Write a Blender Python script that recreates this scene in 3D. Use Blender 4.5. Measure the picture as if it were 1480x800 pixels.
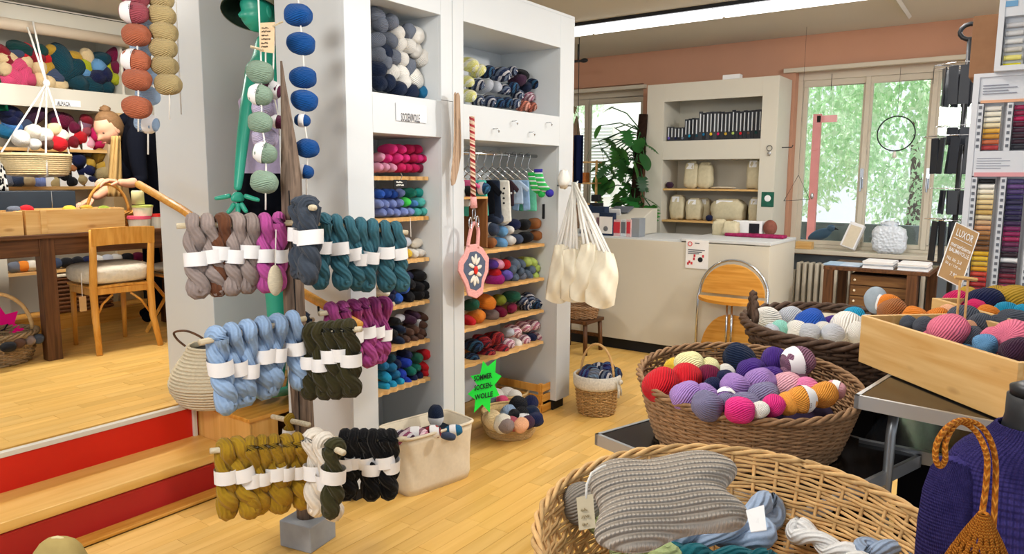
import bpy, bmesh, math, random
from mathutils import Vector, Matrix, Euler, Quaternion
PI=math.pi
for o in list(bpy.data.objects): bpy.data.objects.remove(o)
S=bpy.context.scene; C=S.collection
rnd=random.Random(7)
# ---------------- camera (room axes: X along the shelf wall, Y towards the raised floor)
F=1060.;CX,CY=740.,400.;H=1.55
v1=Vector((1513-CX,CY-262,-F)).normalized();v2=Vector((-740-CX,CY-251,-F))
v2=(v2-v1*v2.dot(v1)).normalized();v3=v1.cross(v2)
R=Matrix((v1,v2,v3)); O=Vector((0,0,H))
cd=bpy.data.cameras.new('camera');cam=bpy.data.objects.new('camera',cd);C.objects.link(cam)
cam.matrix_world=Matrix.Translation(O)@R.to_4x4();cd.sensor_width=36;cd.lens=36*F/1480;cd.clip_start=.05;cd.clip_end=200
S.camera=cam
# ---------------- world, lights, exposure
S.view_settings.view_transform='Standard';S.view_settings.look='None';S.view_settings.gamma=1
S.view_settings.exposure=0.02
W=bpy.data.worlds.new('world');S.world=W;W.use_nodes=True
bg=W.node_tree.nodes['Background'];bg.inputs[0].default_value=(.86,.93,1,1);bg.inputs[1].default_value=1.15
def area(name,loc,target,size,power,col=(1,1,1),sizey=None):
    l=bpy.data.lights.new(name,'AREA');l.energy=power;l.color=col;l.size=size
    if sizey:l.shape='RECTANGLE';l.size_y=sizey
    o=bpy.data.objects.new(name,l);C.objects.link(o);o.location=loc
    o.rotation_euler=(Vector(target)-Vector(loc)).to_track_quat('-Z','Y').to_euler();return o
area('ceiling_spotlight',(5.0,-.9,2.75),(3.0,2.6,1.2),.22,75,(1,.97,.92))
area('ceiling_spotlight',(-.5,1.5,2.75),(2.4,2.9,1.2),.8,75,(1,.96,.9))
area('ceiling_fill_light',(2.2,1.2,2.84),(2.2,1.2,0),1.2,30,(1,.97,.92),.3)  # unseen fill lights added under the ceiling to brighten the room
area('ceiling_fill_light',(2.3,5.1,2.84),(2.3,5.3,0),1.2,70,(1,.96,.9),.3)
area('ceiling_fill_light',(4.6,.8,2.84),(4.6,.8,0),1.2,30,(1,.97,.92),.3)

sl=bpy.data.lights.new('sun','SUN');sl.energy=11;sl.angle=.02;so=bpy.data.objects.new('sun',sl);C.objects.link(so)
so.rotation_euler=Vector((.12,-.75,-1)).to_track_quat('-Z','Y').to_euler()
# ---------------- helpers
def ray(x,y): return R@Vector((x-CX,CY-y,-F))
def at(x,y,ax,val):
    d=ray(x,y);i='xyz'.index(ax);return O+d*((val-O[i])/d[i])
def dep(x,y,d): return O+ray(x,y)*(d/F)
def lin(c):
    if isinstance(c,str): c=tuple(int(c[i:i+2],16)/255 for i in (0,2,4))
    return tuple((v/12.92 if v<=.04045 else ((v+.055)/1.055)**2.4) for v in c[:3])+(1,)
class MB:
    def __init__(s): s.v=[];s.f=[];s.uv=[];s.cl=[]
    def quad(s,ids,uvs=None,c=None):
        s.f.append(tuple(ids));s.uv.append(uvs or [(0,0)]*len(ids))
    def box(s,c,d,M=None):
        c=Vector(c);n=len(s.v);h=[x/2 for x in d]
        for k in range(8):
            p=Vector((h[0]*(1 if k&1 else -1),h[1]*(1 if k&2 else -1),h[2]*(1 if k&4 else -1)))
            if M is not None:p=M@p
            s.v.append(c+p)
        for q in((0,2,3,1),(4,5,7,6),(0,1,5,4),(2,6,7,3),(0,4,6,2),(1,3,7,5)):
            s.quad([n+i for i in q],[(0,0),(0,1),(1,1),(1,0)])
        return s
    def b2(s,a,b): # box between two corners
        return s.box([(a[i]+b[i])/2 for i in range(3)],[abs(a[i]-b[i]) for i in range(3)])
    def tube(s,path,r,n=8,cap=True,closed=False,flat=1.0,up=None):
        path=[Vector(p) for p in path];m=len(path);r=r if isinstance(r,(list,tuple)) else [r]*m
        b=len(s.v);T=[]
        for i in range(m):
            if closed:t=path[(i+1)%m]-path[i-1]
            else:t=path[min(i+1,m-1)]-path[max(i-1,0)]
            T.append(t.normalized() if t.length>1e-9 else Vector((0,0,1)))
        ref=Vector(up) if up else (Vector((0,0,1)) if abs(T[0].z)<.9 else Vector((1,0,0)))
        N=(ref-T[0]*ref.dot(T[0])).normalized()
        for i in range(m):
            if up: N=Vector(up)
            N=(N-T[i]*N.dot(T[i])).normalized();B=T[i].cross(N)
            for k in range(n):
                a=2*PI*k/n;s.v.append(path[i]+(N*math.cos(a)*flat+B*math.sin(a))*r[i])
        rg=m if closed else m-1
        for i in range(rg):
            j=(i+1)%m
            for k in range(n):
                l=(k+1)%n
                s.quad([b+i*n+k,b+i*n+l,b+j*n+l,b+j*n+k],[(k/n,i/rg),((k+1)/n,i/rg),((k+1)/n,(i+1)/rg),(k/n,(i+1)/rg)])
        if cap and not closed:
            s.quad([b+k for k in range(n)][::-1]);s.quad([b+(m-1)*n+k for k in range(n)])
        return s
    def lathe(s,prof,n=24,sx=1,sy=1,c=(0,0,0),M=None,cap=True):
        b=len(s.v);m=len(prof);c=Vector(c)
        for i,(r,z) in enumerate(prof):
            for k in range(n):
                a=2*PI*k/n;p=Vector((r*math.cos(a)*sx,r*math.sin(a)*sy,z))
                if M is not None:p=M@p
                s.v.append(c+p)
        for i in range(m-1):
            for k in range(n):
                l=(k+1)%n
                s.quad([b+i*n+k,b+i*n+l,b+(i+1)*n+l,b+(i+1)*n+k],[(k/n,i/(m-1)),((k+1)/n,i/(m-1)),((k+1)/n,(i+1)/(m-1)),(k/n,(i+1)/(m-1))])
        if cap and prof[0][0]>1e-6:s.quad([b+k for k in range(n)][::-1])
        if cap and prof[-1][0]>1e-6:s.quad([b+(m-1)*n+k for k in range(n)])
        return s
    def ell(s,c,r,n=16,m=10,M=None,fn=None):
        b=len(s.v);c=Vector(c)
        for i in range(m+1):
            t=PI*i/m
            for k in range(n):
                a=2*PI*k/n;p=Vector((math.sin(t)*math.cos(a),math.sin(t)*math.sin(a),-math.cos(t)))
                if fn:p=p*fn(p)
                p=Vector((p.x*r[0],p.y*r[1],p.z*r[2]))
                if M is not None:p=M@p
                s.v.append(c+p)
        for i in range(m):
            for k in range(n):
                l=(k+1)%n
                s.quad([b+i*n+k,b+i*n+l,b+(i+1)*n+l,b+(i+1)*n+k],[(k/n,i/m),((k+1)/n,i/m),((k+1)/n,(i+1)/m),(k/n,(i+1)/m)])
        return s
    def grid(s,fn,nu,nv):
        b=len(s.v)
        for i in range(nu+1):
            for j in range(nv+1): s.v.append(Vector(fn(i/nu,j/nv)))
        w=nv+1
        for i in range(nu):
            for j in range(nv):
                s.quad([b+i*w+j,b+(i+1)*w+j,b+(i+1)*w+j+1,b+i*w+j+1],[(i/nu,j/nv),((i+1)/nu,j/nv),((i+1)/nu,(j+1)/nv),(i/nu,(j+1)/nv)])
        return s
    def prism(s,pts,t,M=None,c=(0,0,0)): # polygon in local XZ, thickness t along Y
        b=len(s.v);n=len(pts);c=Vector(c)
        for y in(-t/2,t/2):
            for (x,z) in pts:
                p=Vector((x,y,z))
                if M is not None:p=M@p
                s.v.append(c+p)
        s.quad([b+i for i in range(n)],[(p[0],p[1]) for p in pts]);s.quad([b+n+i for i in range(n)][::-1])
        for i in range(n):
            j=(i+1)%n;s.quad([b+i,b+n+i,b+n+j,b+j])
        return s
def wmesh(name,mb):
    me=bpy.data.meshes.new(name);me.from_pydata([tuple(v) for v in mb.v],[],mb.f)
    uv=me.uv_layers.new(name='UVMap');k=0
    flat=[]
    for u in mb.uv:
        for a in u: flat+=[a[0],a[1]]
    uv.data.foreach_set('uv',flat);me.validate(clean_customdata=False);me.update();return me
def obj(name,mb,m,parent=None,smooth=False,bevel=0,solid=0,sub=0,world=True,col=None,fix=True):
    """one mesh object. verts in world space; shifted to the parent's (or own) origin"""
    if isinstance(mb,MB):
        if parent is not None:
            off=Vector(parent.get('_o',(0,0,0))) if world else Vector((0,0,0))
        elif world:
            xs=[v[0] for v in mb.v];ys=[v[1] for v in mb.v];zs=[v[2] for v in mb.v]
            off=Vector(((min(xs)+max(xs))/2,(min(ys)+max(ys))/2,min(zs)))
        else: off=Vector((0,0,0))
        if off.length>0: mb.v=[Vector(v)-off for v in mb.v]
        me=wmesh(name,mb)
        if fix:
            bm=bmesh.new();bm.from_mesh(me);bmesh.ops.remove_doubles(bm,verts=bm.verts,dist=1e-6);bmesh.ops.recalc_face_normals(bm,faces=bm.faces);bm.to_mesh(me);bm.free()
        if m:me.materials.append(m)
        if smooth: me.polygons.foreach_set('use_smooth',[True]*len(me.polygons))
    else: me=mb;off=Vector((0,0,0))
    o=bpy.data.objects.new(name,me);C.objects.link(o)
    if parent is not None:o.parent=parent;o['_o']=list(off)
    else:o.location=off;o['_o']=list(off)
    if solid: q=o.modifiers.new('s','SOLIDIFY');q.thickness=solid;q.offset=0
    if bevel: q=o.modifiers.new('b','BEVEL');q.width=bevel;q.segments=2;q.limit_method='ANGLE'
    if sub: q=o.modifiers.new('u','SUBSURF');q.levels=sub;q.render_levels=sub
    if col is not None:o.color=lin(col)
    return o
def tag(o,label,cat,group=None,kind=None):
    if label:o['label']=label
    if cat:o['category']=cat
    if group:o['group']=group
    if kind:o['kind']=kind
    return o
def thing(name,label,cat,loc=(0,0,0),rotz=0,group=None):
    o=bpy.data.objects.new(name,None);C.objects.link(o);o.empty_display_size=.05
    o.location=loc;o.rotation_euler=(0,0,rotz);o['_o']=list(loc)
    return tag(o,label,cat,group)
def struct(name,mb,m,parent=None,**k):
    o=obj(name,mb,m,parent,**k);
    if parent is None:o['kind']='structure'
    return o
def dup(o,loc,rot,label=None,group=None,scale=1,col=None,cat=None):
    r=o.copy();C.objects.link(r);r.location=loc;r.rotation_euler=rot
    r.scale=(scale,)*3 if not isinstance(scale,(tuple,list)) else scale
    if label:r['label']=label
    if group:r['group']=group
    if cat:r['category']=cat
    if col is not None:r.color=lin(col)
    for ch in kids.get(o.name,[]):
        c=ch.copy();C.objects.link(c);c.parent=r
        if col is not None and ch.get('_tint'):c.color=lin(col)
        for g in kids.get(ch.name,[]):
            d=g.copy();C.objects.link(d);d.parent=c
    return r
kids={}
def reg(o,*ch): kids[o.name]=list(ch);return o
# ---------------- materials
def nm(name,rough=.6,spec=.3):
    m=bpy.data.materials.new(name);m.use_nodes=True;nt=m.node_tree;b=nt.nodes['Principled BSDF']
    b.inputs['Roughness'].default_value=rough;b.inputs['Specular IOR Level'].default_value=spec
    return m,nt,b
def N(nt,t,**k):
    n=nt.nodes.new(t)
    for a,v in k.items():setattr(n,a,v)
    return n
def mixc(nt,a,b,fac,mode='MIX'):
    n=N(nt,'ShaderNodeMix',data_type='RGBA',blend_type=mode)
    for s,v in((6,a),(7,b),(0,fac)):
        if hasattr(v,'links') or isinstance(v,bpy.types.NodeSocket): nt.links.new(v,n.inputs[s])
        else:n.inputs[s].default_value=v
    return n.outputs[2]
def mth(nt,op,a,b=0.,c=None):
    n=N(nt,'ShaderNodeMath',operation=op)
    for i,v in enumerate((a,b,c)):
        if v is None:continue
        if isinstance(v,bpy.types.NodeSocket):nt.links.new(v,n.inputs[i])
        else:n.inputs[i].default_value=v
    return n.outputs[0]
def noise(nt,scale,vec=None,detail=3,stretch=None,coord='Object'):
    n=N(nt,'ShaderNodeTexNoise');n.inputs['Scale'].default_value=scale;n.inputs['Detail'].default_value=detail
    tc=N(nt,'ShaderNodeTexCoord');src=tc.outputs[coord]
    if stretch:
        mp=N(nt,'ShaderNodeMapping');mp.inputs['Scale'].default_value=stretch;nt.links.new(src,mp.inputs[0]);src=mp.outputs[0]
    nt.links.new(src,n.inputs[0]);return n.outputs[0]
def bump(nt,b,h,strength=.3,dist=.002):
    n=N(nt,'ShaderNodeBump');n.inputs['Strength'].default_value=strength;n.inputs['Distance'].default_value=dist
    nt.links.new(h,n.inputs['Height']);nt.links.new(n.outputs[0],b.inputs['Normal'])
def mat(name,col,rough=.6,spec=.3,var=.06,sc=8,bmp=0,metal=0,stretch=None,bd=.002):
    m,nt,b=nm(name,rough,spec);c=lin(col);b.inputs['Metallic'].default_value=metal
    if var or bmp:
        f=noise(nt,sc,stretch=stretch)
        if var:
            d=tuple(max(0,x*(1-var*2.2)) for x in c[:3])+(1,);e=tuple(min(1,x*(1+var)) for x in c[:3])+(1,)
            nt.links.new(mixc(nt,d,e,f),b.inputs['Base Color'])
        else:b.inputs['Base Color'].default_value=c
        if bmp:bump(nt,b,f,bmp,bd)
    else:b.inputs['Base Color'].default_value=c
    return m
def wood(name,c1,c2,rough=.45,spec=.35,axis='X',sc=3,rand=False,knots=False,grain=1):
    m,nt,b=nm(name,rough,spec)
    st={'X':(1,14,14),'Y':(14,1,14),'Z':(14,14,1)}[axis]
    tc=N(nt,'ShaderNodeTexCoord');mp=N(nt,'ShaderNodeMapping');mp.inputs['Scale'].default_value=st;nt.links.new(tc.outputs['Object'],mp.inputs[0])
    src=mp.outputs[0]
    oi=N(nt,'ShaderNodeObjectInfo');geo=N(nt,'ShaderNodeNewGeometry')
    ad=N(nt,'ShaderNodeVectorMath',operation='ADD');rr=mth(nt,'MULTIPLY',mth(nt,'ADD',oi.outputs['Random'],geo.outputs['Random Per Island']),37.)
    cb=N(nt,'ShaderNodeCombineXYZ');nt.links.new(rr,cb.inputs[0]);nt.links.new(rr,cb.inputs[1]);nt.links.new(src,ad.inputs[0]);nt.links.new(cb.outputs[0],ad.inputs[1])
    n=N(nt,'ShaderNodeTexNoise');n.inputs['Scale'].default_value=sc;n.inputs['Detail'].default_value=5;n.inputs['Distortion'].default_value=.6;nt.links.new(ad.outputs[0],n.inputs[0])
    rp=N(nt,'ShaderNodeValToRGB');rp.color_ramp.elements[0].position=.32;rp.color_ramp.elements[1].position=.7
    rp.color_ramp.elements[0].color=lin(c2);rp.color_ramp.elements[1].color=lin(c1);nt.links.new(n.outputs[0],rp.inputs[0])
    col=rp.outputs[0]
    if rand:
        fr=mth(nt,'FRACT',mth(nt,'MULTIPLY',mth(nt,'ADD',oi.outputs['Random'],geo.outputs['Random Per Island']),7.31))
        g=mth(nt,'MULTIPLY_ADD',fr,.18,.87);hs=N(nt,'ShaderNodeHueSaturation');nt.links.new(g,hs.inputs['Value']);nt.links.new(col,hs.inputs['Color']);col=hs.outputs[0]
    if knots:
        v=N(nt,'ShaderNodeTexVoronoi');v.inputs['Scale'].default_value=7;m2=N(nt,'ShaderNodeMapping');m2.inputs['Scale'].default_value={'X':(.6,1.5,1.5),'Y':(1.5,.6,1.5),'Z':(1.5,1.5,.6)}[axis]
        nt.links.new(tc.outputs['Object'],m2.inputs[0]);nt.links.new(m2.outputs[0],v.inputs[0])
        k=N(nt,'ShaderNodeMapRange');k.inputs[1].default_value=.05;k.inputs[2].default_value=.17;k.inputs[3].default_value=1;k.inputs[4].default_value=0;nt.links.new(v.outputs[0],k.inputs[0])
        col=mixc(nt,col,lin('8a5a2c'),mth(nt,'MULTIPLY',k.outputs[0],.75))
    nt.links.new(col,b.inputs['Base Color']);bump(nt,b,n.outputs[0],.12*grain,.002);return m
def yarn(name,A=40,B=14,vari=None,fuzz=.5,tight=1.0,unit=False):
    """strands follow the UV winding; colour from the object's own colour"""
    m,nt,b=nm(name,.95,.08);b.inputs['Sheen Weight'].default_value=.08
    b.inputs['Sheen Roughness'].default_value=.6
    oi=N(nt,'ShaderNodeObjectInfo');tc=N(nt,'ShaderNodeTexCoord');sp=N(nt,'ShaderNodeSeparateXYZ');nt.links.new(tc.outputs['UV'],sp.inputs[0])
    nz=noise(nt,.8 if unit else 9,detail=2);nz2=noise(nt,7 if unit else 120,detail=3)
    t=mth(nt,'ADD',mth(nt,'MULTIPLY',sp.outputs[0],A*1.),mth(nt,'MULTIPLY',sp.outputs[1],B*1.))
    t=mth(nt,'ADD',t,mth(nt,'MULTIPLY',nz,2.2))
    s=mth(nt,'MULTIPLY_ADD',mth(nt,'SINE',mth(nt,'MULTIPLY',t,2*PI)),.5,.5)
    h=mth(nt,'ADD',s,mth(nt,'MULTIPLY',nz2,fuzz))
    bump(nt,b,h,(.5 if unit else .75)*tight,.03 if unit else .0035)
    col=oi.outputs['Color']
    dk=mixc(nt,(.9,.9,.9,1),(1.14,1.14,1.14,1),mth(nt,'MULTIPLY_ADD',s,.45,mth(nt,'MULTIPLY',nz2,.55)))  # strand shading painted into the colour: darker grooves, lighter ridges
    if vari:
        k=N(nt,'ShaderNodeValToRGB');el=k.color_ramp.elements;cs=vari
        el[0].position=0;el[0].color=lin(cs[0]);el[1].position=1;el[1].color=lin(cs[-1])
        for i,c in enumerate(cs[1:-1]):
            e=el.new((i+1)/(len(cs)-1));e.color=lin(c)
        k.color_ramp.interpolation='CONSTANT' if len(cs)>3 else 'LINEAR'
        w=mth(nt,'FRACT',mth(nt,'ADD',mth(nt,'MULTIPLY',t,.13),mth(nt,'ADD',oi.outputs['Random'],mth(nt,'MULTIPLY',sp.outputs[1],1.7))))
        nt.links.new(w,k.inputs[0]);col=mixc(nt,col,k.outputs[0],.72)
    col=mixc(nt,col,dk,.9,'MULTIPLY');nt.links.new(col,b.inputs['Base Color']);return m
def emis(name,col,st):
    m,nt,b=nm(name);b.inputs['Emission Color'].default_value=lin(col);b.inputs['Emission Strength'].default_value=st;b.inputs['Base Color'].default_value=lin(col);return m
M_white=mat('white_lacquer','d0d4d6',.42,.4,.02,3)
M_cream=mat('cream_lacquer','d2cdbe',.42,.4,.02,3)
M_dark=mat('black_plinth','17181b',.6,.3,.1)
M_paper=mat('paper','efefef',.8,.2,.03,20)
M_card=mat('kraft_card','c0996a',.9,.15,.06,40)
M_ink=mat('ink','26262c',.8,.1,0)
M_chalk=mat('chalk_white','f4f2ec',.9,.1,0)
M_steel=mat('chrome','c9ccd0',.18,.5,0,metal=1)
M_dsteel=mat('dark_metal','2a2b2e',.4,.5,.05,metal=.6)
M_pine=wood('pine','e3bd80','d09f5c',.5,.3,'X',2.2,knots=True)
M_pineY=wood('pine_y','e3bd80','d09f5c',.5,.3,'Y',2.2,knots=True)
M_shelf=wood('shelf_pine','e0b67a','cc9a58',.5,.3,'X',3)
M_brown=wood('dark_oak','6b4426','42260f',.5,.35,'X',3)
M_brownZ=wood('dark_oak_z','6b4426','42260f',.5,.35,'Z',3)
M_beech=wood('beech','dda34c','c4842c',.4,.4,'Z',3)
M_beechY=wood('beech_y','dda34c','c4842c',.4,.4,'Y',3);M_beechX=wood('beech_x','dda34c','c4842c',.4,.4,'X',3)
M_yarn=yarn('yarn',34,10,unit=True);M_yarnfat=yarn('skein_yarn',9,2.2,fuzz=.7,tight=1.1)
M_sock=yarn('sock_yarn',14,6,['1c2333','e8e4e6','2c3a58','7c8aa0','14161e'],unit=True)
M_sockred=yarn('red_sock_yarn',14,6,['7c1d22','d0433c','23242c','a32b2e','1a1a20'],unit=True)
M_sockpink=yarn('pink_sock_yarn',14,6,['e9d6dc','a04e70','f0e8ea','4a2438','c98aa4'],unit=True)
M_sockcoral=yarn('coral_sock_yarn',14,6,['e2806c','7c3a34','f0b0a0','502a2c','d86a5c'],unit=True)
M_sockblue=yarn('blue_sock_yarn',14,6,['16203c','2b4a74','10131c','3a6a90','1a1e30'],unit=True)
M_socklight=yarn('pale_sock_yarn',14,6,['f2f0a0','f6f4e8','e8e27a','ffffff'],unit=True)
M_cord=mat('white_cord','e8e4dc',.85,.1,.04,60)
M_canvas=mat('canvas_cloth','ddd0b8',.92,.1,.05,60,.15)
# straw / wicker
def straw(name,c1,c2,sc=60,st=(1,1,1)):
    m,nt,b=nm(name,.7,.25);f=noise(nt,sc,stretch=st);g=N(nt,'ShaderNodeNewGeometry')
    c=mixc(nt,lin(c2),lin(c1),f);h=N(nt,'ShaderNodeHueSaturation');nt.links.new(mth(nt,'MULTIPLY_ADD',g.outputs['Random Per Island'],.45,.75),h.inputs['Value']);nt.links.new(c,h.inputs['Color'])
    nt.links.new(h.outputs[0],b.inputs['Base Color']);bump(nt,b,f,.3,.001);return m
M_wick=straw('honey_wicker','ecc88e','c49258');M_wick2=straw('brown_wicker','b08c68','7a583a');M_wick3=straw('dark_wicker','6e5646','33251d')
M_wick4=straw('light_wicker','c7a06a','96703f');M_straw=straw('seagrass','d8c49a','b39a6c')
M_weavep=straw('grey_wicker','a98f6c','7d6446')
# ================= the setting
XW=7.4;CEIL=2.9;PZ=.36
M_ceil=mat('ceiling_paint','cfcfc8',.9,.1,.02,2)
M_peach=mat('peach_paint','c4947a',.85,.15,.04,3)
M_wallw=mat('wall_paint','ddd6c8',.85,.15,.03,3)
M_red=mat('red_paint','d22012',.4,.4,.06,4,.05)
M_reddk=mat('deep_red_paint','a81a1c',.4,.4,.06,4,.05)
M_frame=mat('window_frame_paint','cfc6b4',.55,.3,.04,6)
M_sub=mat('subfloor','8a6330',.8,.1,.05)
M_parq=wood('parquet','ebc070','d9a955',.36,.4,'X',1.2,rand=True,grain=.3)
fl=struct('floor',MB().b2((-3,-3,-.03),(XW,7,-.006)),M_sub)
pf=struct('floor_raised',MB().b2((-3,3.605,0),(4.18,7,PZ-.007)),M_sub)
def plank_mesh(L,w=.0785,h=.0075):
    b=MB().box((0,0,-h/2),(L-.0012,w,h));me=wmesh('plank',b);me.materials.append(M_parq);return me
PL=[plank_mesh(l) for l in (.33,.42,.5,.58)];PLL=(.33,.42,.5,.58)
def parquet(parent,x0,x1,y0,y1,z,inside,box=None):
    w=.08;y=y0+w/2;st=MB();cnt=0
    while y<y1:
        x=x0-rnd.random()*.4
        while x<x1:
            k=rnd.randrange(4);L=PLL[k];c=(x+L/2,y,z+rnd.uniform(-.0004,.0002))
            ok=box is None or box(c)
            if ok:
                if inside(c) and cnt<300:
                    o=bpy.data.objects.new('plank',PL[k]);C.objects.link(o);o.parent=parent;o.location=Vector(c)-Vector(parent['_o']);cnt+=1
                else: st.box((c[0],c[1],c[2]-.00375),(L-.0012,w-.0015,.0075))
            x+=L
        y+=w
    o=obj('parquet_planks',st,M_parq,parent,fix=False);o['kind']='stuff'
def seen(c,m=30):
    d=R.transposed()@(Vector(c)-O)
    if d.z>-.3:return False
    x=CX+F*d.x/-d.z;y=CY-F*d.y/-d.z
    return -m<x<1480+m and -m<y<800+m
parquet(fl,0.2,7.2,-.6,6.9,0,lambda c:seen(c) and c[0]<4.35 and c[0]>.9 and 1.3<c[1]<3.25,lambda c:(c[1]<3.2 or c[0]>4.4))
parquet(pf,-.3,4.05,3.635,6.75,PZ,lambda c:seen(c) and c[0]<3.1,None)
struct('ceiling',MB().b2((-3,-3,CEIL),(XW+.3,7.2,CEIL+.1)),M_ceil)
# wall at the window side, with two openings
WY=[(at(1150,104,'x',XW).y, .42),(5.0,at(930,130,'x',XW).y)]  # window 1 (right) and window 2 (left)
WT=at(1150,106,'x',XW).z;WS=.9
w2t=at(930,128,'x',XW).z
wb=MB()
T=.28
wb.b2((XW,-3,WT+.02),(XW+T,7.2,CEIL));wb.b2((XW,-3,0),(XW+T,7.2,WS-.04))
wb.b2((XW,-3,WS-.04),(XW+T,WY[0][1],WT+.02));wb.b2((XW,WY[0][0],WS-.04),(XW+T,WY[1][1],WT+.02));wb.b2((XW,WY[1][0],WS-.04),(XW+T,7.2,WT+.02))
struct('wall_right',wb,M_peach)
struct('wall_back',MB().b2((-3,7.0,0),(XW,7.2,CEIL)),M_wallw)
def window(n,y0,y1,z0,z1,muls,x=XW+.12):
    fr=MB()
    fr.b2((x,y0,z0+.03),(x+.07,y0+.05,z1-.06));fr.b2((x,y1-.05,z0+.03),(x+.07,y1,z1-.06));fr.b2((x,y0,z0),(x+.07,y1,z0+.03));fr.b2((x,y0,z1-.06),(x+.07,y1,z1+.02))
    w=struct('window_%d'%n,fr,M_frame,bevel=.004)
    ys=[y0+.05]+muls+[y1-.05]
    for i,m in enumerate(muls): struct('mullion',MB().b2((x-.012,m-.022,z0+.031),(x+.008,m+.022,z1-.061)),M_frame,w,bevel=.005)
    for a,b in zip(ys[:-1],ys[1:]):
        s=MB();a2,b2=a+.001,b-.001
        za,zb,q=z0+.031,z1-.061,.04
        s.b2((x+.01,a2,za+q),(x+.05,a2+q,zb-q-.02));s.b2((x+.01,b2-q,za+q),(x+.05,b2,zb-q-.02));s.b2((x+.01,a2,za),(x+.05,b2,za+q));s.b2((x+.01,a2,zb-q-.02),(x+.05,b2,zb))
        sash=struct('sash',s,M_frame,w,bevel=.003)
        p=struct('pane',MB().b2((x+.028,a2+q,za+q),(x+.032,b2-q,zb-q-.02)),M_glass,w)
    return w
m,nt,b=nm('window_glass',.02,.5);M_glass=m
tr=N(nt,'ShaderNodeBsdfTransparent');gl=N(nt,'ShaderNodeBsdfGlossy');gl.inputs['Roughness'].default_value=.02;mx=N(nt,'ShaderNodeMixShader');fn=N(nt,'ShaderNodeFresnel')
nt.links.new(fn.outputs[0],mx.inputs[0]);nt.links.new(tr.outputs[0],mx.inputs[1]);nt.links.new(gl.outputs[0],mx.inputs[2]);nt.links.new(mx.outputs[0],nt.nodes['Material Output'].inputs[0])
mA=at(1250,200,'x',XW+.12).y;mB=at(1346,200,'x',XW+.12).y
w1=window(1,WY[0][1],WY[0][0],WS,WT,[mB,mA])
w2=window(2,WY[1][1],WY[1][0],WS,w2t,[at(848,200,'x',XW+.12).y])
for y in (mA,mB):
    h=MB();h.b2((XW+.085,y-.015,1.48),(XW+.105,y+.015,1.66));h.tube([(XW+.085,y,1.57),(XW+.055,y,1.57),(XW+.05,y,1.45)],.009)
    struct('window_handle',h,M_steel,w1,smooth=False)
struct('trim_1',MB().b2((XW-.05,WY[0][1]-.05,WT+.005),(XW+.02,WY[0][0]+.1,WT+.045)),M_frame,bevel=.004)
struct('trim_2',MB().b2((XW-.04,WY[1][1]-.04,w2t),(XW+.02,WY[1][0],w2t+.04)),M_frame,bevel=.004)
struct('windowsill_1',MB().b2((XW-.16,WY[0][1]-.05,WS-.04),(XW+.13,WY[0][0]+.02,WS)),M_frame,bevel=.006)
struct('windowsill_2',MB().b2((XW-.12,WY[1][1]-.02,WS-.04),(XW+.13,WY[1][0],WS)),M_frame,bevel=.006)
# steps: tread, risers, nosing
BX=2.085
struct('step_riser_1',MB().b2((-3,3.245,0),(BX+.05,3.265,.135)),M_reddk)
struct('step_riser_2',MB().b2((-3,3.585,.13),(BX+.02,3.605,PZ-.012)),M_red)
struct('baseboard_step',MB().b2((-3,3.165,.0),(BX+.05,3.245,.018)),M_beechX,bevel=.005)
struct('step_tread',MB().b2((-3,3.262,.137),(BX+.005,3.587,.182)),wood('tread_wood','ebc070','dba950',.38,.4,'X',1.5,grain=.5),bevel=.004)
M_nose=mat('nosing_metal','d8d4c8',.35,.4,.02)
struct('trim_3',MB().b2((-3,3.578,PZ-.022),(BX-.01,3.612,PZ+.001)),M_nose,bevel=.002)
struct('trim_4',MB().b2((BX-.025,3.568,.182),(BX-.005,3.586,PZ-.02)),M_nose,bevel=.002)
# pillar beside the steps
py1=at(224,185,'x',2.32).y
struct('wall_pillar',MB().b2((2.32,3.75,PZ),(3.2,py1,CEIL)),M_white,bevel=.004)
# box beside the step
bx=thing('wooden_box_step','light wooden box step beside the red stairs carrying the round seagrass basket','step',(2.5,3.4,0))
M_boxw=wood('box_wood','e2b268','cf9a4c',.42,.35,'Z',1.6,grain=.5)
obj('front_panel',MB().b2((BX+.012,3.12,0),(2.26,3.14,PZ-.02)),M_boxw,bx,bevel=.002)
obj('side_panel',MB().b2((BX+.008,3.12,0),(BX+.026,3.60,PZ-.02)),M_boxw,bx,bevel=.002)
obj('top_board',MB().b2((BX,3.11,PZ-.02),(2.95,3.603,PZ)),M_beechX,bx,bevel=.002)
# handrail
hr=thing('handrail','round pale wooden handrail sloping down beside the steps','handrail',(2.13,3.6,1.2))
obj('rail',MB().tube([at(200,266,'x',2.11),at(262,302,'x',2.11),at(440,424,'x',2.15),at(520,470,'x',2.15)],.021,12),M_beechX,hr,smooth=True)
for q in ((270,306),(460,436)):
    p=at(*q,'x',2.13);obj('bracket',MB().tube([p+Vector((0,0,-.02)),p+Vector((0,0,-.05)),p+Vector((.1,0,-.06))],.006),M_dsteel,hr,smooth=True)
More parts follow.
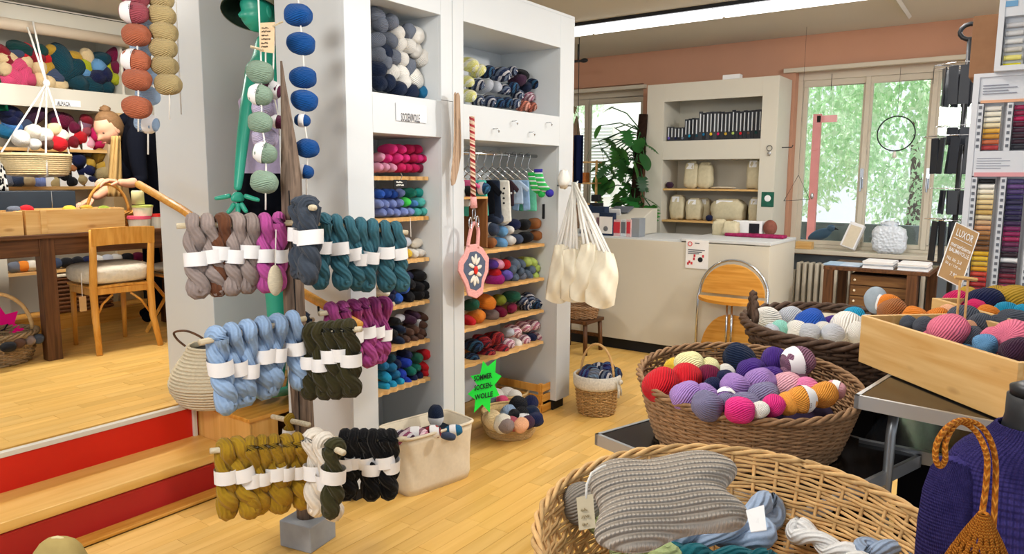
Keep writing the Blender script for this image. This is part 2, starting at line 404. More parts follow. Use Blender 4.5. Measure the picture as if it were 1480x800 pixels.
# ---------------- shelf units (front plane y=2.555)
UY=2.555
def unit(label,x0,x1,bx0,bx1,back,openb,loc):
    u=thing('shelf_unit',label,'shelf unit',(loc,2.8,0))
    U=lambda n,a,b,m=M_white,bv=.002: obj(n,MB().b2(a,b),m,u,bevel=bv)
    D=back
    U('side_panel',(x0,UY+.018,.07),(x0+.02,D,2.57));U('side_panel',(x1-.02,UY+.018,.07),(x1,D,2.57))
    U('stile',(x0,UY,.07),(bx0,UY+.018,2.57));U('stile',(bx1,UY,.07),(x1,UY+.018,2.57))
    U('inner_panel',(bx0-.018,UY+.018,.07),(bx0,D,2.55));U('inner_panel',(bx1,UY+.018,.07),(bx1+.018,D,2.55))
    U('back_panel',(x0+.02,D-.015,.07),(x1-.02,D,2.57))
    U('top_fascia',(bx0,UY,2.37),(bx1,UY+.018,2.57));U('top_panel',(x0,UY+.001,2.57),(x1,D,2.588))
    U('niche_ceiling',(bx0,UY+.018,2.37),(bx1,D-.015,2.385))
    U('middle_fascia',(bx0,UY,1.76),(bx1,UY+.018,1.945));U('niche_floor',(bx0,UY+.018,1.927),(bx1,D-.015,1.945));U('niche_ceiling',(bx0,UY+.018,1.76),(bx1,D-.015,1.775))
    U('plinth',(x0+.03,UY+.03,0),(bx0-.01,D-.02,.07),M_dark);U('plinth',(bx1+.01,UY+.03,0),(x1-.03,D-.02,.07),M_dark)
    return u
u1=unit('narrow white shelf unit behind the wooden post, filled with solid coloured yarn',2.27,2.998,2.43,2.91,3.04,0,2.6)
u2=unit('wide white shelf unit right of the narrow one, with hung baby clothes and sock yarn',3.002,4.22,3.09,4.05,3.04,0,3.6)
obj('bottom_panel',MB().b2((2.43,UY+.02,.07),(2.91,3.03,.085)),M_white,u1)
def shelfboard(u,x0,x1,z,yf=2.645,yb=3.02,wav=True):
    # front edge scalloped
    n=60;t=.02;b=MB();top=[];k=len(b.v)
    for i in range(n+1):
        x=x0+(x1-x0)*i/n;yy=yf+(.006*math.sin(i*.9) if wav else 0)
        for (y,z2) in((yy,z-t),(yy,z),(yb,z),(yb,z-t)): b.v.append(Vector((x,y,z2)))
    for i in range(n):
        for j in range(4):
            l=(j+1)%4;b.quad([i*4+j,i*4+l,(i+1)*4+l,(i+1)*4+j])
    b.quad([0,3,2,1]);b.quad([n*4+j for j in range(4)])
    return obj('shelf_board',b,M_shelf,u)
SZ1=[1.56,1.352,1.133,.904,.69,.475]
for z in SZ1: shelfboard(u1,2.432,2.9,z)
SZ2=[1.131,.905,.69,.478]
for z in SZ2: shelfboard(u2,3.092,4.02,z)
# ceiling lamp
la=thing('fluorescent_lamp','long white fluorescent ceiling light running towards the windows','lamp',(5.9,2,CEIL-.09))
z=CEIL-.055
pa,pb=at(832,36,'z',CEIL-.01),at(832,52,'z',z)
xa=pa.x-.02;xb=xa+.26
obj('lamp_housing',MB().b2((xa-.02,-2.6,CEIL-.03),(xb+.02,4.6,CEIL)),M_dsteel,la)
M_tube=emis('lamp_diffuser','ffffff',3.2)
for k in range(6):
    y0=-2.58+k*1.2;obj('diffuser',MB().b2((xa,y0,CEIL-.06),(xb,y0+1.185,CEIL-.03)),M_tube,la,bevel=.01)
# small dark track spot rail near the wall and thin ceiling channel
p=at(838,88,'x',6.6)
k=MB().tube([p+Vector((0,.3,0)),p+Vector((0,-.02,0))],.012);k.tube([p+Vector((0,.02,0)),Vector((p.x,p.y+.02,CEIL))],.008);k.ell(p+Vector((0,-.05,0)),(.022,.045,.022))
tag(obj('curtain_rod',k,M_dsteel,smooth=True),'short black rod with a knob hanging under the ceiling over the counter','rod')
q0,q1=at(1298,0,'z',CEIL-.01),at(1314,24,'z',CEIL-.01)
dq=(q1-q0).normalized()
struct('trim_5',MB().tube([q0-dq*1.5,q1],.02,4),M_ceil)
# kick line, counter
ct=thing('shop_counter','long white shop counter with the wood and chrome folding chair leaning on it','counter',(6.2,2.6,0))
cy1=at(1113,351,'x',5.93).y
obj('front_panel',MB().b2((5.93,cy1,.1),(5.95,3.42,1.02)),M_cream,ct,bevel=.002)
obj('front_panel',MB().b2((5.945,3.42,.1),(5.965,5.4,1.02)),M_cream,ct,bevel=.002)
obj('end_panel',MB().b2((5.95,cy1,.02),(6.66,cy1+.02,1.03)),M_cream,ct,bevel=.002)
obj('countertop',MB().b2((5.925,cy1-.005,1.03),(6.67,cy1+.75,1.055)),M_white,ct,bevel=.003)
obj('countertop',MB().b2((5.94,cy1+.75,1.015),(6.67,5.4,1.035)),M_white,ct,bevel=.003)
obj('plinth',MB().b2((5.96,cy1+.02,0),(6.6,5.38,.1)),M_dark,ct)
# framed recess on the left front
obj('cabinet_door',MB().b2((5.935,3.5,.14),(5.946,4.0,.98)),M_cream,ct,bevel=.003)
# outside: bright foliage, fence, red post
out=MB();g=random.Random(3)
M_leaf,nt,b=nm('tree_leaf',.6,.2);gg=N(nt,'ShaderNodeNewGeometry');rp=N(nt,'ShaderNodeValToRGB');rp.color_ramp.elements[0].color=lin('b2d8aa');rp.color_ramp.elements[1].color=lin('f0f8ea');nt.links.new(gg.outputs['Random Per Island'],rp.inputs[0]);nt.links.new(rp.outputs[0],b.inputs['Base Color'])  # leaf colours whitened, outdoor overexposure put into the colour
b.inputs['Transmission Weight'].default_value=0
tl=N(nt,'ShaderNodeBsdfTranslucent');nt.links.new(rp.outputs[0],tl.inputs[0]);mx=N(nt,'ShaderNodeMixShader');mx.inputs[0].default_value=.6;nt.links.new(b.outputs[0],mx.inputs[1]);nt.links.new(tl.outputs[0],mx.inputs[2]);nt.links.new(mx.outputs[0],nt.nodes['Material Output'].inputs[0])
def tree(c,rx,rz,n,label,trunk=True):
    t=thing('garden_tree',label,'tree',(c[0],c[1],0));m=MB()
    for i in range(n):
        a=g.uniform(0,2*PI);u=g.uniform(-1,1);r=g.uniform(.35,1)**.6
        p=Vector((c[0]+rx*r*math.cos(a)*math.sqrt(1-u*u),c[1]+rx*r*math.sin(a)*math.sqrt(1-u*u),c[2]+rz*r*u))
        s=g.uniform(.035,.085);q=Euler((g.uniform(0,6),g.uniform(0,6),g.uniform(0,6))).to_matrix();k=len(m.v)
        for (x,y,zz) in((-1,0,0),(-.2,.45,.08),(1,0,0),(-.2,-.45,.08)): m.v.append(p+q@Vector((x*s,y*s,zz*s)))
        m.quad([k,k+1,k+2,k+3])
    o=obj('foliage',m,M_leaf,t,fix=False);o['kind']='stuff'
    obj('trunk',MB().tube([(c[0],c[1],0),(c[0]+.1,c[1],c[2]*.6),(c[0],c[1]+.1,c[2])],[.14,.1,.04]),M_brownZ,t,smooth=True)
tree((13.3,3.7,3.4),1.7,2.6,17000,'leafy green tree seen through the left pane of the large window')
tree((13.3,.4,3.4),1.6,2.6,17000,'leafy green tree seen through the right panes of the large window')
tree((14.9,1.9,2.6),1.3,2.4,7000,'leafy green tree further back between the two garden trees')
tree((12.6,7.6,3.6),.8,1.0,1500,'small garden tree beyond the small window behind the plant')
struct('ground_outside',MB().b2((XW+.3,-8,-.1),(30,20,-.02)),mat('gravel','b8b6a8',.9,.1,.1,20))
gw=MB();gw.b2((10.2,-1.5,0),(10.35,4.8,1.0))
M_gard=mat('garden_wall_stone','4f5a58',.9,.1,.3,6,.4)
tag(obj('garden_wall',gw,M_gard),'dark low garden wall outside the large window','wall')
rpole=at(1180,200,'x',9.6)
k=thing('red_garden_post','red post standing in the garden outside the left pane','post',(rpole.x,rpole.y,0))
obj('post',MB().b2((9.57,rpole.y-.045,0),(9.63,rpole.y+.045,2.35)),mat('faded_red','c98480',.7,.2,.1),k)
obj('cross_arm',MB().b2((9.57,rpole.y-.22,2.25),(9.63,rpole.y,2.33)),mat('faded_red_b','c98480',.7,.2,.1),k)
# neighbour house with shutters behind the small window
nh=thing('neighbour_house','pale house with louvred shutters beyond the small window','house',(13,7.2,0))
obj('facade',MB().b2((14.2,5.8,0),(14.4,11,6)),mat('facade_plaster','f4f2ee',.9,.1,.02),nh)
sh=MB()
for i in range(22): sh.box((14.15,8.0,1.2+i*.07),(.03,.8,.045),Matrix.Rotation(.5,3,'Y'))
obj('shutter',sh,mat('shutter_paint','e4e8e4',.8,.1,.02),nh)
# ================= yarn balls
COL={'cream':'e9cfa0','dark red':'8d1a2a','red':'d01c28','dark green':'12403e','slate blue':'3f4c66','mustard':'c29a34','pink':'e0507c','dark teal':'0e3c4a','navy':'141c44','light blue':'6aa0d0','sky blue':'4c86c8','chartreuse':'a8ac20',
'burgundy':'6e1038','grey':'6f7684','white':'f0ece4','dark blue':'16243f','pale yellow':'f1ecb0','black':'16161b','plum':'40243c','hot pink':'f0348c','pale pink':'efa6c4','raspberry':'d41f64','periwinkle':'8496d4','aqua':'58c4bc','teal':'1d9c94',
'bottle green':'157060','blue':'2a5cc0','royal blue':'1c3cae','bright green':'4ce05a','yellow':'f0c840','brown':'5c4034','bluish teal':'1f6f9c','turquoise':'22a0cc','tan':'a86a3c','magenta':'b02890','purple':'6858b8','steel grey':'5a6a7e','lime':'b4cc68','salmon':'f29878',
'orange':'e8862a','olive':'8c9c34','forest green':'1f5c48','grey brown':'8c7c78','wine red':'84143c','violet':'4a2a86','lilac':'a884c8','mauve':'8a6078','grey violet':'7f7a9c','soft pink':'eeb0be','candy pink':'f284b8','mint':'98dccc','pale grey':'c8ccd6','cobalt':'0c4c92','cyan':'1c9ac8',
'charcoal':'4c525e','coral pink':'f07c98','pale blue':'9ab4d4','peach':'f0b48c','sage':'8fa894','terracotta':'b8684a','khaki':'b9a474','maroon':'5c1c3c','icy lilac':'c9bedb','dusty rose':'a8505c','light orange':'f4a444','off white':'ece4d4','green':'3c9a44'}
ORD=['leftmost','second','third','fourth','fifth','sixth','seventh','eighth','ninth','tenth','eleventh','twelfth','thirteenth','fourteenth','fifteenth','sixteenth','seventeenth','eighteenth','nineteenth','twentieth']
def ball_mesh(n=22,m=14,p=2.4,dim=.12,seed=0,name='yarn_ball'):
    g=random.Random(seed);ph=[g.uniform(0,6) for _ in range(4)];b=MB()
    def pr(t):
        z=-math.cos(t);r=max(0,(1-abs(z)**p))**(1/2.1);z=z*(1-dim*max(0,1-r*2.2));return r,z
    for i in range(m+1):
        t=PI*i/m;r,z=pr(t)
        if i in(0,m):r=0.02
        for k in range(n):
            a=2*PI*k/n;f=1+.035*math.sin(3*a+ph[0]+2*z)+.025*math.sin(5*a-4*z+ph[1])
            b.v.append(Vector((r*f*math.cos(a),r*f*math.sin(a),z+.03*math.sin(2*a+ph[2])*r)))
    for i in range(m):
        for k in range(n):
            l=(k+1)%n;b.quad([i*n+k,i*n+l,(i+1)*n+l,(i+1)*n+k],[(k/n,i/m),((k+1)/n,i/m),((k+1)/n,(i+1)/m),(k/n,(i+1)/m)])
    b.quad(list(range(n))[::-1]);b.quad([m*n+k for k in range(n)])
    me=wmesh(name,b);me.polygons.foreach_set('use_smooth',[True]*len(me.polygons));return me
_bm=[ball_mesh(seed=i) for i in range(4)];_cache={}
def bmesh_for(i,m):
    k=(i,m.name)
    if k not in _cache:
        me=_bm[i].copy();me.materials.append(m);_cache[k]=me
    return _cache[k]
M_label=mat('label_paper','ecebec',.75,.25,.02,30)
def sleeve(z0,z1,r=1.08,n=22,ink=False):
    b=MB()
    for z in(z0,(z0+z1)/2,z1):
        rr=r*max(.05,(1-abs(z)**2.4))**(1/2.1)
        for k in range(n): a=2*PI*k/n;b.v.append(Vector((rr*math.cos(a),rr*math.sin(a),z)))
    for i in range(2):
        for k in range(n): l=(k+1)%n;b.quad([i*n+k,i*n+l,(i+1)*n+l,(i+1)*n+k])
    me=wmesh('label_band',b);me.materials.append(M_label);me.polygons.foreach_set('use_smooth',[True]*len(me.polygons));return me
SL=[sleeve(-.3,.35),sleeve(.05,.8),sleeve(-.8,-.05)]
def inkmarks(n=4,r=1.1):
    b=MB();g=random.Random(n)
    for q in range(3):
        a0=q*2.1+.3
        for i,z in enumerate((-.12,.0,.1)):
            w=g.uniform(.1,.22)
            for s in range(3):
                a=a0+s*.14-.2;k=len(b.v)
                rr=r*(1-abs(z)**2.4)**(1/2.1)
                for (aa,zz) in((a,z),(a+.09,z),(a+.09,z+.04),(a,z+.04)): b.v.append(Vector((rr*math.cos(aa),rr*math.sin(aa),zz)))
                b.quad([k,k+1,k+2,k+3])
    me=wmesh('printed_text',b);me.materials.append(M_ink);return me
INK=inkmarks()
def ball(loc,axis,r,L,cname,label=None,group=None,m=None,band=None,i=None,ink=False,name='yarn_ball',roll=None):
    i=rnd.randrange(4) if i is None else i
    o=bpy.data.objects.new(name,bmesh_for(i,m or M_yarn));C.objects.link(o)
    q=Vector(axis).normalized().to_track_quat('Z','Y')@Quaternion((0,0,1),rnd.uniform(0,6) if roll is None else roll)
    o.rotation_euler=q.to_euler();o.location=loc;o.scale=(r,r,L)
    c=lin(COL.get(cname,cname));v=rnd.uniform(.9,1.08);o.color=(c[0]*v,c[1]*v,c[2]*v,1)
    tag(o,label,'yarn',group)
    if band is not None:
        s=bpy.data.objects.new('label_band',SL[band]);C.objects.link(s);s.parent=o
        if ink: t=bpy.data.objects.new('printed_text',INK);C.objects.link(t);t.parent=s;t['kind']='stuff'
    return o
VM={'dark sock':M_sock,'red striped':M_sockred,'pink marled':M_sockpink,'coral marled':M_sockcoral,'blue marled':M_sockblue,'pale yellow marled':M_socklight}
VB={'dark sock':'navy','red striped':'burgundy','pink marled':'soft pink','coral marled':'salmon','blue marled':'dark blue','pale yellow marled':'pale yellow'}
def labels(items,place,noun='yarn ball'):
    """items: list of (x, colour) -> labels that single each one out"""
    by={}
    for i,(x,c) in enumerate(items): by.setdefault(c,[]).append((x,i))
    out=[None]*len(items)
    for c,l in by.items():
        l.sort()
        for k,(x,i) in enumerate(l):
            if len(l)==1: out[i]='%s %s %s'%(c,noun,place)
            elif k in(0,len(l)-1): out[i]='%s %s %s %s'%('leftmost' if k==0 else 'rightmost',c,noun,place)
            else: out[i]='%s %s %s %s from left'%(ORD[min(k,19)],c,noun,place)
    return out
def pile(orig,sc,lst,plane,place,group,r0=.035,L=.06,axis=(0,1,0),noun='yarn ball',jit=.25,band=.0,yo=0,name='yarn_ball'):
    L_=labels([(t[0],t[2]) for t in lst],place,noun)
    for t,lb in zip(lst,L_):
        x,y,c=t[:3];k=t[3] if len(t)>3 else 1
        p=at(orig[0]+x/sc,orig[1]+y/sc,'y',plane)
        ax=Vector(axis)+Vector((rnd.uniform(-jit,jit),rnd.uniform(-jit,jit),rnd.uniform(-jit,jit)))
        p.y+=yo*(p.z-1)
        ll=L
        if isinstance(k,str): # wide lying sideways
            ax=Vector((1,.35,rnd.uniform(-.15,.15)));k=1;ll=L*1.0
        bd=rnd.choice((0,1)) if rnd.random()<band else None
        ball(p,ax,r0*k,ll*(k if k>1 else 1),VB.get(c,c),lb,group,VM.get(c),bd,name='sock_yarn_ball' if c in VM else name)
g1='yarn on the narrow shelf unit'
# top niche of narrow unit
n1=[(90,90,'grey'),(115,140,'grey'),(165,130,'grey'),(90,235,'grey'),(160,235,'grey'),(95,320,'grey'),(130,350,'grey'),(180,330,'grey'),(275,190,'grey'),(375,240,'grey'),(415,262,'grey'),(430,335,'grey'),(430,390,'grey'),(390,450,'grey'),(280,395,'grey'),
(205,190,'white'),(215,260,'white'),(268,265,'white'),(315,205,'white',1.15),(315,290,'white'),(350,340,'white',1.15),(225,340,'white'),(175,430,'white'),(235,420,'white'),(310,450,'white',1.15),(240,480,'white'),
(95,400,'dark blue'),(105,470,'dark blue'),(160,480,'dark blue'),(215,515,'dark blue'),(285,535,'dark blue'),(355,535,'bluish teal',.9),(430,480,'bluish teal',.95),(430,535,'bluish teal',.9),(130,300,'dark blue')]
pile((520,0),4,n1,2.70,'in the top niche of the narrow unit','fluffy balls in the narrow unit top niche',.04,.055,jit=1.2,name='chunky_yarn_ball')
S1=[(90,208,'pale pink'),(127,208,'pale pink'),(168,208,'pale pink'),(218,210,'raspberry'),(258,210,'raspberry'),(298,210,'raspberry'),(350,212,'wine red','w'),(98,150,'pale pink'),(140,156,'hot pink'),(195,155,'hot pink',1.1),(245,156,'hot pink'),(288,155,'raspberry'),(318,157,'hot pink'),(350,157,'raspberry'),(160,103,'hot pink',1.15),(218,102,'hot pink',1.05),(268,104,'raspberry',1.05),(312,104,'raspberry',1.05)]
pile((520,190),4,S1,2.71,'on the pink shelf of the narrow unit','pink yarn shelf',.0245,.055,jit=.1,name='rolled_yarn_ball')
S2=[(105,468,'periwinkle'),(148,468,'periwinkle'),(189,468,'periwinkle'),(230,466,'periwinkle'),(270,464,'periwinkle'),(310,463,'aqua'),(347,462,'aqua'),(385,460,'aqua'),(92,415,'periwinkle'),(120,418,'periwinkle'),(165,413,'periwinkle'),(207,412,'periwinkle'),(248,408,'bright green',1.05),(290,412,'sky blue',.8),(330,407,'aqua',1.05),(378,408,'teal'),(100,357,'blue'),(138,358,'blue'),(174,358,'blue'),(215,355,'periwinkle'),(272,355,'bottle green',1.15),(345,352,'teal','w')]
pile((520,190),4,S2,2.71,'on the blue and aqua shelf','periwinkle and aqua yarn shelf',.0245,.055,jit=.1,name='rolled_yarn_ball')
S3=[(330,645,'off white','w'),(262,640,'pale grey','w'),(258,702,'yellow'),(292,702,'white'),(325,702,'white'),(366,698,'white')]
pile((520,190),4,S3,2.71,'on the third shelf of the narrow unit','white yarn shelf',.026,.055,jit=.1,name='rolled_yarn_ball')
S4=[(95,145,'white'),(122,196,'white',1.1),(220,170,'blue',1.3),(190,232,'blue',1.2),(160,192,'navy'),(145,225,'navy'),(310,105,'black',1.2),(362,135,'black',1.3),(375,195,'black',1.3),(300,165,'black',1.2),(300,215,'black',1.2),(345,210,'black',1.2),(250,150,'black',1.2),(255,215,'black',1.2),(345,160,'black',1.2),(262,110,'navy','w'),(180,140,'navy','w')]
pile((520,370),3.81,S4,2.71,'on the dark shelf below the white yarn','black and blue yarn shelf',.026,.055,jit=.2)
S5=[(215,342,'pale grey','w'),(260,345,'plum',1.1),(290,322,'plum'),(345,332,'brown',1.1),(325,372,'brown'),(362,368,'brown'),(282,395,'brown'),(255,415,'brown'),(322,408,'brown'),(235,458,'brown'),(275,452,'brown'),(308,440,'brown'),(350,424,'brown'),(376,410,'brown'),(205,400,'dark blue'),(200,458,'dark blue'),(180,360,'black'),(170,420,'black')]
pile((520,370),3.81,S5,2.71,'on the brown shelf second from below','brown yarn shelf',.0235,.055,jit=.25,band=.1)
S6=[(120,600,'bluish teal'),(155,603,'bluish teal'),(132,660,'turquoise'),(125,715,'turquoise'),(165,705,'turquoise'),(203,690,'turquoise'),(175,650,'bluish teal'),(218,640,'royal blue'),(190,590,'navy'),(233,580,'royal blue',1.15),(240,682,'royal blue'),(265,625,'bottle green'),(295,605,'bottle green'),(300,558,'forest green',1.2),(280,665,'navy'),(312,652,'navy'),(350,540,'red',1.25),(345,600,'red'),(382,578,'red',1.1),(350,642,'red'),(380,640,'red'),(155,560,'dark teal'),(245,540,'navy')]
pile((520,370),3.81,S6,2.71,'on the lowest shelf of the narrow unit','blue green and red yarn shelf',.0265,.055,jit=.25)
# wide unit: top niche
n2=[(150,372,'pale yellow marled',1.25),(200,410,'pale yellow marled',1.1),(135,470,'pale yellow marled'),(145,553,'pale yellow marled',1.1),(250,415,'blue marled',1.1),(330,430,'dark sock',1.4),(392,418,'dark sock'),(450,432,'black',1.1),(430,466,'plum',1.2),(475,505,'dark blue'),(525,485,'blue marled',1.3),(580,495,'dark blue',1.1),(628,503,'blue marled',1.2),(190,492,'dark sock',1.1),(240,500,'pale grey',1.2),(297,500,'pale grey',1.1),(345,515,'dark sock'),(390,510,'blue marled',1.1),(430,545,'dark sock'),(200,580,'dark sock'),(262,582,'dark sock',1.1),(312,590,'blue marled'),(360,592,'blue marled'),(407,597,'dark sock'),(490,558,'pink marled'),(546,560,'pink marled'),(605,580,'coral marled',1.1),(655,578,'coral marled',1.1),(462,612,'coral marled'),(512,620,'coral marled'),(560,618,'coral marled'),(605,632,'coral marled'),(647,632,'coral marled')]
pile((640,0),4,n2,2.78,'in the top niche of the wide unit','sock yarn in the wide unit top niche',.033,.055,jit=.25)
a2=[(270,682,'tan'),(330,682,'light blue'),(380,668,'white'),(420,660,'slate blue'),(475,650,'black',1.1),(535,640,'tan'),(275,605,'slate blue',1.2),(335,615,'light blue'),(372,610,'white',.8),(400,578,'navy',1.1),(465,578,'black',1.1),(525,572,'tan',1.1),(295,535,'slate blue',1.2),(345,550,'white')]
pile((640,180),4,a2,2.73,'on the shelf below the baby clothes','balls below the baby clothes',.034,.055,jit=.2,band=.25)
b2=[(275,45,'violet'),(300,95,'red',.9),(345,50,'red',1.1),(312,42,'pale pink'),(350,110,'purple',1.2),(300,137,'magenta',1.3),(400,40,'steel grey',1.2),(440,42,'steel grey'),(385,82,'steel grey',1.15),(430,88,'steel grey'),(470,103,'steel grey'),(400,127,'steel grey',1.1),(440,122,'grey'),(482,117,'steel grey'),(495,75,'steel grey'),(470,32,'lime',1.1),(505,32,'lime'),(520,65,'lime'),(515,110,'lime'),(547,103,'lime'),(562,12,'salmon',1.2),(562,50,'salmon',1.2),(577,93,'salmon')]
pile((640,370),4,b2,2.73,'on the multicoloured shelf of the wide unit','small balls of mixed colours shelf',.031,.055,jit=.3)
c2=[(160,282,'forest green',1.15),(240,262,'orange',1.5),(185,355,'orange',1.45),(146,372,'red'),(320,252,'olive',1.15),(395,232,'forest green',1.2),(270,335,'grey brown',1.2),(325,317,'wine red',1.1),(400,300,'wine red','w'),(450,255,'dark sock'),(495,240,'dark sock',1.1),(545,262,'dark sock',1.2),(480,290,'dark sock'),(520,285,'blue marled',1.1),(572,265,'blue marled',1.3)]
pile((640,370),4,c2,2.73,'on the orange and wine shelf','orange and wine coloured shelf',.031,.055,jit=.3)
d2=[(175,515,'blue marled',1.35),(165,590,'blue marled',1.2),(225,490,'red striped',1.25),(290,473,'red striped',1.4),(245,562,'red striped',1.3),(318,543,'red striped',1.4),(360,505,'pink marled',1.25),(402,432,'pink marled',1.3),(460,482,'pink marled',1.2),(462,405,'pink marled',1.1),(510,397,'pink marled',1.2),(540,462,'pink marled',1.2),(500,470,'navy'),(560,385,'dark blue',1.3),(572,435,'dark blue',1.2),(418,500,'white'),(370,440,'pale grey')]
pile((640,370),4,d2,2.73,'on the lowest shelf of the wide unit','striped sock yarn shelf',.031,.055,jit=.25)
# ================= the wooden post with pegs and twisted skeins
PX,PY=1.905,2.45
M_post=wood('driftwood','8a7666','54463c',.75,.2,'Z',5,grain=3)
M_conc=mat('concrete','9da1a6',.9,.2,.12,14,.5)
ps=thing('yarn_post','weathered wooden post on a concrete block, pegs hung with twisted skeins','display stand',(PX,PY,0))
pth=[];rr=[]
for i in range(26):
    z=.115+(2.0-.115)*i/25;t=i/25
    pth.append((PX-.045*t+.006*math.sin(z*5),PY+.005*math.sin(z*7),z));rr.append(.046-.006*t if z<1.55 else max(.004,.042*(2.03-z)/.48))
o=obj('post',MB().tube(pth,rr,14),M_post,ps,smooth=True)
blk=MB();blk.box((PX,PY,.0575),(.165,.165,.115),Matrix.Rotation(.19,3,'Z'));obj('concrete_block',blk,M_conc,ps,bevel=.005)
crk=MB().tube([(PX-.047,PY-.03,.5),(PX-.05,PY-.034,1.0),(PX-.06,PY-.03,1.5)],.0025,5);obj('crack',crk,M_dark,ps)
def skein_mesh(seed,L=.25,tw=1.15,sr=.0245):
    g=random.Random(seed);b=MB();n=44;path=[];rad=[];ph=g.uniform(-.3,.3)
    def P(s,h):
        a=.016+.008*max(0,1-h/.04) ; a*=(1-.25*max(0,(h-L*.75)/(L*.25)))
        th=ph+tw*2*PI*(max(0,h-.02)/L+.5*max(0,(h-L*.55))/L)
        return Vector((s*a*math.cos(th)+.004*math.sin(h*30+seed),s*a*math.sin(th),-h))
    down=[P(1,h/(n)*L) for h in range(2,n)];up=[P(-1,h/n*L) for h in range(2,n)][::-1]
    top=[];a0=down[0];b0=up[-1]
    for k in range(1,6):
        t=PI*k/6;c=(a0+b0)/2;v=b0-c;top.append(c+Vector((v.x*math.cos(t),v.y*math.cos(t),.022*math.sin(t))))
    bot=[];c=(down[-1]+up[0])/2;v=down[-1]-c
    for k in range(1,5):
        t=PI*k/5;bot.append(c+Vector((v.x*math.cos(t),v.y*math.cos(t),-.016*math.sin(t))))
    pts=down+bot+up+top
    for p in pts:
        h=-p.z;f=1+.10*math.sin(h*70+seed)+.55*max(0,(h-L*.55)/L)
        f*=1-.22*math.exp(-((h-L*.46)/.03)**2)
        rad.append(sr*f)
    b.tube(pts,rad,10,closed=True)
    # UVs: make v longer
    b.uv=[[(u,v*3) for (u,v) in q] for q in b.uv]
    me=wmesh('skein',b);me.materials.append(M_yarnfat);me.polygons.foreach_set('use_smooth',[True]*len(me.polygons));return me
SK=[skein_mesh(s) for s in range(5)]
def band_mesh(seed):
    b=MB();n=16;g=random.Random(seed);tl=g.uniform(-.12,.12)
    for z in(-.094,-.12,-.146):
        for k in range(n): a=2*PI*k/n;b.v.append(Vector((.047*math.cos(a),.043*math.sin(a),z+tl*.045*math.cos(a))))
    for i in range(2):
        for k in range(n): l=(k+1)%n;b.quad([i*n+k,i*n+l,(i+1)*n+l,(i+1)*n+k])
    me=wmesh('label_band',b);me.materials.append(M_label);me.polygons.foreach_set('use_smooth',[True]*len(me.polygons));return me
BN=[band_mesh(s) for s in range(4)]
def skein(p,dirn,col,label,group,sc=1.0,tilt=0):
    d=Vector(dirn);d.z=0;a=math.atan2(d.y,d.x)-PI/2
    o=bpy.data.objects.new('skein',rnd.choice(SK));C.objects.link(o);o.location=p+Vector((0,0,.012))
    o.rotation_euler=(rnd.uniform(-.13,.13),tilt+rnd.uniform(-.07,.07),a+rnd.uniform(-.12,.12)+(PI if rnd.random()<.5 else 0));o.scale=(sc,)*3
    c=lin(COL.get(col,col));v=rnd.uniform(.92,1.06);o.color=(c[0]*v,c[1]*v,c[2]*v,1);tag(o,label,'skein',group)
    s=bpy.data.objects.new('label_band',rnd.choice(BN));s.location=(0,0,rnd.uniform(-.03,.016));C.objects.link(s);s.parent=o
    return o
COL.update({'mushroom grey':'938580','chestnut brown':'67402c','orchid pink':'ac4c90','charcoal blue':'3c4450','petrol blue':'34606e','light blue grey':'8aa4c6','dark magenta':'933c78','army green':'34301a','golden mustard':'9c7a1e','natural white':'d6cdc0','ink navy':'1a2434','pitch black':'0c0c0f','dark olive':'38361f'})
M_peg=wood('peg_wood','d9cdb4','b8a98a',.7,.2,'X',6)
def peg(a,b,desc,r=.011):
    d=(b-a).normalized();o=obj('peg',MB().tube([a-d*.0,b],r,10),M_peg,ps,smooth=True);return o
def run(a,b,cols,where,tilt=0,sc=1,grp=None,ext=.03,pg=True):
    """skeins along a peg from a to b; cols: list of colours from a to b"""
    n=len(cols);d=(b-a);u=d.normalized()
    if pg: peg(a-u*ext,b+u*ext,'')
    by={}
    xs=[]
    for i,c in enumerate(cols):
        p=a+d*((i+.5)/n)
        q=R.transposed()@(p-O);xs.append(F*q.x/-q.z)
    L_=labels([(xs[i],cols[i]) for i in range(n)],where,'twisted skein')
    for i,c in enumerate(cols):
        p=a+d*((i+.5)/n);skein(p-Vector((0,0,.0)),d,c,L_[i],grp,sc,tilt)
c0=Vector((PX-.03,PY,1.41))
D=lambda x,y,d:dep(x,y,d)
# upper pegs
run(D(268,326,2.72),D(412,322,2.9),['mushroom grey','mushroom grey','chestnut brown','mushroom grey','mushroom grey','orchid pink','orchid pink'],'on the upper left peg',grp='skeins on the upper left peg')
run(D(432,300,2.9),D(452,300,2.6),['charcoal blue','charcoal blue','charcoal blue'],'on the peg pointing at the viewer',sc=1.02,grp='skeins on the front peg')
run(D(458,322,3.02),D(580,335,3.25),['petrol blue']*7,'on the upper right peg',grp='skeins on the upper right peg')
# middle pegs
run(D(300,492,2.50),D(432,462,2.80),['light blue grey']*6,'on the middle left peg',sc=1.0,grp='skeins on the middle left peg')
run(D(420,464,3.0),D(448,462,3.2),['ink navy'],'right of the post behind the green skeins')
run(D(470,452,3.12),D(562,440,3.4),['dark magenta']*6,'on the right middle peg',grp='skeins on the middle right peg')
run(D(444,482,2.8),D(512,476,2.72),['army green']*5,'on the front middle peg',sc=.95,grp='skeins on the middle front peg')
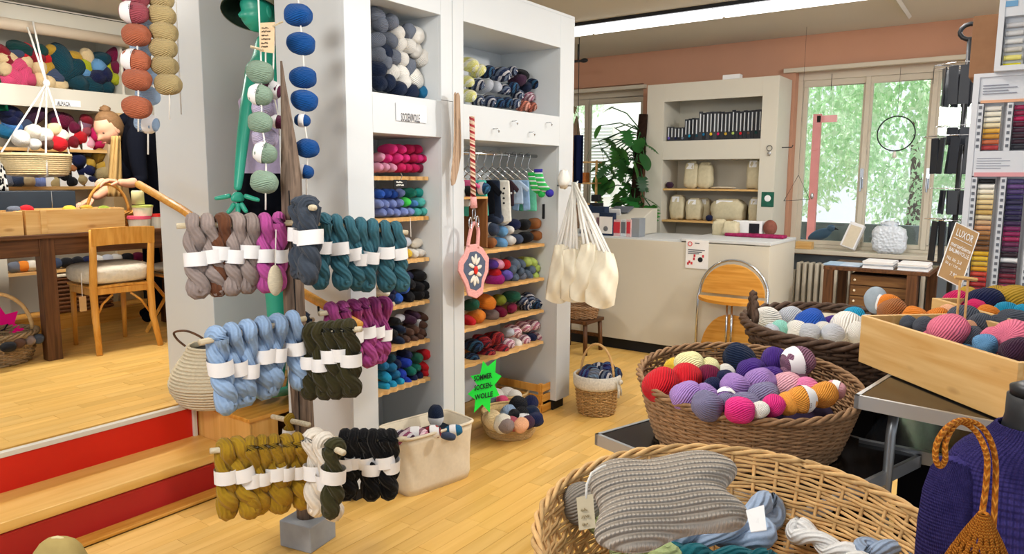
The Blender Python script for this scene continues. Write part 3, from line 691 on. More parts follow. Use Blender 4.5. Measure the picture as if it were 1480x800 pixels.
# lower pegs
run(D(316,650,2.68),D(438,640,2.86),['golden mustard']*7,'on the lower left peg',sc=1.0,grp='skeins on the lower left peg')
run(D(400,603,3.1),D(440,612,2.98),['golden mustard'],'on the short peg behind the post',sc=.6,pg=True)
run(D(450,632,2.78),D(475,645,2.68),['natural white','natural white'],'low beside the post',sc=1.05,grp='natural white skeins low on the post')
run(D(476,645,2.66),D(492,652,2.56),['dark olive'],'on the lowest front peg',sc=.98)
run(D(492,634,2.95),D(572,634,2.98),['pitch black']*6,'on the lower right peg',sc=.93,grp='skeins on the lower right peg',ext=.045)
# ================= strings of balls
def string(pts,label):
    o=obj('hanging_string',MB().tube(pts,.0035,6),M_cord,smooth=True);tag(o,label,'string');return o
def hang(x,y,d,rx,cols,i,label,group,band=None,axis=None,hr=.72):
    p=dep(x,y,d);r=rx/F*d
    ax=axis or (R@Vector((1,-.12+rnd.uniform(-.12,.12),rnd.uniform(-.2,.2))))
    return ball(p,ax,r*hr,r,cols,label,group,None,band,ink=band is not None)
A_=[(195,-6,'dusty rose',None),(194,18,'dusty rose',2),(197,51,'terracotta',None),(196,88,'terracotta',2),(198,115,'terracotta',None),(198,155,'terracotta',None)]
B_=[(232,-2,'khaki'),(234,22,'khaki'),(237,47,'khaki'),(236,70,'khaki'),(238,95,'khaki'),(243,122,'khaki')]
lA=labels([(t[1],t[2]) for t in A_],'on the left hanging string'),labels([(t[1],t[2]) for t in B_],'on the second hanging string')
def vert(l,place):  # order words from the top
    by={};out=[None]*len(l)
    for i,t in enumerate(l): by.setdefault(t[2],[]).append((t[1],i))
    W_=['topmost','second','third','fourth','fifth','sixth','seventh','eighth']
    for c,q in by.items():
        q.sort()
        for k,(y,i) in enumerate(q):
            out[i]='%s yarn ball %s'%(c,place)+('' if len(q)==1 else (', topmost such' if k==0 else (', lowest such' if k==len(q)-1 else ', %s such from the top'%W_[k])))
    return out
def strand(l,place,d,rx,grp,anchor,tail=40,hr=.76):
    Ls=vert(l,place)
    for t,lb in zip(l,Ls):
        hang(t[0],t[1],d,t[4] if len(t)>4 else rx,t[2],0,lb,grp,t[3] if len(t)>3 else None,hr=hr)
    xs=[dep(anchor[0],anchor[1],d)]+[dep(t[0]+2,t[1],d) for t in l]+[dep(l[-1][0]+2,l[-1][1]+tail,d)]
    string(xs,'thin white string running through the %s balls'%l[0][2])
strand(A_,'on the leftmost string',2.9,21,'rust balls on a string',(190,-60),35)
strand(B_,'on the khaki string',2.95,20,'khaki balls on a string',(230,-60),50)
strand([(212,32,'pale blue'),(206,68,'pale blue'),(208,108,'pale blue'),(214,138,'pale blue'),(212,178,'pale blue',1)],'behind the rusty balls',3.05,18,'pale blue balls on a string',(214,-60),45)
string([dep(252,-60,3.3),dep(255,20,3.3),dep(262,165,3.3)],'thin white cord hanging empty beside the khaki balls')
strand([(431,22,'cobalt',None,21),(435,63,'cobalt',None,21),(438,112,'cobalt',None,20),(440,145,'cobalt',None,20),(437,174,'cobalt',0,12),(444,214,'cobalt',None,18),(441,248,'cobalt',2,13)],'on the cobalt string',2.98,20,'cobalt balls on a string',(424,-80),45)
strand([(376,104,'sage',None,20),(376,137,'sage',2,18),(376,177,'sage',None,18),(383,221,'sage',2,18),(382,263,'sage',None,20)],'on the sage string by the doll',2.85,20,'sage balls on a string',(370,-80),40,hr=.82)
strand([(392,130,'maroon',1,16),(402,176,'maroon',2,12)],'between the sage balls and the post',2.95,15,'maroon balls on a string',(396,60),20,hr=.8)
strand([(382,156,'icy lilac',None,18),(383,199,'icy lilac',None,19)],'behind the sage balls',2.98,18,'icy lilac balls on a string',(384,60),20,hr=.8)
# ================= foreground baskets, tables, crates
def frame(h): a=math.radians(h);return Vector((math.cos(a),math.sin(a),0)),Vector((math.sin(a),-math.cos(a),0))
M_alu=mat('aluminium_edge','b9bdc2',.35,.5,.03,metal=.7)
M_blk=mat('black_laminate','15171a',.15,.5,.05)
M_legs=mat('grey_steel_leg','8b8f93',.35,.5,.03,metal=.6)
M_cloth=mat('black_cloth','0c0d12',.95,.05,.1)
def table(label,P,h,L,Wd,z,legs=True):
    a,b=frame(h);P=Vector((P[0],P[1],0));t=thing('folding_table',label,'table',(P+a*L/2+b*Wd/2)[:])
    M=Matrix((a,-b,Vector((0,0,1)))).transposed();c=P+a*L/2+b*Wd/2
    obj('table_top',MB().box(c+Vector((0,0,z-.016)),(L-.01,Wd-.01,.03),M),M_blk,t)
    e=MB()
    for s in(-1,1):
        e.box(c+b*s*(Wd/2)+Vector((0,0,z-.018)),(L+.012,.012,.038),M);e.box(c+a*s*(L/2)+Vector((0,0,z-.018)),(.012,Wd+.012,.038),M)
    obj('metal_edge',e,M_alu,t)
    for s in(-1,1):
        for u in(-1,1):
            f=c+a*s*(L/2-.12)+b*u*(Wd/2-.07)
            obj('leg',MB().tube([f+Vector((0,0,z-.03)),f+a*s*.03+Vector((0,0,z-.12)),f+a*s*.05+Vector((0,0,0))],.014,10),M_legs,t,smooth=True)
    return t
table('low black folding table with aluminium edge under the round brown wicker basket',(2.05,1.13),-17,.66,.72,.72)
table('black folding table with aluminium edge under the pine crates',(2.2,.384),-7,1.95,1.15,.95)
tb=thing('lower_display_table','glossy black shelf table with grey legs beneath the crate table','table',(2.75,-.1,0))
obj('table_top',MB().b2((2.5,-.75,.70),(3.3,.41,.725)),M_blk,tb);obj('metal_edge',MB().b2((2.48,-.76,.69),(2.5,.42,.73)),M_legs,tb)
for q in((2.55,.36),(2.55,-.7),(3.25,.36),(3.25,-.7)): obj('leg',MB().tube([(q[0],q[1],.7),(q[0],q[1],0)],.013),M_legs,tb,smooth=True)
p=at(1330,605,'x',2.28)
obj('hinge_bracket',MB().box((2.3,.16,.62),(.012,.03,.24),Matrix.Rotation(.25,3,'X')),M_alu,tb)
bk=thing('added_dark_box','black box added to darken the space beneath the lower shelf table','box',(2.95,-.1,0));obj('box_body',MB().b2((2.62,-.62,.0),(3.2,.32,.66)),M_cloth,bk,bevel=.01)  # added black box, makes the space under the table dark
pd=thing('plinth_box','black cloth covered plinth beneath the dark wicker basket','plinth',(3.05,.68,0))
obj('box',MB().b2((2.78,.42,0),(3.3,.95,.79)),M_cloth,pd,bevel=.01)
def wicker(t,c,r0,r1,h,rows,stakes,sr,m,slope=(0,0),pw=.6,sq=1,rot=0,rim=None,amp=None,rimm=None,rimr=None,world=True,bands=False):
    c=Vector(c);amp=amp or sr*1.15;cr,sn=math.cos(rot),math.sin(rot)
    def P(th,tt,off=0):
        r=r0+(r1-r0)*tt**pw+off;x,y=r*math.cos(th),r*sq*math.sin(th)
        x,y=x*cr-y*sn,x*sn+y*cr
        return c+Vector((x,y,h*tt+tt*tt*(slope[0]*x+slope[1]*y)))
    w=MB();n=stakes*2
    for k in range(rows):
        tt=(k+.5)/rows
        pts=[P(2*PI*i/n,tt+.15/rows*math.sin(i*.7+k),amp*math.cos(PI*i/2+(PI*k if not bands else PI*(k//2)))*(1 if i%2==0 else 0)) for i in range(n)]
        w.tube(pts,sr,5,closed=True)
    o=obj('woven_side',w,m,t,smooth=True,fix=False,world=world);o['kind']='stuff'
    s=MB()
    for i in range(stakes): s.tube([P(2*PI*i/stakes,j/5) for j in range(6)],sr*1.1,5)
    o=obj('stakes',s,m,t,smooth=True,fix=False,world=world);o['kind']='stuff'
    obj('base',MB().lathe([(0.001,0),(r0*1.0,0),(r0*1.0,.012),(.001,.012)],24,1,sq,c=c,M=Matrix.Rotation(rot,3,'Z')),m,t,world=world)
    rr=rimr or sr*1.6;rm=MB();q=stakes*4
    for j in range(3):
        pts=[]
        for i in range(q):
            th=2*PI*i/q;ph=th*stakes/3+j*2*PI/3;pts.append(P(th,1,rr*.9*math.cos(ph))+Vector((0,0,rr*.9*math.sin(ph))))
        rm.tube(pts,rr*.72,6,closed=True)
    obj('rim',rm,rimm or m,t,smooth=True,fix=False,world=world)
    return P
f_=Vector((.81,.59,0))
B3=(1.21,.375);t3=thing('wicker_basket','large honey coloured wicker basket in the foreground holding the knitted cushion','basket',(B3[0],B3[1],.71))
P3=wicker(t3,(B3[0],B3[1],.711),.235,.36,.22,33,48,.0036,M_wick,slope=(.07,.05),pw=.75,bands=True,rimr=.0065)
st=thing('display_stool','round dark stool under the foreground basket','stool',(B3[0],B3[1],0))
obj('seat',MB().lathe([(.001,.68),(.2,.68),(.2,.708),(.001,.708)],24,c=(B3[0],B3[1],0)),M_brown,st)
for k in range(4):
    a=k*PI/2+.6;obj('leg',MB().tube([(B3[0]+.14*math.cos(a),B3[1]+.14*math.sin(a),.68),(B3[0]+.17*math.cos(a),B3[1]+.17*math.sin(a),0)],.016),M_brownZ,st,smooth=True)
B2=(2.27,.72);t2=thing('wicker_basket','round brown wicker basket heaped with red, lilac and orange yarn balls','basket',(B2[0],B2[1],.72))
P2=wicker(t2,(B2[0],B2[1],.722),.27,.335,.205,25,48,.0043,M_wick2,slope=(.075,.055),pw=.8,rimr=.008)
B1=(3.02,.63);t1=thing('wicker_basket','dark wicker basket with a looped handle behind, holding white and blue balls','basket',(B1[0],B1[1],.79))
P1=wicker(t1,(B1[0],B1[1],.792),.235,.335,.2,13,36,.008,M_wick3,slope=(.04,.03),pw=.8)
hl=MB()
for j in range(3):
    pts=[];a0=Vector((2.80,.865,1.0));a1=Vector((2.93,.93,1.0))
    for i in range(25):
        t=i/24;ph=t*14+j*2.1;p=a0.lerp(a1,t)+Vector((0,0,.105*math.sin(PI*t)**.7));pts.append(p+Vector((.01*math.cos(ph),.01*math.cos(ph),.01*math.sin(ph))))
    hl.tube(pts,.009,6)
obj('handle',hl,M_wick3,t1,smooth=True)
# contents
def heap(lst,z,where,group,d0,hr=1.02,sc_=1,under=0,C=None,rad=.2,zlow=None,cols=None,mm=M_yarn,nn='yarn ball'):
    L_=labels([(t[0],t[3]) for t in lst],where,nn)
    for t,lb in zip(lst,L_):
        x,y,r,c=t[:4];bd=t[4] if len(t)>4 else None;zz=z+(t[5] if len(t)>5 else 0)
        p=at(x,y,'z',zz);d=-(R.transposed()@(p-O)).z;rr=r/F*d*sc_
        ax=R@Vector((math.cos(t[6]),math.sin(t[6]),-.15)) if len(t)>6 else R@Vector((rnd.uniform(-1,1),rnd.uniform(-.6,.6),rnd.uniform(-.6,.6)))
        ball(p,ax,rr*hr,rr*1.18,VB.get(c,c),lb,group,VM.get(c,mm),bd,ink=bd is not None,roll=.9 if bd is not None else None)
heap([(955,556,24,'red'),(990,550,23,'red'),(1022,546,18,'burgundy'),(975,532,15,'yellow',1),(996,527,19,'pale yellow',None,.02),(1026,531,14,'pale yellow',None,.01),(1050,537,11,'white'),(1069,518,21,'dark blue',None,.02),
(1118,520,17,'violet',None,.03,1.2),(1086,537,19,'violet'),(1113,547,18,'violet'),(1153,522,21,'mauve',2,.05,.2),(1145,545,18,'mauve'),(992,572,21,'lilac'),(1020,573,18,'lilac'),(1063,560,20,'lilac',None,.01),(1097,553,21,'lilac',None,.01),(1049,575,14,'lilac',2),
(1047,549,14,'navy'),(1030,560,14,'navy'),(1022,586,21,'grey violet'),(1050,582,14,'grey violet'),(1077,584,18,'grey violet'),(1104,572,20,'grey violet'),(1137,558,20,'soft pink'),(1167,563,17,'candy pink'),(1207,563,13,'soft pink',0),
(1138,583,15,'light orange'),(1158,577,19,'light orange',1,.01,.1),(1190,570,18,'light orange'),(1069,592,19,'hot pink'),(1117,586,16,'hot pink'),(1098,592,12,'white')],.925,'in the brown wicker basket','balls in the brown wicker basket',2.3)
for i in range(26):
    a=rnd.uniform(0,2*PI);q=.24*math.sqrt(rnd.random());cc=rnd.choice(['lilac','navy','violet','grey violet','soft pink'])
    if i<20: pass
fil=thing('basket_filling','dark filler for the shaded gaps between balls in the brown wicker basket','yarn',(B2[0],B2[1],.74))
obj('filler_layer',MB().ell((B2[0],B2[1],.83),(.265,.265,.07),24,12),mat('dark_filling','3a3048',.95,.05,.3,12,.4),fil,smooth=True)  # dark mass stands in for shaded yarn deeper in the basket
heap([(1109,463,19,'white'),(1127,475,13,'mint'),(1142,459,16,'pale grey'),(1171,466,19,'blue',None,.02),(1233,459,15,'cyan',None,.01),(1201,468,12,'violet'),(1222,474,22,'white'),(1170,480,13,'pale grey'),(1152,477,14,'white'),(1204,482,14,'pale grey'),(1240,480,14,'white'),(1188,478,13,'white'),(1255,470,16,'pale grey'),(1115,478,10,'pale grey')],.965,'in the dark wicker basket','balls in the dark wicker basket',2.9)
l1=thing('basket_lining','pale cloth lining inside the dark wicker basket','cloth',(B1[0],B1[1],.81))
obj('lining',MB().lathe([(.001,.81),(.22,.812),(.29,.93),(.313,.985),(.308,.985),(.28,.93),(.215,.822),(.001,.822)],32,c=(B1[0],B1[1],0)),M_canvas,l1,smooth=True)
# foreground basket contents
_ln=mat('filling_dark','28303c',.95,.05,.3,12,.4)  # dark filler colour stands in for shade below the contents
fl3=thing('basket_filling','dark filler at the bottom of the foreground basket under the cushion','yarn',(B3[0]-.05,B3[1]-.02,.73))
obj('filler_layer',MB().ell((B3[0]-.07,B3[1]-.03,.765),(.2,.2,.04),24,12),_ln,fl3,smooth=True)
def lay(p,ax,col,label,group=None,sc=1.0,roll=0,band=False):
    o=bpy.data.objects.new('skein',rnd.choice(SK));C.objects.link(o)
    q=(-Vector(ax)).normalized().to_track_quat('Z','Y')@Quaternion((0,0,1),roll);o.rotation_euler=q.to_euler();o.location=p;o.scale=(sc,)*3
    c=lin(COL.get(col,col));o.color=c;tag(o,label,'skein',group)
    if band: s=bpy.data.objects.new('label_band',BN[0]);C.objects.link(s);s.parent=o
    return o
r_=R@Vector((1,0,0));f3=Vector((.81,.586,0))
zf=.86
lay(at(1130,738,'z',zf)-r_*.02,-r_*.7-f3*.25,'9db0cc','pale blue twisted skein knotted beside the blank paper label','pale blue skeins in the foreground basket',.9,1)
lay(at(1100,768,'z',.875),-r_*1-f3*.05,'9db0cc','pale blue twisted skein lying in front of the knitted cushion','pale blue skeins in the foreground basket',.85,0)
lay(at(1250,792,'z',.86),r_*1-f3*.3,'9db0cc','pale blue twisted skein at the bottom edge of the frame','pale blue skeins in the foreground basket',.62,0)
lay(at(1110,812,'z',.85),-r_+f3*.1,'17626e','teal twisted skein below the pale blue ones at frame bottom',None,.7,2)
lay(at(1150,765,'z',.84),r_*.5-f3*.9,'eeeeee','white twisted skein in the foreground basket',None,.62,2)
lay(at(862,752,'z',.88),-f3*.6+r_*.45,'a3b27c','soft green twisted skein under the left of the cushion',None,.72,1)
ball(at(843,728,'z',.91),r_,.042,.045,'8c857c','grey brown ball behind the paper tag in the foreground basket',None)
ball(at(915,790,'z',.84),r_,.035,.05,'a3b27c','soft green ball in front of the cushion',None)
# knitted cushion
m,nt,b=nm('rib_knit',.95,.08);M_knit=m
tc=N(nt,'ShaderNodeTexCoord');sp=N(nt,'ShaderNodeSeparateXYZ');nt.links.new(tc.outputs['UV'],sp.inputs[0])
wv=mth(nt,'ADD',sp.outputs[1],mth(nt,'MULTIPLY',noise(nt,5,detail=1),.012))
s1=mth(nt,'SINE',mth(nt,'MULTIPLY',wv,2*PI/.0095));s2=mth(nt,'SINE',mth(nt,'MULTIPLY',sp.outputs[0],2*PI/.0065))
hgt=mth(nt,'MULTIPLY_ADD',mth(nt,'MULTIPLY',s2,mth(nt,'MULTIPLY_ADD',s1,.5,.5)),.35,s1)
bump(nt,b,hgt,1.0,.004);cc=mixc(nt,lin('a1968a'),lin('d2c7ba'),mth(nt,'MULTIPLY_ADD',hgt,.4,.55));nt.links.new(cc,b.inputs['Base Color'])
outl=[(340,300),(400,250),(470,225),(560,228),(640,238),(720,225),(800,205),(880,190),(960,180),(1050,185),(1120,205),(1190,240),(1222,285),(1205,335),(1160,370),(1145,400),(1155,440),(1210,475),(1268,515),(1285,560),(1270,610),(1225,640),(1120,640),(1030,645),(930,665),(830,692),(760,735),(690,768),(590,775),(500,762),(420,735),(372,705),(360,650),(375,590),(398,545),(395,500),(370,450),(342,400),(325,350)]
pc=dep(925,722,1.17);wv_=(f3*.80+Vector((0,0,1))*.60).normalized();nn_=(r_.cross(wv_)).normalized()
cen=Vector((0,0,0));op=[]
for (x,y) in outl:
    d=ray(770+x/4.11,610+y/4.11);t=(pc-O).dot(nn_)/d.dot(nn_);q=O+d*t-pc;op.append((q.dot(r_),q.dot(wv_)))
mx_=sum(p[0] for p in op)/len(op);my_=sum(p[1] for p in op)/len(op)
cb=MB();n=len(op);rings=12
for side in(1,-1):
    base=len(cb.v)
    for k in range(rings+1):
        t=math.sin(PI/2*k/rings);hh=side*.05*max(0,(1-t**2.2))**.5
        for (x,y) in op:
            px_,py_=mx_+(x-mx_)*t,my_+(y-my_)*t
            pinch=1-.25*math.exp(-((px_-mx_+.02)/.05)**2)
            cb.v.append(pc+r_*px_+wv_*py_+nn_*hh*pinch)
    for k in range(rings):
        for i in range(n):
            j=(i+1)%n;ids=[base+k*n+i,base+k*n+j,base+(k+1)*n+j,base+(k+1)*n+i]
            def U(id_):
                v=cb.v[id_]-pc;return (v.dot(r_),v.dot(wv_)-.12*v.dot(r_))
            cb.quad(ids,[U(a) for a in ids])
cu=thing('knitted_cushion','taupe rib knitted cushion with bulging corners lying in the foreground basket','cushion',pc[:])
obj('cover',cb,M_knit,cu,smooth=True,sub=1)
pt=[dep(847,720,1.05),dep(848,700,1.055),dep(855,683,1.06),dep(868,675,1.07),dep(875,672,1.08)]
obj('tag_string',MB().tube(pt,.0018,6),M_cord,cu,smooth=True)
T_=[dep(833,719,1.05),dep(857,713,1.05),dep(861,762,1.04),dep(837,766,1.04)]
def cardq(T,th=.0015):
    b=MB();n=((T[1]-T[0]).cross(T[3]-T[0])).normalized()*th
    for q in T:b.v.append(q)
    for q in T:b.v.append(q+n)
    b.quad([0,1,2,3]);b.quad([7,6,5,4])
    for i in range(4): j=(i+1)%4;b.quad([i,4+i,4+j,j])
    return b
obj('paper_tag',cardq(T_),mat('tag_card','cfc0a2',.9,.1,.05,60),cu)
def text(s,p,u,v,width,height,m,parent,name='lettering',off=.002,sp=1.0,bold=.012):
    """text at top-left p, running along u, downwards along v"""
    c=bpy.data.curves.new(name,'FONT');c.body=s;c.size=1;c.offset=bold;c.space_line=sp;c.resolution_u=2
    t=bpy.data.objects.new('tmp',c);dg=bpy.context.evaluated_depsgraph_get();me=bpy.data.meshes.new_from_object(t.evaluated_get(dg) if False else t)
    xs=[q.co.x for q in me.vertices];ys=[q.co.y for q in me.vertices];bpy.data.objects.remove(t)
    w=max(xs)-min(xs);h=max(ys)-min(ys);u=u.normalized();v=v.normalized();nrm=u.cross(-v).normalized()
    if nrm.dot(O-p)<0:nrm=-nrm
    off_=Vector(parent['_o']) if parent is not None else Vector((0,0,0))
    for q in me.vertices:
        a=(q.co.x-min(xs))/w*width;b_=(max(ys)-q.co.y)/h*height;q.co=p+u*a+v*b_+nrm*off-off_
    me.materials.append(m);me.name=name;o=bpy.data.objects.new(name,me);C.objects.link(o);o.parent=parent;return o
def scribble(p,u,v,w,h,rows,m,parent,r=.0008,seed=1):
    # unreadable handwriting as wavy pen strokes, one row under another
    g=random.Random(seed);u=u.normalized();v=v.normalized();n=u.cross(v).normalized();b=MB()
    if n.dot(O-p)<0:n=-n
    for k in range(rows):
        L=w*g.uniform(.55,1);q=[p+u*(L*i/26)+v*(h*(k+.5)/rows+h/rows*.22*math.sin(i*g.uniform(1.8,2.6)))+n*.002 for i in range(27)]
        b.tube(q,r,4)
    o=obj('handwriting',b,m,parent,fix=False);o['kind']='stuff';return o
scribble(T_[0]+(T_[1]-T_[0])*.2+(T_[3]-T_[0])*.3,(T_[1]-T_[0]),(T_[3]-T_[0]),.015,.03,3,mat('faint_ink','9c8c6c',.9,.1,0),cu,.0004)
tag(obj('paper_label',cardq([dep(1078,737,1.13),dep(1104,729,1.13),dep(1108,765,1.09),dep(1085,768,1.09)]),M_label),'blank white paper label between cushion and pale blue skein','label')
# crates
def crate(label,A,B,wd,z0,z1,th=.016,m=M_pine,tilt=0):
    A,B=Vector((A[0],A[1],0)),Vector((B[0],B[1],0));u=(B-A).normalized();v=Vector((-u.y,u.x,0));L=(B-A).length
    if v.dot(Vector((0,-1,0)))<0:v=-v
    M=Matrix((u,v,Vector((0,0,1)))).transposed();c=A+u*L/2+v*wd/2;h=z1-z0
    t=thing('pine_crate',label,'crate',(c.x,c.y,z0))
    t.rotation_euler=(0,0,math.atan2(u.y,u.x))
    def loc(p): return M.transposed()@(Vector(p)-Vector((c.x,c.y,z0)))
    def bo(n,pc_,d):
        o=obj(n,MB().box((0,0,0),d),m,t,world=False,bevel=.0015);o.location=loc(pc_);return o
    zc=(z0+z1)/2
    # two boards high on the long sides
    bo('side_board',c-v*(wd/2-th/2)+Vector((0,0,zc)),(L,th,h));bo('side_board',c+v*(wd/2-th/2)+Vector((0,0,zc)),(L,th,h))
    bo('end_board',c-u*(L/2-th/2)+Vector((0,0,zc)),(th,wd-2*th,h));bo('end_board',c+u*(L/2-th/2)+Vector((0,0,zc)),(th,wd-2*th,h))
    bo('bottom_board',c+Vector((0,0,z0+.006)),(L-2*th,wd-2*th,.012))
    return t,c,u,v
cA=at(1245,455,'z',1.11);cB=at(1472,524,'z',1.11)
cr1,cc1,u1_,v1_=crate('large knotty pine crate of pink and charcoal yarn at the table edge',(cA.x,cA.y),(cB.x,cB.y),.36,.953,1.11)
c2a_=at(1347,430,'z',1.115);c2b_=at(1476,466,'z',1.115)
cr2,cc2,u2_,v2_=crate('second pine crate further back holding mustard and navy yarn',(c2a_.x,c2a_.y),(c2b_.x,c2b_.y),.34,.953,1.115)
heap([(1290,450,18,'tan',None,.0,.2),(1286,441,16,'orange',None,.01),(1323,459,16,'orange'),(1355,460,15,'orange'),(1429,456,15,'orange'),(1338,473,15,'charcoal'),(1314,468,12,'charcoal'),(1392,460,19,'charcoal',None,.01),(1418,471,18,'charcoal'),(1371,478,24,'coral pink',None,.015),(1404,487,15,'charcoal'),(1436,491,18,'coral pink'),(1466,488,26,'coral pink',None,.015),(1424,498,16,'light blue'),(1466,466,20,'charcoal'),(1470,508,20,'plum'),(1445,472,16,'charcoal'),(1372,455,14,'peach'),(1400,476,12,'peach'),(1350,490,16,'coral pink',None,-.03),(1395,500,16,'light blue',None,-.03)],1.085,'in the large pine crate','balls in the large pine crate',2.2)
heap([(1382,436,16,'raspberry'),(1423,438,22,'navy',None,.01),(1462,436,24,'mustard',None,.01),(1440,430,18,'mustard'),(1400,430,15,'mustard'),(1453,452,16,'turquoise'),(1475,454,14,'turquoise'),(1478,440,14,'burgundy'),(1410,446,14,'raspberry')],1.095,'in the rear pine crate','balls in the rear pine crate',2.7)
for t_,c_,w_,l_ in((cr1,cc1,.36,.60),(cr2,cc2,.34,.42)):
    f=thing('crate_filling','dark filler layer at the bottom of the %s pine crate'%('large' if t_ is cr1 else 'rear'),'yarn',(c_.x,c_.y,.966));f.rotation_euler=t_.rotation_euler
    o=obj('filler_layer',MB().box((0,0,.03),(l_*.82,w_*.82,.055)),_ln,f,world=False,bevel=.01)
# kraft sign
S4_=[dep(1382,321,2.35),dep(1415,337,2.33),dep(1388,422,2.30),dep(1355,398,2.32)]
S4_[2]=S4_[1]+(S4_[3]-S4_[0])
sg=thing('price_sign','tilted brown kraft card with white handwriting clipped on a wooden stick','sign',S4_[3][:])
obj('card',cardq(S4_,.002),M_card,sg)
u=S4_[1]-S4_[0];v=S4_[3]-S4_[0];Wd_,Hg_=u.length,v.length
bd=MB()
for a,b in((0,1),(1,2),(2,3),(3,0)): bd.tube([S4_[a],S4_[b]],.0018,5)
obj('white_border',bd,M_chalk,sg)
for s,x0,y0,w,h in(('LUXOR',.14,.09,.72,.13),('mercerisierte',.08,.34,.84,.075),('BAUMWOLLE',.08,.44,.84,.075),('Nd. Nr. 2-3',.1,.60,.62,.06),('50 g / 125 m',.1,.70,.66,.055),('7.90',.42,.83,.28,.07)):
    text(s,S4_[0]+u*x0+v*y0,u,v,Wd_*w,Hg_*h,M_chalk,sg,off=.003)
obj('underline',MB().tube([S4_[0]+u*.1+v*.26+(O-S4_[0]).normalized()*.003,S4_[0]+u*.9+v*.26+(O-S4_[0]).normalized()*.003],.0012,5),M_chalk,sg)
k=dep(1388,403,2.29);obj('stick',MB().tube([k,Vector((k.x,k.y,1.0))],.004,6),M_pine,sg);obj('stick',MB().tube([k+Vector((.012,-.02,0)),Vector((k.x+.012,k.y-.02,1.0))],.004,6),M_pine,sg)
obj('clothes_peg',MB().tube([dep(1380,400,2.28),dep(1412,404,2.28)],.006,4),M_pine,sg)
# ---------------- dress form with purple sweater
MC=dep(1498,640,1.28);mx0,my0=MC.x,MC.y
df=thing('dress_form','black dress form wearing a purple cable knit sweater at the right edge','mannequin',(mx0,my0,0))
M_form=mat('black_form','232427',.45,.4,.05)
zn=dep(1498,600,1.28).z
toM=Matrix.Rotation(math.radians(-54),3,'Z') # shoulders along camera right
obj('neck',MB().lathe([(.062,zn-.09),(.055,zn-.03),(.05,zn+.0),(.05,zn+.035),(.001,zn+.04)],28,c=(mx0,my0,0)),M_form,df,smooth=True)
obj('neck_cap',MB().lathe([(.001,zn+.034),(.046,zn+.036),(.047,zn+.05),(.03,zn+.058),(.001,zn+.06)],28,c=(mx0,my0,0)),M_dsteel,df,smooth=True)
def knitmat(name,c1,c2,sz=.008):
    m,nt,b=nm(name,.95,.08);tc=N(nt,'ShaderNodeTexCoord');sp=N(nt,'ShaderNodeSeparateXYZ');nt.links.new(tc.outputs['UV'],sp.inputs[0])
    a=mth(nt,'SINE',mth(nt,'MULTIPLY',sp.outputs[0],2*PI*90));c=mth(nt,'SINE',mth(nt,'MULTIPLY',sp.outputs[1],2*PI*60));h=mth(nt,'MULTIPLY_ADD',a,.6,mth(nt,'MULTIPLY',c,.5));h2=mth(nt,'ADD',h,noise(nt,150))
    bump(nt,b,h2,.9,.004);nt.links.new(mixc(nt,lin(c2),lin(c1),noise(nt,60)),b.inputs['Base Color']);return m
M_pur=knitmat('purple_knit','51488e','2e2862')
prof=[(.062,.052,.02),(.07,.056,.005),(.092,.068,-.01),(.12,.08,-.022),(.142,.09,-.045),(.15,.1,-.1),(.142,.11,-.22),(.136,.115,-.32),(.14,.118,-.42),(.145,.12,-.5)]
sw=MB();n=64
for i,(a,b_,z_) in enumerate(prof):
    for k in range(n):
        th=2*PI*k/n;rib=.003*math.sin(th*26) if i<4 else .0015*math.sin(th*20)
        p=Vector(((a+rib)*math.cos(th),(b_+rib)*math.sin(th),zn-.035+z_));sw.v.append(toM@p+Vector((mx0,my0,0)))
for i in range(len(prof)-1):
    for k in range(n):
        l=(k+1)%n;sw.quad([i*n+k,i*n+l,(i+1)*n+l,(i+1)*n+k],[(k/n,i/9),((k+1)/n,i/9),((k+1)/n,(i+1)/9),(k/n,(i+1)/9)])
swo=thing('purple_sweater','purple cable knit sweater with ribbed yoke on the black dress form','sweater',(mx0,my0,zn-.5))
obj('body',sw,M_pur,swo,smooth=True,solid=.008,sub=1)
sl=MB();A0=Vector((mx0,my0,zn))+toM@Vector((-.128,0,-.07))
pts=[A0,A0+toM@Vector((-.025,-.01,-.06)),A0+toM@Vector((-.035,-.02,-.18)),A0+toM@Vector((-.04,-.03,-.34))]
sl.tube(pts,[.036,.044,.042,.036],24);obj('sleeve',sl,M_pur,swo,smooth=True,sub=1)
obj('body_form',MB().lathe([(.05,zn-.52),(.16,zn-.5),(.16,zn-.3),(.12,zn-.12),(.06,zn-.06)],24,1,.62,c=(mx0,my0,0),M=toM),M_form,df,smooth=True)
obj('pole',MB().tube([(mx0,my0,.02),(mx0,my0,zn-.5)],.016),M_dsteel,df,smooth=True)
for k in range(3):
    a=k*2.09+.5;obj('leg',MB().tube([(mx0,my0,.12),(mx0+.24*math.cos(a),my0+.24*math.sin(a),.012)],.012),M_dsteel,df,smooth=True)
M_or=mat('orange_cord','d9832a',.9,.1,.12,180,.8,bd=.003)
m,nt,b=nm('braided_orange',.9,.1);M_or=m
tc=N(nt,'ShaderNodeTexCoord');sp=N(nt,'ShaderNodeSeparateXYZ');nt.links.new(tc.outputs['UV'],sp.inputs[0])
h=mth(nt,'SINE',mth(nt,'ADD',mth(nt,'MULTIPLY',mth(nt,'ABSOLUTE',mth(nt,'SUBTRACT',mth(nt,'FRACT',mth(nt,'MULTIPLY',sp.outputs[0],3)),.5)),6),mth(nt,'MULTIPLY',sp.outputs[1],2*PI*55)))
bump(nt,b,h,.9,.003);nt.links.new(mixc(nt,lin('b5611a'),lin('e8993c'),mth(nt,'MULTIPLY_ADD',h,.5,.5)),b.inputs['Base Color'])
ob=thing('orange_net_bag','orange crocheted net bag with a braided strap slung over the purple sweater','bag',dep(1410,800,1.1)[:])
def cp(l,d): return [dep(x,y,d+dd) for (x,y,dd) in l]
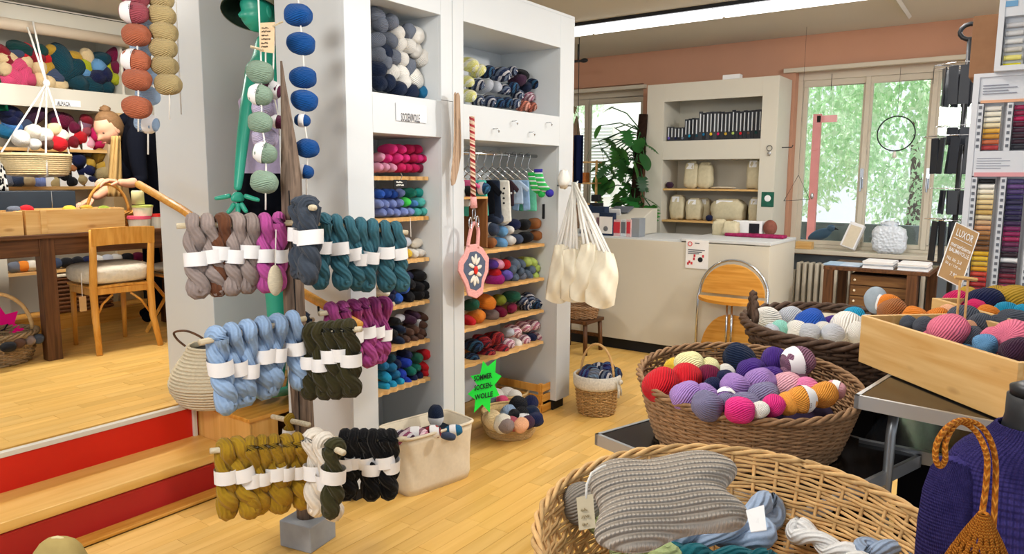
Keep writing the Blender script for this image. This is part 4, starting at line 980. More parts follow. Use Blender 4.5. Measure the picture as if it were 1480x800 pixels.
def smoothpath(P_,k=6):
    out=[]
    for i in range(len(P_)-1):
        p0=P_[max(i-1,0)];p1=P_[i];p2=P_[i+1];p3=P_[min(i+2,len(P_)-1)]
        for j in range(k):
            t=j/k;out.append(.5*((2*p1)+(p2-p0)*t+(2*p0-5*p1+4*p2-p3)*t*t+(3*p1-p0-3*p2+p3)*t**3))
    return out+[P_[-1]]
DM=1.13
loop=smoothpath(cp([(1418,750,-.03),(1424,710,-.02),(1427,670,-.01),(1424,650,0),(1414,628,.02),(1400,614,.03),(1386,610,.03),(1374,622,.01),(1366,642,-.02),(1366,664,-.03),(1358,673,-.035),(1352,660,-.03),(1355,638,-.02),(1368,618,0),(1384,608,.02),(1402,608,.03),(1420,618,.03),(1433,640,.02),(1439,670,0),(1438,720,-.02),(1435,770,-.03),(1432,810,-.04)],DM))
obj('strap',MB().tube(loop,.0044,8),M_or,ob,smooth=True)
nb=MB();g=random.Random(5)
bc=dep(1415,812,DM-.05)
for k in range(18):
    a=k/18*2*PI
    for s in(1,-1):
        pts=[]
        for i in range(14):
            t=i/13;r=.006+.075*math.sin(t*PI*.55);aa=a+s*t*2.2
            pts.append(Vector((bc.x+r*math.cos(aa),bc.y+r*math.sin(aa)*.8,bc.z+.075-.2*t)))
        nb.tube(pts,.0028,5)
o=obj('net_body',nb,M_or,ob,smooth=True,fix=False);o['kind']='stuff'
# ---------------- thread cabinets
TX=3.6
ty0=at(1408,107,'x',TX).y;tz1=at(1408,107,'x',TX).z
M_tc=mat('cabinet_plastic','d9dbdf',.5,.3,.02);M_slot=mat('slot_grey','6c7078',.7,.2,.05)
tcab=thing('thread_cabinet','tall white sewing thread cabinet with columns of coloured spools','cabinet',(TX+.15,ty0-.35,.953))
obj('back_panel',MB().b2((TX+.06,ty0-.75,.953),(TX+.3,ty0,tz1)),M_tc,tcab)
obj('side_frame',MB().b2((TX,ty0-.022,.953),(TX+.06,ty0,tz1)),M_tc,tcab)
obj('top_frame',MB().b2((TX,ty0-.75,tz1-.015),(TX+.06,ty0-.022,tz1)),M_tc,tcab)
Z=lambda y,x=1440:at(x,y,'x',TX).z
obj('header_panel',MB().b2((TX+.01,ty0-.75,Z(146)),(TX+.06,ty0-.022,tz1-.015)),M_tc,tcab)
obj('divider_panel',MB().b2((TX+.005,ty0-.75,Z(254)),(TX+.06,ty0-.022,Z(218))),M_tc,tcab)
obj('orange_strip',MB().b2((TX+.004,ty0-.75,Z(148)),(TX+.012,ty0-.03,Z(144))),mat('orange_strip','e8b08c',.6),tcab)
obj('pink_strip',MB().b2((TX-.001,ty0-.75,Z(255)),(TX+.006,ty0-.03,Z(249))),mat('pink_strip','e2a0a4',.6),tcab)
gt=mat('grey_print','9a9ca8',.7,.2,0)
for (a,b,n_) in((122,138,4),(228,246,5)):
    for i in range(n_):
        zz=Z(a+(b-a)*i/n_);obj('print_line',MB().b2((TX+.0035 if a<200 else TX+.003,ty0-.12-.03*(i%2),zz-.003),(TX+.0105,ty0-.035,zz)),gt,tcab)
PYc=[];pw_=.101
for j in range(7): PYc.append(ty0-.075-j*pw_)
sm=MB();n=10
for k in range(n):
    pass
def spool_mesh():
    b=MB();pr=[(.011,-.029),(.011,-.026),(.0085,-.025),(.0098,-.018),(.0098,.018),(.0085,.025),(.011,.026),(.011,.029)]
    b.lathe(pr,10,M=Matrix.Rotation(PI/2,3,'X'));me=wmesh('thread_spool',b);m,nt,bb=nm('thread',.45,.35);oi=N(nt,'ShaderNodeObjectInfo');nt.links.new(oi.outputs['Color'],bb.inputs['Base Color']);me.materials.append(m);me.polygons.foreach_set('use_smooth',[True]*len(me.polygons));return me
SPM=spool_mesh()
def spool(y,z,col,label,group,x=TX+.03):
    o=bpy.data.objects.new('thread_spool',SPM);C.objects.link(o);o.location=(x,y,z);o.color=lin(col);tag(o,label,'thread spool',group)
colA=['e8e4dc','ece6d4','f2ecd8','e8d8b0','d8a848','c89038','c06a44','a8383c'];colB=['a03058','8c2848','b01c50','5c1c34','4a2a3c','402834','3a2430','2c2c34']
colC=['18181c','f4f0e6','efe6d0','ecdcb4','e4cc98','d8bc84','cca860','dccaa4','c8a47c','d0986c','a87848','8c6034','6c4828','7c5230','d8a828','e0b838','d8b040','e0a028','c84838','c03c38','b03434','a83038','8c2c30']
colD=['58507c','6c4c84','544474','3c3464','343050','3c3860','342c54','2c2848','402c50','7c2c5c','902858','a02c58','6c2c50','5c3850','34242c','f0f0f0','3c2c34','4c2c3c','7c2c3c','8c3444','94405c','8c3454','7c2c48']
colE=['14161c','1c2028','20242c','24282e','202a3c','2c3850','34486c','3c5478','4c6c94','5878a0','6c8cb4','7c9cbc','8cacc8','5c7c9c','4c6c8c','3c5c80','7090b0','90acc4','a0bcd0','88a4bc','7090a8','587890','486880']
cn=['first','second','third','fourth','fifth','sixth','seventh']
def column(j,cols,y0,y1,sec):
    x=1425
    for i,c in enumerate(cols):
        zz=Z(y0+(y1-y0)*(i+.5)/len(cols),1430);
        spool(PYc[j],zz,c,'%s thread spool down the %s column, %s cabinet section'%((ORD[i] if 0<i<20 else ('topmost' if i==0 else ['third last','second last','lowest'][i-len(cols)]if i>=20 and False else ('topmost' if i==0 else ['twenty-first','twenty-second','twenty-third'][i-20]))),cn[j],sec),'spools in the %s column of the %s section'%(cn[j],sec))
for j,cl in ((0,colA),(1,colB),(2,colE[:8]),(3,colD[:8])): column(j,cl,152,217,'middle')
for j,cl in ((0,colC),(1,colD),(2,colE),(3,colE[::-1])): column(j,cl,258,432,'lower')
for (a,b) in((149,218),(256,440)):
    za,zb=Z(a),Z(b) if b<430 else .96
    for j in range(6):
        yy=ty0-.03-j*pw_
        obj('label_strip',MB().b2((TX+.004,yy-.012,zb),(TX+.05,yy+.008,za)),M_tc,tcab)
        d=MB();k=0
        n_=int((za-zb)/.026)
        for i in range(n_): d.b2((TX+.001,yy-.007,za-.02-i*.026),(TX+.006,yy+.003,za-.008-i*.026))
        o=obj('number_marks',d,M_slot,tcab);o['kind']='stuff'
for j in range(5): obj('column_back',MB().b2((TX+.045,PYc[j]-.035,.96),(TX+.061,PYc[j]+.035,tz1-.05)),M_tc,tcab)
# upper cabinet
UX=3.55;uy0=at(1440,60,'x',UX).y
uc=thing('small_thread_cabinet','smaller white thread cabinet standing on the tall one beside cardboard','cabinet',(UX+.1,uy0-.3,tz1))
obj('back_panel',MB().b2((UX+.06,uy0-.6,tz1),(UX+.25,uy0,tz1+.42)),M_tc,uc)
obj('side_frame',MB().b2((UX,uy0-.02,tz1),(UX+.06,uy0,tz1+.42)),M_tc,uc);obj('bottom_frame',MB().b2((UX,uy0-.6,tz1),(UX+.06,uy0-.02,tz1+.02)),M_tc,uc)
obj('header_panel',MB().b2((UX+.005,uy0-.6,at(1450,24,'x',UX).z),(UX+.06,uy0-.02,tz1+.42)),M_tc,uc)
a=at(1452,2,'x',UX);b=at(1471,8,'x',UX);obj('blue_plate',MB().b2((UX+.001,b.y,b.z),(UX+.008,a.y,a.z)),mat('blue_plate','6fa3cc',.5),uc)
zt=at(1450,30,'x',UX).z;zb_=at(1450,100,'x',UX).z
uyc=at(1465,60,'x',UX).y
for i,c in enumerate(['c8c8ca','d0d0d0','dcdcda','c8c4bc','e6dc80','d8d020']):
    spool(uyc,zt-(zt-zb_)*(i+.5)/6,c,'%s spool down the upper small cabinet'%(['topmost grey','second pale grey','third whitish','fourth beige grey','pale yellow','bright yellow lowest'][i]),'spools in the small cabinet',UX+.03)
    bpy.data.objects[-1] if False else None
for yy in(uyc+.047,uyc-.05):
    obj('label_strip',MB().b2((UX+.004,yy-.01,tz1+.02),(UX+.05,yy+.008,zt+.02)),M_tc,uc)
    d=MB()
    for i in range(8): d.b2((UX+.001,yy-.006,zt-.012-i*.024),(UX+.006,yy+.003,zt-i*.024))
    o=obj('number_marks',d,M_slot,uc);o['kind']='stuff'
obj('column_back',MB().b2((UX+.045,uyc-.035,tz1+.02),(UX+.061,uyc+.035,zt+.02)),M_tc,uc)
cbx=at(1408,25,'x',3.75);cbe=at(1440,100,'x',3.75)
tag(obj('cardboard_box',MB().b2((3.72,cbe.y-.02,tz1+.001),(3.95,cbx.y,cbx.z)),mat('cardboard','9a7356',.9,.1,.06,30),bevel=.004),'plain brown cardboard box standing on the tall thread cabinet','box')
# ---------------- hanging needle packages rack by the window
nx,ny=4.7,at(1386,250,'x',4.7).y
nr=thing('needle_rack','tall wire rack hung with dark knitting needle packets beside the window','rack',(nx,ny,0))
zt_=at(1386,72,'x',nx).z
obj('pole',MB().tube([(nx,ny,0.02),(nx,ny,zt_+.05)],.014),M_dsteel,nr,smooth=True)
obj('base',MB().lathe([(.001,0),(.22,0),(.22,.02),(.001,.025)],24,c=(nx,ny,0)),M_dsteel,nr)
cols_=['1c2028','14161c','20242e','2a2f3a','1a2030','101218','343840','20304c']
cap_=thing('small_pouch','dark bundle of circular needles hooked on top of the needle rack','needles',(nx,ny,zt_))
obj('loop',MB().tube([(nx,ny+.05*math.cos(a*.5),zt_+.09+.04*math.sin(a*.5)) for a in range(13)],.012,closed=True),M_dsteel,cap_,smooth=True)
tiers=[(98,165,.11,12,.2),(185,212,.07,8,.09),(200,255,.13,12,.19),(275,310,.07,8,.13),(320,390,.10,10,.22)]
names_=['top','second','middle','fourth','bottom']
M_pk=mat('packet_plastic','20242c',.35,.4,.15,10)
for ti,(ya,yb,rad_,n_,hh) in enumerate(tiers):
    zt2=at(1386,ya,'x',nx).z
    ring=MB()
    for k in range(n_//2):
        a=2*PI*k/(n_//2);ring.tube([(nx,ny,zt2+.01),(nx+(rad_+.06)*math.cos(a),ny+(rad_+.06)*math.sin(a),zt2+.01)],.002,5)
    ring.tube([(nx+(rad_+.05)*math.cos(2*PI*k/24),ny+(rad_+.05)*math.sin(2*PI*k/24),zt2+.01) for k in range(24)],.002,5,closed=True)
    obj('wire_hooks',ring,M_steel,nr)
    pm=MB().box((0,0,-hh/2),(.007,.046,hh));pm=wmesh('needle_packet',pm);pm.materials.append(M_pk)
    for k in range(n_):
        a=2*PI*k/n_+ti*.2
        o=bpy.data.objects.new('needle_packet',pm);C.objects.link(o);o.location=(nx+rad_*math.cos(a),ny+rad_*math.sin(a),zt2);o.rotation_euler=(rnd.uniform(-.05,.05),rnd.uniform(-.05,.05),a+rnd.uniform(-.5,.5))
        ca=R.transposed()@Vector((math.cos(a),math.sin(a),0));sd='left' if ca.x<-.35 else 'right' if ca.x>.35 else 'middle';tag(o,'dark needle packet %s side, %s, %s tier of the wire rack'%('at the front' if ca.z>.0 else 'at the far',sd,names_[ti]),'packet','needle packets on the wire rack')
# ================= left raised area
SY=6.5
ls=thing('wall_shelving','long built in wool shelving on the back wall with the handwritten fibre label','shelving',(1.9,SY+.2,PZ))
zA=at(90,128,'y',SY).z;zB=at(90,157,'y',SY).z
X0,X1=.9,at(176,90,'y',SY).x
obj('upper_fascia',MB().b2((X0,SY,at(90,15,'y',SY).z),(4.0,SY+.02,at(90,46,'y',SY).z)),M_cream,ls)
obj('upper_fascia',MB().b2((X0,SY-.003,at(90,18,'y',SY).z),(4.0,SY+.018,at(90,17,'y',SY).z)),M_dark,ls)
obj('label_fascia',MB().b2((X0,SY,zB),(X1+.15,SY+.02,zA)),M_cream,ls)
obj('shelf_floor',MB().b2((X0,SY+.02,zA-.02),(X1+.15,SY+.45,zA)),M_cream,ls)
obj('side_panel',MB().b2((X1,SY+.02,zA),(X1+.02,SY+.45,2.86)),M_cream,ls)
X2=at(157,200,'y',SY).x
obj('side_panel',MB().b2((X2,SY+.02,PZ),(X2+.02,SY+.45,zB)),mat('beige_panel','cbb692',.7,.2,.03),ls)
obj('stile',MB().b2((X2+.02,SY,PZ),(X2+.3,SY+.02,zB)),mat('tan_panel','c8a878',.7,.2,.03),ls)
obj('back_panel',MB().b2((X0,SY+.44,PZ),(4.0,SY+.46,2.88)),M_cream,ls)
obj('round_bar',MB().tube([(X0,SY-.06,at(80,45,'y',SY-.06).z),(4.0,SY-.06,at(80,45,'y',SY-.06).z)],.045,16),mat('bar_paint','c6b7a2',.5,.3,.03),ls,smooth=True)
zs=[1.775,1.47]
for z in zs: obj('shelf_board',MB().b2((X0,SY+.04,z-.025),(X2,SY+.44,z)),M_shelf,ls)
for (x,z) in [(110,zs[0]),(128,zs[0]),(72,zs[1]),(92,zs[1]),(110,zs[1]),(128,zs[1])]:
    p=at(x,230,'y',SY+.1).x;q=MB().prism([(0,0),(.09,0),(.0,.24)],.004,M=Matrix.Rotation(0.1,3,'Z'),c=(p-.05,SY+.08,z));obj('divider',q,M_paper,ls)
p0,p1=at(79,141,'y',SY-.004),at(117,155,'y',SY-.004)
sgn=thing('fibre_label','small white card with handwritten capitals stuck on the back shelving','label',(p0.x,SY-.004,p1.z))
obj('card',MB().b2((p0.x,SY-.004,p1.z),(p1.x,SY-.001,p0.z-.01)),M_paper,sgn)
text('ALPACA',Vector((p0.x+.015,SY-.004,p0.z-.025)),Vector((1,0,0)),Vector((0,0,-1)),(p1.x-p0.x)*.5,.035,M_ink,sgn)
al=[(18,305,'dark red'),(45,338,'cream',1.2),(112,283,'dark green',1.3),(90,305,'slate blue'),(140,308,'red',1.2),(200,325,'dark red',1.2),(230,298,'dark green',1.2),(287,300,'mustard'),(262,342,'red','w'),(18,392,'cream',1.2),(85,385,'pink',1.3),(60,432,'pink',1.4),(125,440,'pink',1.4),(145,372,'cream',1.1),(95,460,'pink',1.2),(170,460,'pink',1.1),(225,402,'cream',1.2),(270,390,'mustard',1.1),(300,435,'slate blue',1.3),(350,345,'dark teal',1.9),(400,400,'dark teal',1.8),(235,470,'cream',1.2),(285,485,'cream',1.1),(345,487,'cream','w'),(435,330,'mustard','w'),(503,335,'cream',1.2),(495,388,'chartreuse',1.1),(500,425,'light blue','w'),(568,385,'light blue',1.4),(575,342,'dark teal',1.3),(600,440,'navy',1.5),(550,450,'navy',1.5),(640,400,'chartreuse',1.1),(650,450,'chartreuse',1.2),(520,492,'dark teal',1.6),(440,470,'dark teal',1.5),(600,495,'dark teal',1.2),(660,330,'burgundy',1.4),(670,390,'burgundy',1.4),(685,440,'burgundy',1.2),(20,350,'dark red'),(30,470,'pink',1.1)]
pile((0,0),4,al,SY+.14,'above the back shelf label','balls on the top back shelf',.048,.075,jit=1.4,name='alpaca_yarn_ball')
lo=[(30,640+0,'navy',1.3),(75,655,'navy',1.3),(60,690,'navy',1.3),(70,725,'sky blue',1.2),(20,760,'bluish teal',1.2),(200,670,'plum',1.4),(130,735,'slate blue',1.2),(360,700,'burgundy',1.7),(410,745,'burgundy',1.4),(430,790,'red',1.5),(490,720,'mauve',1.2),(500,700,'dark red',1.2),(470,760,'dusty rose',1.2),(545,775,'raspberry',1.2),(510,820,'soft pink',1.2),(570,830,'raspberry',1.1),(400,820,'dark red',1.4),(600,838,'off white',.8),(310,680,'plum',1.2)]
pile((0,0),4,lo,SY+.14,'on the upper back shelf','balls on the upper back shelf',.042,.07,jit=1.0,name='alpaca_yarn_ball')
lo2=[(60,965,'mauve',1.2),(130,985,'mauve',1.2),(215,1000,'periwinkle',1.1),(85,1045,'slate blue',1.2),(160,1045,'cream',1.3),(235,1045,'periwinkle',1.2),(315,1045,'khaki',1.3),(385,1050,'black',1.3),(455,1045,'khaki',1.2),(525,1045,'navy',1.2),(395,975,'tan',1.1),(480,985,'navy',1.4),(450,930,'navy',1.6),(425,900,'navy',1.3),(590,1010,'khaki',1.5),(515,940,'mustard',1.1),(570,900,'mustard',1.2),(600,960,'mustard',1.1),(110,900,'plum',1.3),(350,1000,'black',1.3),(20,1030,'grey',1.2),(120,1020,'olive',.9)]
pile((0,0),4,lo2,SY+.14,'on the lower back shelf','balls on the lower back shelf',.042,.07,jit=.8,name='alpaca_yarn_ball')
# hanging basket
hb=at(54,238,'y',6.15)
k=thing('hanging_basket','pale seagrass basket hanging on white ropes in front of the back shelving','basket',hb[:])
wb_=MB();c=Vector((hb.x,hb.y,hb.z-.08))
obj('woven_body',MB().lathe([(.001,0),(.2,0),(.225,.05),(.235,.1),(.24,.165),(.228,.165),(.215,.05),(.001,.012)],32,1,.7,c=c),M_straw,k,smooth=True)
o=obj('weave_rows',(lambda b:[b.tube([c+Vector(((.203+.22*z_)*1.02*math.cos(2*PI*i/28),(.203+.22*z_)*.72*math.sin(2*PI*i/28),z_)) for i in range(28)],.006,4,closed=True) for z_ in [.012+.015*j for j in range(10)]] and b)(MB()),M_straw,k,fix=False);o['kind']='stuff'
top=Vector((at(44,40,'y',6.35).x,6.35,at(44,40,'y',6.35).z));kn=Vector((top.x+.02,6.2,at(44,118,'y',6.2).z))
for (dx,dy) in((-.2,0),(.2,0),(0,-.16),(0,.16)):
    obj('rope',MB().tube([kn,c+Vector((dx*1.15,dy,.165)),c+Vector((dx*.9,dy,.0)),c+Vector((0,0,-.01))],.007,6),M_cord,k,smooth=True)
obj('rope',MB().tube([top+Vector((-.02,0,0)),kn],.008,6),M_cord,k,smooth=True);obj('rope',MB().tube([top+Vector((.02,0,.05)),kn],.008,6),M_cord,k,smooth=True)
obj('knot',MB().ell(kn,(.025,.025,.03),10,8),M_cord,k,smooth=True)
for (x,y,cn_,r) in((30,200,'white',.06),(48,190,'off white',.055),(64,195,'white',.055),(78,187,'cream',.05),(85,207,'red',.06),(68,208,'brown',.045),(50,208,'white',.045),(88,196,'off white',.05)):
    p=at(x,y,'y',6.1);ball(p,(rnd.uniform(-1,1),-1,.2),r,r*1.1,cn_,'%s ball in the hanging basket, %s'%(cn_,'upper right' if y<190 and x>60 else 'at left' if x<35 else 'in the middle' if x<60 else 'at right, y %d'%0 if False else ('toward the right' if x<80 else 'at the right end')),'balls in the hanging basket')
# table
TZ=1.185;TY=5.12
tb=thing('wooden_table','dark brown wooden work table on the raised floor behind the beech chair','table',(1.9,5.5,PZ))
obj('table_top',MB().b2((.6,TY,TZ-.025),(3.35,TY+.8,TZ)),M_brown,tb,bevel=.003)
obj('apron',MB().b2((.7,TY+.05,TZ-.14),(3.25,TY+.075,TZ-.025)),M_brown,tb);obj('apron',MB().b2((.7,TY+.72,TZ-.14),(3.25,TY+.745,TZ-.025)),M_brown,tb)
for (x,y) in((at(66,515,'z',PZ).x,TY+.08),(3.2,TY+.08),(.75,TY+.72),(3.2,TY+.72)):
    obj('leg',MB().b2((x-.045,y-.04,PZ),(x+.045,y+.04,TZ-.025)),M_brownZ,tb,bevel=.004)
def pbox(lbl,xa,xb,ya,yb,y,d,m=M_pine,cat='box',nmn='pine_box',lid=True):
    a=at(xa,ya,'y',y);b=at(xb,yb,'y',y);t=thing(nmn,lbl,cat,((a.x+b.x)/2,y+d/2,TZ+.001))
    z0=TZ+.001;z1=a.z;th=.014
    obj('front_board',MB().b2((a.x,y,z0),(b.x,y+th,z1)),m,t,bevel=.001);obj('back_board',MB().b2((a.x,y+d-th,z0),(b.x,y+d,z1)),m,t)
    obj('end_board',MB().b2((a.x,y+th,z0),(a.x+th,y+d-th,z1)),m,t);obj('end_board',MB().b2((b.x-th,y+th,z0),(b.x,y+d-th,z1)),m,t)
    obj('bottom_board',MB().b2((a.x+th,y+th,z0),(b.x-th,y+d-th,z0+.01)),m,t);return a,b,t
a,b,t=pbox('long low pine tray box in front on the dark table, with a front batten',36,182,304,337,TY+.03,.28)
pb=at(62,320,'y',TY+.03);obj('batten',MB().b2((pb.x-.015,TY+.018,TZ+.002),(pb.x+.02,TY+.03,a.z)),M_pine,t)
pbox('pine tray box at the left edge of the frame on the dark table',-60,35,308,340,TY+.02,.28)
for i,(x,y,cn_) in enumerate(((38,303,'red'),(20,304,'grey'),(100,303,'yellow'),(125,302,'mustard'),(150,303,'olive'))):
    ball(at(x,y,'y',TY+.15),(1,.2,0),.03,.045,cn_,'%s yarn lying in the pine trays on the table'%cn_,'yarn in the pine trays')
a=at(-50,277,'y',TY+.5);b=at(103,303,'y',TY+.5)
dk=thing('dark_box','long dark slate box behind the pine trays on the table','box',((a.x+b.x)/2,TY+.6,TZ+.002))
obj('box_body',MB().b2((a.x,TY+.42,TZ+.002),(b.x,TY+.66,a.z)),mat('slate_card','333b44',.7,.2,.08),dk,bevel=.003)
obj('card_seam',MB().b2((at(75,290,'y',TY+.42).x-.002,TY+.418,TZ+.003),(at(75,290,'y',TY+.42).x+.002,TY+.42,a.z)),M_steel,dk)
def tub(x,y0,y1,w,lbl,c1,c2,y=TY+.12):
    p=at(x,y1,'y',y);q=at(x,y0,'y',y);h=q.z-p.z;z0=max(p.z,TZ+.001)
    t=thing('plastic_tub',lbl,'tub',(p.x,y,z0));obj('tub_body',MB().lathe([(.001,z0),(w*.9,z0),(w,z0+h*.75),(.001,z0+h*.75)],24,c=(p.x,y,0)),mat(lbl[:12],c1,.5),t,smooth=False);obj('lid',MB().lathe([(w*1.04,z0+h*.75),(w*1.06,z0+h*.8),(w*1.04,z0+h),(.001,z0+h)],24,c=(p.x,y,0)),mat(lbl[:12]+'l',c2,.5),t)
    return z0+h
z_=tub(202,312,330,.075,'pale plastic tub with a pink lid beside the pine tray','e0dccb','d8506a')
p=at(206,300,'y',TY+.12)
t=thing('plastic_tub','pale green tub with lime lid stacked on the pink lidded one','tub',(p.x,p.y,z_));obj('tub_body',MB().lathe([(.001,z_),(.06,z_),(.066,z_+.06),(.001,z_+.06)],24,c=(p.x,p.y,0)),mat('green_tub','dcdfc0',.5),t);obj('lid',MB().lathe([(.069,z_+.06),(.07,z_+.075),(.001,z_+.08)],24,c=(p.x,p.y,0)),mat('lime_lid','c0cc6c',.5),t)
tag(obj('beige_jar',MB().lathe([(.001,z_+.082),(.042,z_+.082),(.042,z_+.17),(.034,z_+.18),(.001,z_+.18)],18,c=(p.x-.03,p.y,0)),mat('jar_beige','c9c08c',.6),smooth=True),'beige jar standing on the lime lidded tub','jar')
zq=TZ+.001;pq=at(226,318,'y',TY+.1);t=thing('plastic_tub','small pale tub with red lid right of the pink lidded tub','tub',(pq.x,pq.y,zq));obj('tub_body',MB().lathe([(.001,zq),(.04,zq),(.045,zq+.08),(.001,zq+.08)],18,c=(pq.x,pq.y,0)),M_cream,t);obj('lid',MB().lathe([(.048,zq+.08),(.048,zq+.1),(.001,zq+.1)],18,c=(pq.x,pq.y,0)),M_red,t)
# honey basket with handle on table
bc_=at(160,292,'y',TY+.45);zb0=TZ+.002
hbk=thing('handled_basket','honey wicker basket with an arched handle on the table under the woman\'s hands','basket',(bc_.x,TY+.45,zb0))
M_hon=straw('amber_wicker','d59a48','9c6424')
wicker(hbk,(bc_.x,TY+.45,zb0),.13,.17,.10,8,24,.006,M_hon,sq=.7)
pts=[Vector((bc_.x-.06*0+.165*math.cos(PI*i/16)*.9-.02,TY+.45,zb0+.1+.21*math.sin(PI*i/16))) for i in range(17)]
obj('handle',MB().tube(pts,.011,8),M_hon,hbk,smooth=True)
# beech chair
def bchair(x,y,rz,label):
    t=thing('beech_chair',label,'chair',(x,y,PZ),rz)
    w=.19;L=lambda n,b,**k: obj(n,b,M_beech,t,world=False,**k)
    for s in(-1,1):
        L('leg',MB().tube([(s*(w+.015),-.06,0.0),(s*w,-.0,.22),(s*w,.01,.44),(s*(w),-.025,.66),(s*(w+.005),-.05,.84)],[.017,.02,.022,.02,.017],10,flat=1.2),smooth=True)
        L('leg',MB().tube([(s*(w-.02),.42,0),(s*(w-.02),.40,.43)],[.015,.021],10),smooth=True)
        L('side_rail',MB().box((s*(w-.01),.2,.415),(.02,.38,.05)),bevel=.004)
        L('brace',MB().tube([(s*(w-.01),.02,.24),(s*(w-.06),.03,.33),(s*(w-.13),.03,.39)],.008,8),smooth=True)
    L('seat',MB().grid(lambda u,v:((u-.5)*.42*(1-.08*v),v*.43-.0,.445+.01*math.cos((u-.5)*3)),10,8),solid=.016)
    L('seat_rail',MB().box((0,.02,.42),(.36,.02,.045)),bevel=.003)
    L('backrest',MB().grid(lambda u,v:((u-.5)*.41,-.05-.035*math.sin(PI*u)+.012*v*-1,.735+v*.115+.008*math.sin(PI*u)),16,4),solid=.014)
    return t
lg=at(155,511,'z',PZ);lg2=at(228,500,'z',PZ)
bchair((lg.x+lg2.x)/2-.01,(lg.y+lg2.y)/2+.06,-.05,'beech bentwood chair with a fluffy pale cushion, back turned, at the dark table')
cx_=(lg.x+lg2.x)/2;cy_=(lg.y+lg2.y)/2+.26
cu2=thing('seat_cushion','fluffy off white cushion with a hanging paper tag on the beech chair','cushion',(cx_,cy_,PZ+.46))
obj('cover',MB().ell((cx_,cy_,PZ+.53),(.25,.22,.075),28,14,fn=lambda p:1/(abs(p.x)**4+abs(p.y)**4+abs(p.z)**4)**.25*.96),mat('fluffy_wool','ddd3c0',.95,.05,.1,30,.8,bd=.01),cu2,smooth=True)
p=at(118,405,'y',cy_-.2);q=at(119,428,'y',cy_-.2)
obj('tag_string',MB().tube([p+Vector((0,0,.05)),q],.002,5),M_cord,cu2);obj('paper_tag',MB().b2((q.x-.022,q.y-.001,q.z-.1),(q.x+.022,q.y+.001,q.z)),M_card,cu2)
# second chair (folding slat chair) behind
fc=thing('folding_chair','small wooden folding chair with crossed legs half hidden behind the pillar','chair',(3.05,5.35,PZ))
for s in(0,.34):
    obj('leg',MB().tube([(2.85,5.2+s,PZ),(3.15,5.2+s,PZ+.45)],.014,6),M_beech,fc);obj('leg',MB().tube([(3.2,5.2+s,PZ),(2.88,5.2+s,PZ+.45)],.014,6),M_beech,fc)
for j in range(6): obj('slat',MB().box((2.87+.06*j,5.37,PZ+.46),(.045,.38,.012)),M_cream if j%2 else M_beech,fc)
tag(obj('fleece_pad',MB().ell((3.02,5.4,PZ+.51),(.17,.17,.04),20,10),mat('fleece','d8cfc0',.95,.05,.1,30,.6),smooth=True),'pale fleece pad on the half hidden folding chair','cushion')
# bench with big brown wicker basket beneath the table
pl=thing('low_platform','long low beech platform under the shelving behind the table','platform',(2.2,6.3,PZ))
obj('front_board',MB().b2((.9,6.2,PZ),(X2+.4,6.22,PZ+.1)),M_beechX,pl);obj('top_board',MB().b2((.9,6.2,PZ+.1),(X2+.4,6.48,PZ+.115)),M_beechX,pl)
a=at(78,400,'y',6.28);b=at(160,446,'y',6.28)
wkb=thing('wicker_hamper','large brown wicker hamper with pale lining under the table','basket',((a.x+b.x)/2,6.33,PZ+.117))
z0=PZ+.117;z1=a.z
hw=MB()
for j in range(9):
    zz=z0+.015+(z1-z0-.03)*j/8;n_=20
    xs=[(a.x,6.24),(b.x,6.24),(b.x,6.46),(a.x,6.46)];pts=[]
    for e in range(4):
        for i in range(8):
            u=i/8;x=xs[e][0]*(1-u)+xs[(e+1)%4][0]*u;y=xs[e][1]*(1-u)+xs[(e+1)%4][1]*u;pts.append(Vector((x,y+.006*((i+j)%2),zz)))
    hw.tube(pts,.014,5,closed=True)
o=obj('woven_side',hw,straw('auburn_wicker','8a5630','4c2c18'),wkb,smooth=True,fix=False);o['kind']='stuff'
obj('lining',MB().b2((a.x-.01,6.225,z1-.0),(b.x+.01,6.47,z1+.02)),M_canvas,wkb,bevel=.005)
obj('wicker_core',MB().b2((a.x+.01,6.25,z0),(b.x-.01,6.45,z1)),M_brown,wkb)
sb2=thing('under_shelf','narrow shelf board with rolled yarn beneath the table','shelf',(2.6,6.4,.9))
zz=at(120,385,'y',6.35).z
obj('board',MB().b2((1.5,6.26,zz-.02),(X2+.3,6.46,zz)),M_shelf,sb2);obj('bracket',MB().b2((1.6,6.44,PZ+.115),(1.64,6.47,zz-.02)),M_dark,sb2);obj('bracket',MB().b2((X2+.2,6.44,PZ+.115),(X2+.24,6.47,zz-.02)),M_dark,sb2)
for i,(x,cn_) in enumerate(((20,'grey'),(34,'orange'),(46,'off white'),(80,'slate blue'),(96,'black'),(112,'black'),(128,'navy'),(140,'white'),(156,'pale grey'),(168,'white'),(184,'black'),(200,'burgundy'),(214,'burgundy'))):
    p=at(x,378,'y',6.34);ball(Vector((p.x,6.34,zz+.045)),(1,.3,0),.042,.055,cn_,'%s ball on the low shelf beneath the table, %s from left'%(cn_,ORD[i] if i else 'outermost'),'balls beneath the table')
struct('wall_left_panel',MB().b2((1.35,6.1,PZ),(at(14,420,'y',6.1).x,6.14,1.12)),M_cream)
